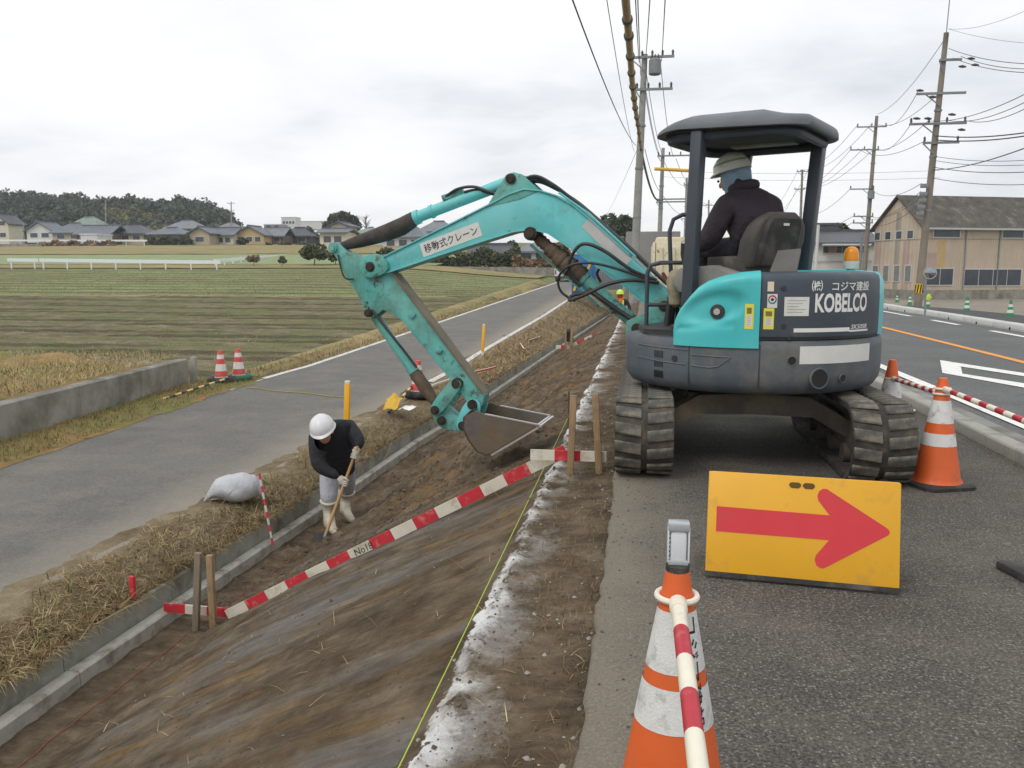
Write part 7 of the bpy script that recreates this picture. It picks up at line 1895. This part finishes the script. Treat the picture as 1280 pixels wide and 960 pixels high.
mb.loft([[O_ + HZ * z, O_ + gdir * GW + HZ * z, O_ + gdir * GW + ldir * WL + HZ * z, O_ + ldir * WL + HZ * z] for z in (c0.z + 0.35, ze_)])
mb.add([O_ + HZ * ze_, O_ + gdir * GW + HZ * ze_, O_ + gdir * GW / 2 + HZ * (zr_ - 0.1), O_ + ldir * WL + HZ * ze_, O_ + gdir * GW + ldir * WL + HZ * ze_, O_ + gdir * GW / 2 + ldir * WL + HZ * (zr_ - 0.1)], [(0, 1, 2), (3, 5, 4), (0, 2, 5, 3), (1, 4, 5, 2)])
mb.build("wall", CLAD, ws)
mb = MB(); e_ = 0.08
mb.loft([[O_ - gdir * e_ - ldir * e_ + HZ * z, O_ + gdir * (GW + e_) - ldir * e_ + HZ * z, O_ + gdir * (GW + e_) + ldir * (WL + e_) + HZ * z, O_ - gdir * e_ + ldir * (WL + e_) + HZ * z] for z in (zb_, c0.z + 0.62)]); mb.build("foundation", M_WALL, ws)
mb = MB(); ov = 0.35; rise = (zr_ - ze_) / (GW / 2)
sec = [(-ov, ze_ - ov * rise + 0.12), (GW / 2, zr_ + 0.12), (GW + ov, ze_ - ov * rise + 0.12), (GW + ov, ze_ - ov * rise), (GW / 2, zr_), (-ov, ze_ - ov * rise)]
mb.loft([[O_ + gdir * s + ldir * l_ + HZ * z for s, z in sec] for l_ in (-0.25, WL + 0.3)]); wr = mb.build("roof", moss_roof(), ws)
mb = MB(); mb.bar(O_ - gdir * (ov + 0.06) - ldir * 0.25 + HZ * (ze_ - ov * rise + 0.02), O_ - gdir * (ov + 0.06) + ldir * WL + HZ * (ze_ - ov * rise + 0.02), 0.14, 0.14); mb.build("gutter", mat("gutter_pvc", srgb(176, 176, 172), 0.6, 0.1), wr)
def wface(org, dx, s0, s1, z0, z1, nrm, name, m, par, th=0.05, off=0.0):
    a = org + dx * s0 + HZ * z0; mb = MB(); mb.prism([(0, 0), (s1 - s0, 0), (s1 - s0, z1 - z0), (0, z1 - z0)], a, dx, HZ, nrm, off - 0.05, th); return mb.build(name, m, par)
gn, ln = -ldir, -gdir
zz = lambda y_: at(1147, y_, WY).z
def wwin(org, dx, s0, s1, z0, z1, nrm, panes, blind=None):
    f = wface(org, dx, s0 - 0.07, s1 + 0.07, z0 - 0.07, z1 + 0.07, nrm, "window", FRAME_W, ws, 0.05)
    for k in range(panes):
        a, b_ = lerp(s0, s1, k / panes) + 0.03, lerp(s0, s1, (k + 1) / panes) - 0.03
        wface(org, dx, a, b_, z0, z1, nrm, "pane", blind or GLASS, f, 0.062)
BLIND = mat("slatted_pane", srgb(118, 122, 118), 0.6, 0.15, 3)
for k in range(4):
    s = GW * (0.16 + 0.235 * k); wwin(O_, gdir, s, s + 0.62, zz(297), zz(287.5), gn, 1)
    wwin(O_, gdir, s, s + 0.62, zz(352), zz(332), gn, 1, BLIND)
wface(O_, gdir, GW * 0.44, GW * 0.54, c0.z + 0.62, zr_ - 1.1, gn, "cladding_panel", CLAD4, ws, 0.012)
wface(O_, gdir, GW * 0.22, GW * 0.36, c0.z + 0.62, zz(300), gn, "cladding_panel", CLAD3, ws, 0.010)
wface(O_, gdir, GW * 0.84, GW * 0.97, c0.z + 0.62, zz(300), gn, "cladding_panel", CLAD3, ws, 0.010)
wface(O_, gdir, 0.0, GW, zz(299.5), zz(298.5), gn, "trim", CLAD4, ws, 0.02)
lwin = [(1163, 1196, 296, 286.5, 1), (1249, 1300, 296, 286.5, 2), (1158, 1191, 356, 336, 2), (1205, 1276, 357, 337, 4)]
def lpos(px):   # distance along the long side seen at that pixel column
    lo, hi = 0.0, 40.0
    for _ in range(40):
        m_ = (lo + hi) / 2; p = np.array(O_ + ldir * m_ + HZ * 1.0) - np.array([0, 0, CAMZ]); x = 640 + F * (p @ _rt) / (p @ _fw)
        if x < px: lo = m_
        else: hi = m_
    return lo
for (p0, p1, y0, y1, n) in lwin: wwin(O_, ldir, lpos(p0), lpos(p1), zz(y0), zz(y1), ln, n)
for (p0, p1, y0, y1, m) in ((1170, 1180, 334, 299, CLAD2), (1154, 1170, 334, 316, CLAD3), (1211, 1247, 296, 286.5, mat("plain_panel", srgb(184, 174, 150), 0.8, 0.08))): wface(O_, ldir, lpos(p0), lpos(p1), zz(y0), zz(y1), ln, "cladding_panel", m, ws, 0.015)
wface(O_, ldir, 0.0, WL, zz(299), zz(298), ln, "trim", CLAD4, ws, 0.02)
for px in (1246, 1204): mb = MB(); p = O_ + ldir * lpos(px) + ln * 0.05; mb.cyl(p + HZ * (c0.z - 0.2), p + HZ * (ze_ - 0.2), 0.05, n=8); mb.build("downpipe", GALV, ws, smooth=True)
# white walled building left of the workshop
wb = house(1016, 1092, 344, 302, 287, 84, W_WHITE, R_DARK, "white walled house with dark tiled roof behind the beacon", "gable_side", 0, 0.5, 8)
mb = MB(); a, b_ = at(1029, 306, 83), at(1086, 306, 83); mb.bar(a, b_, 2.0, 0.14); mb.build("awning", W_WHITE, wb)
for k in range(7):
    px = 1029 + k * 8.2; a, b_ = at(px, 316, 83.9), at(px + 7, 308, 83.9); add_window(wb, a.x, b_.x, a.z, b_.z, 83.92, None if k % 3 != 1 else mat("pink_curtain", srgb(150, 112, 112), 0.8, 0.1))
mb = MB(); a, b_ = at(1016, 327, 83.9), at(1090, 327, 83.9); mb.bar(a, b_, 0.04, 0.05); mb.build("trim", W_GREY, wb)
house(1020, 1047, 292, 281, 280.5, 110, W_DARK, R_DARK, "flat topped grey block rising behind the white house", "flat", 0)
mb = MB(); a, b_ = at(1019, 342, 80), at(1023, 281, 80); mb.cyl(a, b_, 0.13, n=10); tag(mb.build("white_post", W_WHITE, origin=a, smooth=True), "slim white post standing before the white house", "post")
mb = MB(); a, b_ = at(1074, 346, 79), at(1078, 290, 79); mb.cyl(a, b_, 0.13, n=10); tag(mb.build("white_post", GALV, origin=a, smooth=True), "slim grey post beside the utility pole at the workshop", "post")
# green cones on the far lot
gc = cone_proto("green_cone", [(0.22, 0.34), (0.44, 0.54)], CONE_GREEN, mat("cone_pale_band", srgb(206, 216, 206), 0.5, 0.06), CONE_GREEN, label="", r1=0.14, r0=0.035)
for k, (px, py, lb) in enumerate(((1121, 378, "green cone farthest left in the row across the road"), (1137, 382, "green cone just left of the leaning pole's base"), (1159, 386, "green cone at the foot of the traffic mirror"), (1208, 392, "green cone alone before the workshop windows"), (1262, 399, "green cone at the right end of the row across the road"))):
    Yg = 25.0
    for _ in range(30): Yg = 0.5 * Yg + 0.5 * at(px, py, 1.0 * Yg).y * ((CAMZ - (zright(Yg) + 0.03)) / max(0.05, CAMZ - at(px, py, Yg).z))
    p = at(px, py, Yg); place(gc, (p.x, p.y, zright(p.y) + 0.04), 0.3 * k, lb, "green cones across the road", first=(k == 0), scale=0.74)
Yg = 26.0; p = at(1157, 386, Yg + 1.0); mr = thing("traffic_mirror", p, "round traffic mirror on a thin pole before the workshop", "traffic mirror")
mb = MB(); mb.cyl(p - HZ * 0.2, at(1157, 334, Yg + 1.0), 0.03, n=10); mb.build("pole", GALV, mr, smooth=True)
c = at(1163, 341, Yg + 0.95); mb = MB(); mb.cyl(c + Vector((0, 0.05, 0)), c, 0.19, 0.19, 20); mb.build("hood", mat("mirror_hood", srgb(158, 156, 148), 0.6, 0.1), mr, smooth=True)
mb = MB(); mb.cyl(c - Vector((0, 0.001, 0)), c - Vector((0, 0.02, 0)), 0.16, 0.12, 20); mb.build("mirror_face", mat("mirror_face", srgb(150, 156, 160), 0.12, 0.05, metal=0.9), mr, smooth=True)
fl = at(1161, 372, Yg); mb = MB(); mb.ball(fl, 0.07, 0.03, 0.10, jit=0.6); tag(mb.build("marker_flag", mat("lime_flag", srgb(190, 210, 80), 0.6, 0.1), origin=fl, smooth=True), "lime green flag tied at the green cone by the mirror", "flag")

# ---------------------------------------------------------------- vehicles and site huts beyond the excavator
CREAM_T = paint_mat("cream_truck_paint", srgb(208, 198, 168), srgb(218, 210, 184), srgb(160, 140, 106), 0.45, srgb(112, 76, 48), 0.7, 0.6)
tY = 13.5
tk = thing("dump_truck", Vector((1.0, tY + 2, 0)), "cream dump truck with a rusty tailgate parked ahead of the excavator", "truck")
tx0, tx1 = 0.16, 1.86; zt, zm = 1.80, 0.98
mb = MB(); mb.box(((tx0 + tx1) / 2, tY + 0.03, (zt + zm) / 2), (tx1 - tx0, 0.06, zt - zm)); tg = mb.build("tailgate", CREAM_T, tk, bevel=0.01)
for k in range(9):
    x = lerp(tx0 + 0.1, tx1 - 0.1, k / 8); mb = MB(); mb.box((x, tY - 0.015, (zt + zm) / 2), (0.05, 0.03, (zt - zm) * 0.8)); mb.build("tailgate_rib", CREAM_T, tg)
for x in (tx0, tx1):
    mb = MB(); mb.box((x, tY + 1.6, (zt + zm) / 2), (0.06, 3.2, zt - zm)); mb.build("side_board", CREAM_T, tk, bevel=0.01)
mb = MB(); mb.box(((tx0 + tx1) / 2, tY + 1.6, zm - 0.05), (tx1 - tx0, 3.2, 0.10)); mb.box(((tx0 + tx1) / 2, tY + 2.2, zm - 0.25), (0.8, 4.4, 0.3)); mb.build("chassis", BLACKP, tk)
mb = MB(); mb.loft([[(x, tY + y_, z) for y_, z in ((3.4, 0.6), (5.0, 0.6), (5.05, 1.2), (4.8, 2.0), (3.4, 2.0))] for x in (tx0 + 0.05, tx1 - 0.05)]); mb.build("cab", CREAM_T, tk, bevel=0.05)
for x in (tx0 + 0.16, tx1 - 0.16):
    for y_ in (0.75, 3.9):
        mb = MB(); mb.cyl((x - 0.11, tY + y_, 0.36), (x + 0.11, tY + y_, 0.36), 0.36, n=20); w_ = mb.build("wheel", BLACK_RUB, tk, bevel=0.02); mb = MB(); mb.cyl((x - 0.115, tY + y_, 0.36), (x + 0.115, tY + y_, 0.36), 0.2, n=16); mb.build("rim", GALV, w_, smooth=True)
for x in (tx0 + 0.1, tx1 - 0.1):
    mb = MB(); mb.box((x, tY - 0.02, 0.72), (0.16, 0.06, 0.10)); mb.build("tail_lamp", mat("tail_lamp", srgb(150, 40, 36), 0.4, 0.1), tk, bevel=0.008)
mb = MB(); mb.box(((tx0 + tx1) / 2, tY - 0.02, 0.58), (tx1 - tx0, 0.08, 0.12)); mb.build("bumper", CREAM_T, tk, bevel=0.01)
mb = MB(); mb.box((tx0 + 0.12, tY - 0.03, 0.85), (0.22, 0.05, 0.3)); mb.build("hinge_plate", CREAM_T, tk, bevel=0.01)
# concrete block behind
mb = MB(); a = at(806, 345, 42); mb.box((a.x + 0.35, 42.5, 1.55), (2.6, 1.5, 3.2)); tag(mb.build("site_hut", mat("hut_grey", srgb(132, 130, 126), 0.85, 0.1, 1.5), origin=(a.x, 42, 0), bevel=0.03), "plain grey concrete block hut right of the near pole", "hut")
# portable toilet
tc_ = at(729, 367, 47); BLUE_P = mat("toilet_blue", srgb(38, 106, 156), 0.5, 0.08, 2.0); toil = thing("portable_toilet", tc_, "blue portable toilet with white roof beside the lane", "toilet")
mb = MB(); mb.box(tc_ + Vector((0, 0.5, 1.05)), (1.30, 1.0, 2.2)); mb.build("cabin", BLUE_P, toil, bevel=0.03)
mb = MB(); mb.box(tc_ + Vector((0, 0.5, 2.24)), (1.40, 1.1, 0.22)); mb.build("roof", W_WHITE, toil, bevel=0.06)
mb = MB(); mb.box(tc_ + Vector((0.1, -0.02, 1.05)), (0.8, 0.04, 1.95)); dr = mb.build("door", BLUE_P, toil, bevel=0.01)
for z in (0.35, 1.55): mb = MB(); mb.box(tc_ + Vector((0.33 if z > 1 else -0.45, -0.05, z)), (0.12, 0.03, 0.42), Matrix.Rotation(0.35, 3, 'Y')); mb.build("yellow_sign", YEL_POST, dr)
# grey metal shed
sc_ = at(757, 361, 50); shd = thing("site_shed", sc_, "tall grey corrugated site shed next to the blue toilet", "shed"); SG = cladding("shed_sheet", srgb(134, 138, 140))
mb = MB(); mb.box(sc_ + Vector((0.0, 1.0, 1.45)), (1.9, 2.0, 3.0)); mb.build("wall", SG, shd, bevel=0.01)
mb = MB(); mb.box(sc_ + Vector((0, 1.0, 3.0)), (2.0, 2.1, 0.08)); mb.build("roof", GALV, shd)
for x in (0.35, 0.62): mb = MB(); mb.box(sc_ + Vector((x, -0.02, 1.4)), (0.14, 0.06, 0.7)); mb.build("vent", M_HOLE, shd)
ca = at(773, 354, 44); place(rwc, (ca.x, 44, ca.z), 0.3, "tiny red and white cone beside the grey site shed")
# white van on the lane
vY = 71.0; v0 = at(693, 352, vY); v1 = at(722, 352, vY); vz = v0.z; vx = (v0.x + v1.x) / 2; VW = v1.x - v0.x; VAN = mat("van_white", srgb(214, 216, 218), 0.35, 0.04)
van = thing("van", Vector((vx, vY, vz)), "small white van seen from behind far along the lane", "van")
mb = MB(); rings = []
for z, w, y0 in ((0.28, 0.96, 0.03), (0.35, 1.0, 0.0), (0.95, 1.0, 0.0), (1.05, 0.98, 0.03), (1.60, 0.86, 0.14), (1.78, 0.78, 0.25), (1.83, 0.6, 0.5)):
    rings.append([(vx - VW / 2 * w, vY + y0, vz + z), (vx + VW / 2 * w, vY + y0, vz + z), (vx + VW / 2 * w, vY + 3.4 - y0, vz + z), (vx - VW / 2 * w, vY + 3.4 - y0, vz + z)])
mb.loft(rings); mb.build("body", VAN, van, bevel=0.04)
mb = MB(); mb.loft([[(vx - VW / 2 * 0.85, vY + 0.02, vz + 1.06), (vx + VW / 2 * 0.85, vY + 0.02, vz + 1.06), (vx + VW / 2 * 0.74, vY + 0.125, vz + 1.56), (vx - VW / 2 * 0.74, vY + 0.125, vz + 1.56)], [(vx - VW / 2 * 0.85, vY + 0.05, vz + 1.06), (vx + VW / 2 * 0.85, vY + 0.05, vz + 1.06), (vx + VW / 2 * 0.74, vY + 0.16, vz + 1.56), (vx - VW / 2 * 0.74, vY + 0.16, vz + 1.56)]]); mb.build("rear_window", GLASS, van)
mb = MB(); mb.box((vx, vY - 0.03, vz + 0.36), (VW * 0.98, 0.12, 0.2)); mb.build("bumper", BLACKP, van, bevel=0.02)
mb = MB(); mb.box((vx - 0.1, vY - 0.03, vz + 0.66), (0.34, 0.02, 0.18)); mb.build("number_plate", YEL_POST, van)
for s_ in (-1, 1):
    mb = MB(); mb.box((vx + s_ * VW * 0.45, vY - 0.01, vz + 0.8), (0.10, 0.06, 0.36)); mb.build("tail_lamp", mat("tail_lamp", (0, 0, 0)), van, bevel=0.01)
    for y_ in (0.6, 2.8): mb = MB(); mb.cyl((vx + s_ * (VW / 2 - 0.14) - 0.09, vY + y_, vz + 0.27), (vx + s_ * (VW / 2 - 0.14) + 0.09, vY + y_, vz + 0.27), 0.27, n=16); mb.build("wheel", BLACK_RUB, van, smooth=True)
# ---------------------------------------------------------------- grass and straw
def blade_mat(name, stops, scale=9.0):
    m, nt, b, oc, wc = newmat(name)
    c = _ramp(nt, _noise(nt, wc, scale, 3, 0.7), stops)
    c = _mix(nt, _ramp(nt, _noise(nt, wc, 0.9, 3), [(0.4, 0.0), (0.65, 0.55)]), c, tuple(k * 0.62 for k in stops[1][1]))
    nt.links.new(c, b.inputs["Base Color"]); b.inputs["Roughness"].default_value = 0.85; b.inputs["Specular IOR Level"].default_value = 0.2
    return m
def blades(n, xyz, L, w, upness, rng, bend=0.5):
    "curved strips of three joints; xyz (n,3) roots"
    az = rng.uniform(0, 2 * np.pi, n); el = np.clip(rng.normal(upness, 0.35, n), 0.02, 1.45)
    Ls = L * rng.uniform(0.5, 1.4, n)
    d = np.stack([np.cos(az) * np.cos(el), np.sin(az) * np.cos(el), np.sin(el)], 1)
    s = np.stack([-np.sin(az), np.cos(az), np.zeros(n)], 1) * (w * rng.uniform(0.6, 1.3, n))[:, None]
    d2 = d.copy(); d2[:, 2] -= bend * rng.uniform(0.3, 1.3, n); d2 /= np.linalg.norm(d2, axis=1)[:, None]
    p0 = xyz; p1 = p0 + d * (Ls * 0.5)[:, None]; p2 = p1 + d2 * (Ls * 0.5)[:, None]
    V = np.stack([p0 - s, p0 + s, p1 + s * 0.8, p1 - s * 0.8, p2 + s * 0.2, p2 - s * 0.2], 1).reshape(-1, 3)
    i = np.arange(n) * 6; Fc = np.concatenate([np.stack([i, i + 1, i + 2, i + 3], 1), np.stack([i + 3, i + 2, i + 4, i + 5], 1)])
    return V, Fc
STRAW = blade_mat("straw_blade", [(0.3, srgb(128, 108, 76)), (0.5, srgb(174, 152, 112)), (0.72, srgb(212, 194, 154))])
STRAW_D = blade_mat("brown_straw_blade", [(0.3, srgb(92, 76, 54)), (0.5, srgb(130, 110, 78)), (0.72, srgb(170, 148, 110))])
GRASS_G = blade_mat("green_blade", [(0.3, srgb(84, 94, 56)), (0.5, srgb(110, 118, 74)), (0.72, srgb(146, 148, 100))])
def scatter(name, m, n, ydist, xfun, zfun, L, w, up, label, bend=0.5):
    ys = ydist(n); xs = xfun(ys); zs = np.array([zfun(a, b) for a, b in zip(xs, ys)])
    V, Fc = blades(n, np.stack([xs, ys, zs], 1), L, w, up, NPR, bend); return tag(mesh_np(name, V, Fc, m), label, "grass", kind="stuff")
kxv = np.vectorize(kx); rrv = np.vectorize(lambda Y: pw(Y, ROAD_R)); rlv = np.vectorize(lambda Y: pw(Y, ROAD_L))
near = lambda lo, hi, p: (lambda n: lo + (hi - lo) * NPR.uniform(0, 1, n) ** p)
def vx_(ys):
    t = NPR.beta(1.5, 1.0, len(ys)); lo = rrv(ys) + 0.16 + 0.12 * np.sin(ys * 1.7) + 0.1 * np.sin(ys * 4.1); hi = kxv(ys) - 0.10
    return lo + (hi - lo) * t
scatter("straw", STRAW, 11000, near(2.6, 30, 1.9), vx_, lambda x, y: verge_z(x, y) + 0.005, 0.15, 0.0022, 0.06, "pale dry straw matting the verge along the ditch", 0.5)
scatter("straw", STRAW_D, 24000, near(2.6, 30, 1.9), vx_, lambda x, y: verge_z(x, y) + 0.0, 0.10, 0.0026, 0.22, "brown dead grass of the verge along the ditch", 0.6)
scatter("straw", STRAW_D, 7000, near(2.6, 24, 1.7), lambda ys: kxv(ys) - 0.115 - np.abs(NPR.normal(0, 0.06, len(ys))), lambda x, y: -1.195 + 0.02 * math.sin(y * 5), 0.16, 0.0028, 0.1, "dead grass hanging over the edge of the ditch wall", 1.3)
def far_vx(ys): lo = rrv(ys) + 0.2; hi = kxv(ys) - 0.15; return lo + (hi - lo) * NPR.uniform(0, 1, len(ys))
scatter("straw", STRAW, 9000, near(18, 58, 1.2), far_vx, lambda x, y: verge_z(x, y) + 0.01, 0.22, 0.006, 0.4, "dry grass of the wider verge farther along the lane")
scatter("grass", GRASS_G, 700, near(3, 14, 1.4), lambda ys: vx_(ys), lambda x, y: verge_z(x, y), 0.12, 0.004, 0.9, "few green weeds among the straw")
# bank behind the wall, its foot, and the lane shoulder
def bank_pts(n):
    s = NPR.uniform(0.15, 1, n) * seg; off = 0.12 + NPR.uniform(0, 1, n) ** 1.4 * 9
    return np.array([[wS.x + wdir.x * a + wn_.x * b, wS.y + wdir.y * a + wn_.y * b + 0.5 * min(1, b / 4) * (a / seg), -0.45 + 0.1 * min(1, b) - 0.1 * min(1, b / 8)] for a, b in zip(s, off)])
for m, n, lb, up in ((STRAW, 15000, "dry brown grass on the bank above the concrete wall", 0.5), (GRASS_G, 6500, "green grass patches on the bank above the concrete wall", 0.8)):
    P_ = bank_pts(n)
    if m is GRASS_G: P_ = P_[np.array([noise.noise(Vector((a[0] * 0.6, a[1] * 0.6, 0))) > 0.02 for a in P_])]
    V, Fc = blades(len(P_), P_, 0.14, 0.005, up, NPR); tag(mesh_np("grass", V, Fc, m), lb, "grass", kind="stuff")
def foot_x(ys):
    f = np.clip((ys - wS.y) / (wB.y - wS.y), 0, 1); wx = wS.x + (wB.x - wS.x) * f; return wx + 0.04 + (rlv(ys) + 0.18 - wx) * NPR.uniform(0, 1, len(ys)) ** 1.3
scatter("grass", GRASS_G, 3600, near(5, 17.5, 1.0), foot_x, lambda x, y: -1.01, 0.09, 0.004, 0.9, "short weeds along the foot of the concrete wall")
scatter("straw", STRAW_D, 4500, near(5, 17.5, 1.0), foot_x, lambda x, y: -1.01, 0.10, 0.004, 0.5, "dead grass along the foot of the concrete wall")
scatter("straw", STRAW_D, 9000, near(15, 70, 1.6), lambda ys: rlv(ys) - 0.95 + 0.9 * NPR.uniform(0, 1, len(ys)) ** 0.8, lambda x, y: G(x, y) + 0.16, 0.16, 0.006, 0.5, "dry grass along the lane's field side")
# stubble and young crop on the fields
scatter("stubble", STRAW, 26000, near(15.5, 50, 1.5), lambda ys: rlv(ys) - 1.2 - NPR.uniform(0, 1, len(ys)) ** 1.1 * (8 + ys * 0.75), lambda x, y: G(x, y) + 0.07, 0.10, 0.006, 0.4, "pale stubble and straw bits over the ploughed field")
scatter("grass", GRASS_G, 14000, near(24, 50, 1.0), lambda ys: rlv(ys) - 1.0 - NPR.uniform(0, 1, len(ys)) ** 1.5 * (4 + ys * 0.5), lambda x, y: G(x, y) + 0.08, 0.07, 0.006, 0.9, "green weeds along the nearer edge of the ploughed field")
scatter("crop", GRASS_G, 30000, near(51, 81, 1.1), lambda ys: rlv(ys) - 1.5 - NPR.uniform(0, 1, len(ys)) * (ys * 0.72), lambda x, y: G(x, y) + 0.06, 0.07, 0.012, 0.9, "rows of young green crop in the far field")
# straw bits and dead sprigs on the cut slope and shoulder
def slope_x(ys): return NPR.uniform(kxv(ys) + 0.3, -0.2)
scatter("straw", STRAW, 350, near(1.8, 12, 1.5), slope_x, lambda x, y: soil_z(x, y) + 0.004, 0.08, 0.0016, 0.25, "loose straw bits scattered on the dug slope", 0.3)
scatter("straw", STRAW_D, 1500, near(1.6, 9, 1.5), lambda ys: NPR.uniform(-0.5, -0.17, len(ys)), lambda x, y: soil_z(x, y), 0.045, 0.0014, 0.8, "thin dead sprigs on the soil shoulder beside the pavement", 0.4)
scatter("straw", STRAW_D, 700, near(3.0, 14, 1.3), lambda ys: 2.68 - np.abs(NPR.normal(0, 0.04, len(ys))), lambda x, y: 0.004, 0.07, 0.0016, 0.15, "dead grass bits caught along the kerb of the pavement", 0.2)
# tall dry stalks on the verge
mbp = []
for (px, py, tx_, ty_) in ((268, 652, 255, 612), (270, 640, 300, 600), (480, 575, 492, 545), (150, 760, 175, 735), (100, 800, 140, 742), (262, 690, 250, 662), (120, 780, 190, 745)):
    a = atz(px, py, -0.98); b_ = at(tx_, ty_, a.y); mbp.append((a, b_))
mb = MB()
for a, b_ in mbp: mb.tube([a, a.lerp(b_, 0.5) + Vector((0.02, 0, 0.02)), b_], [0.004, 0.003, 0.0015], 5)
tag(mb.build("dry_stalks", STRAW, smooth=True), "a few long bleached grass stalks on the verge", "grass", kind="stuff")

# ---------------------------------------------------------------- damp air
hz = MB(); hz.box((0, 545, 18), (1900, 1820, 46))
hm = bpy.data.materials.new("damp_air"); hm.use_nodes = True; hn = hm.node_tree; hn.nodes.clear()
ho = hn.nodes.new("ShaderNodeOutputMaterial"); hv = hn.nodes.new("ShaderNodeVolumePrincipled")
hv.inputs["Color"].default_value = (0.86, 0.90, 0.96, 1); hv.inputs["Density"].default_value = 0.0004; hv.inputs["Anisotropy"].default_value = 0.2
hn.links.new(hv.outputs[0], ho.inputs["Volume"])
tag(hz.build("haze", hm), "thin pale damp air over the whole place", "haze", kind="stuff")
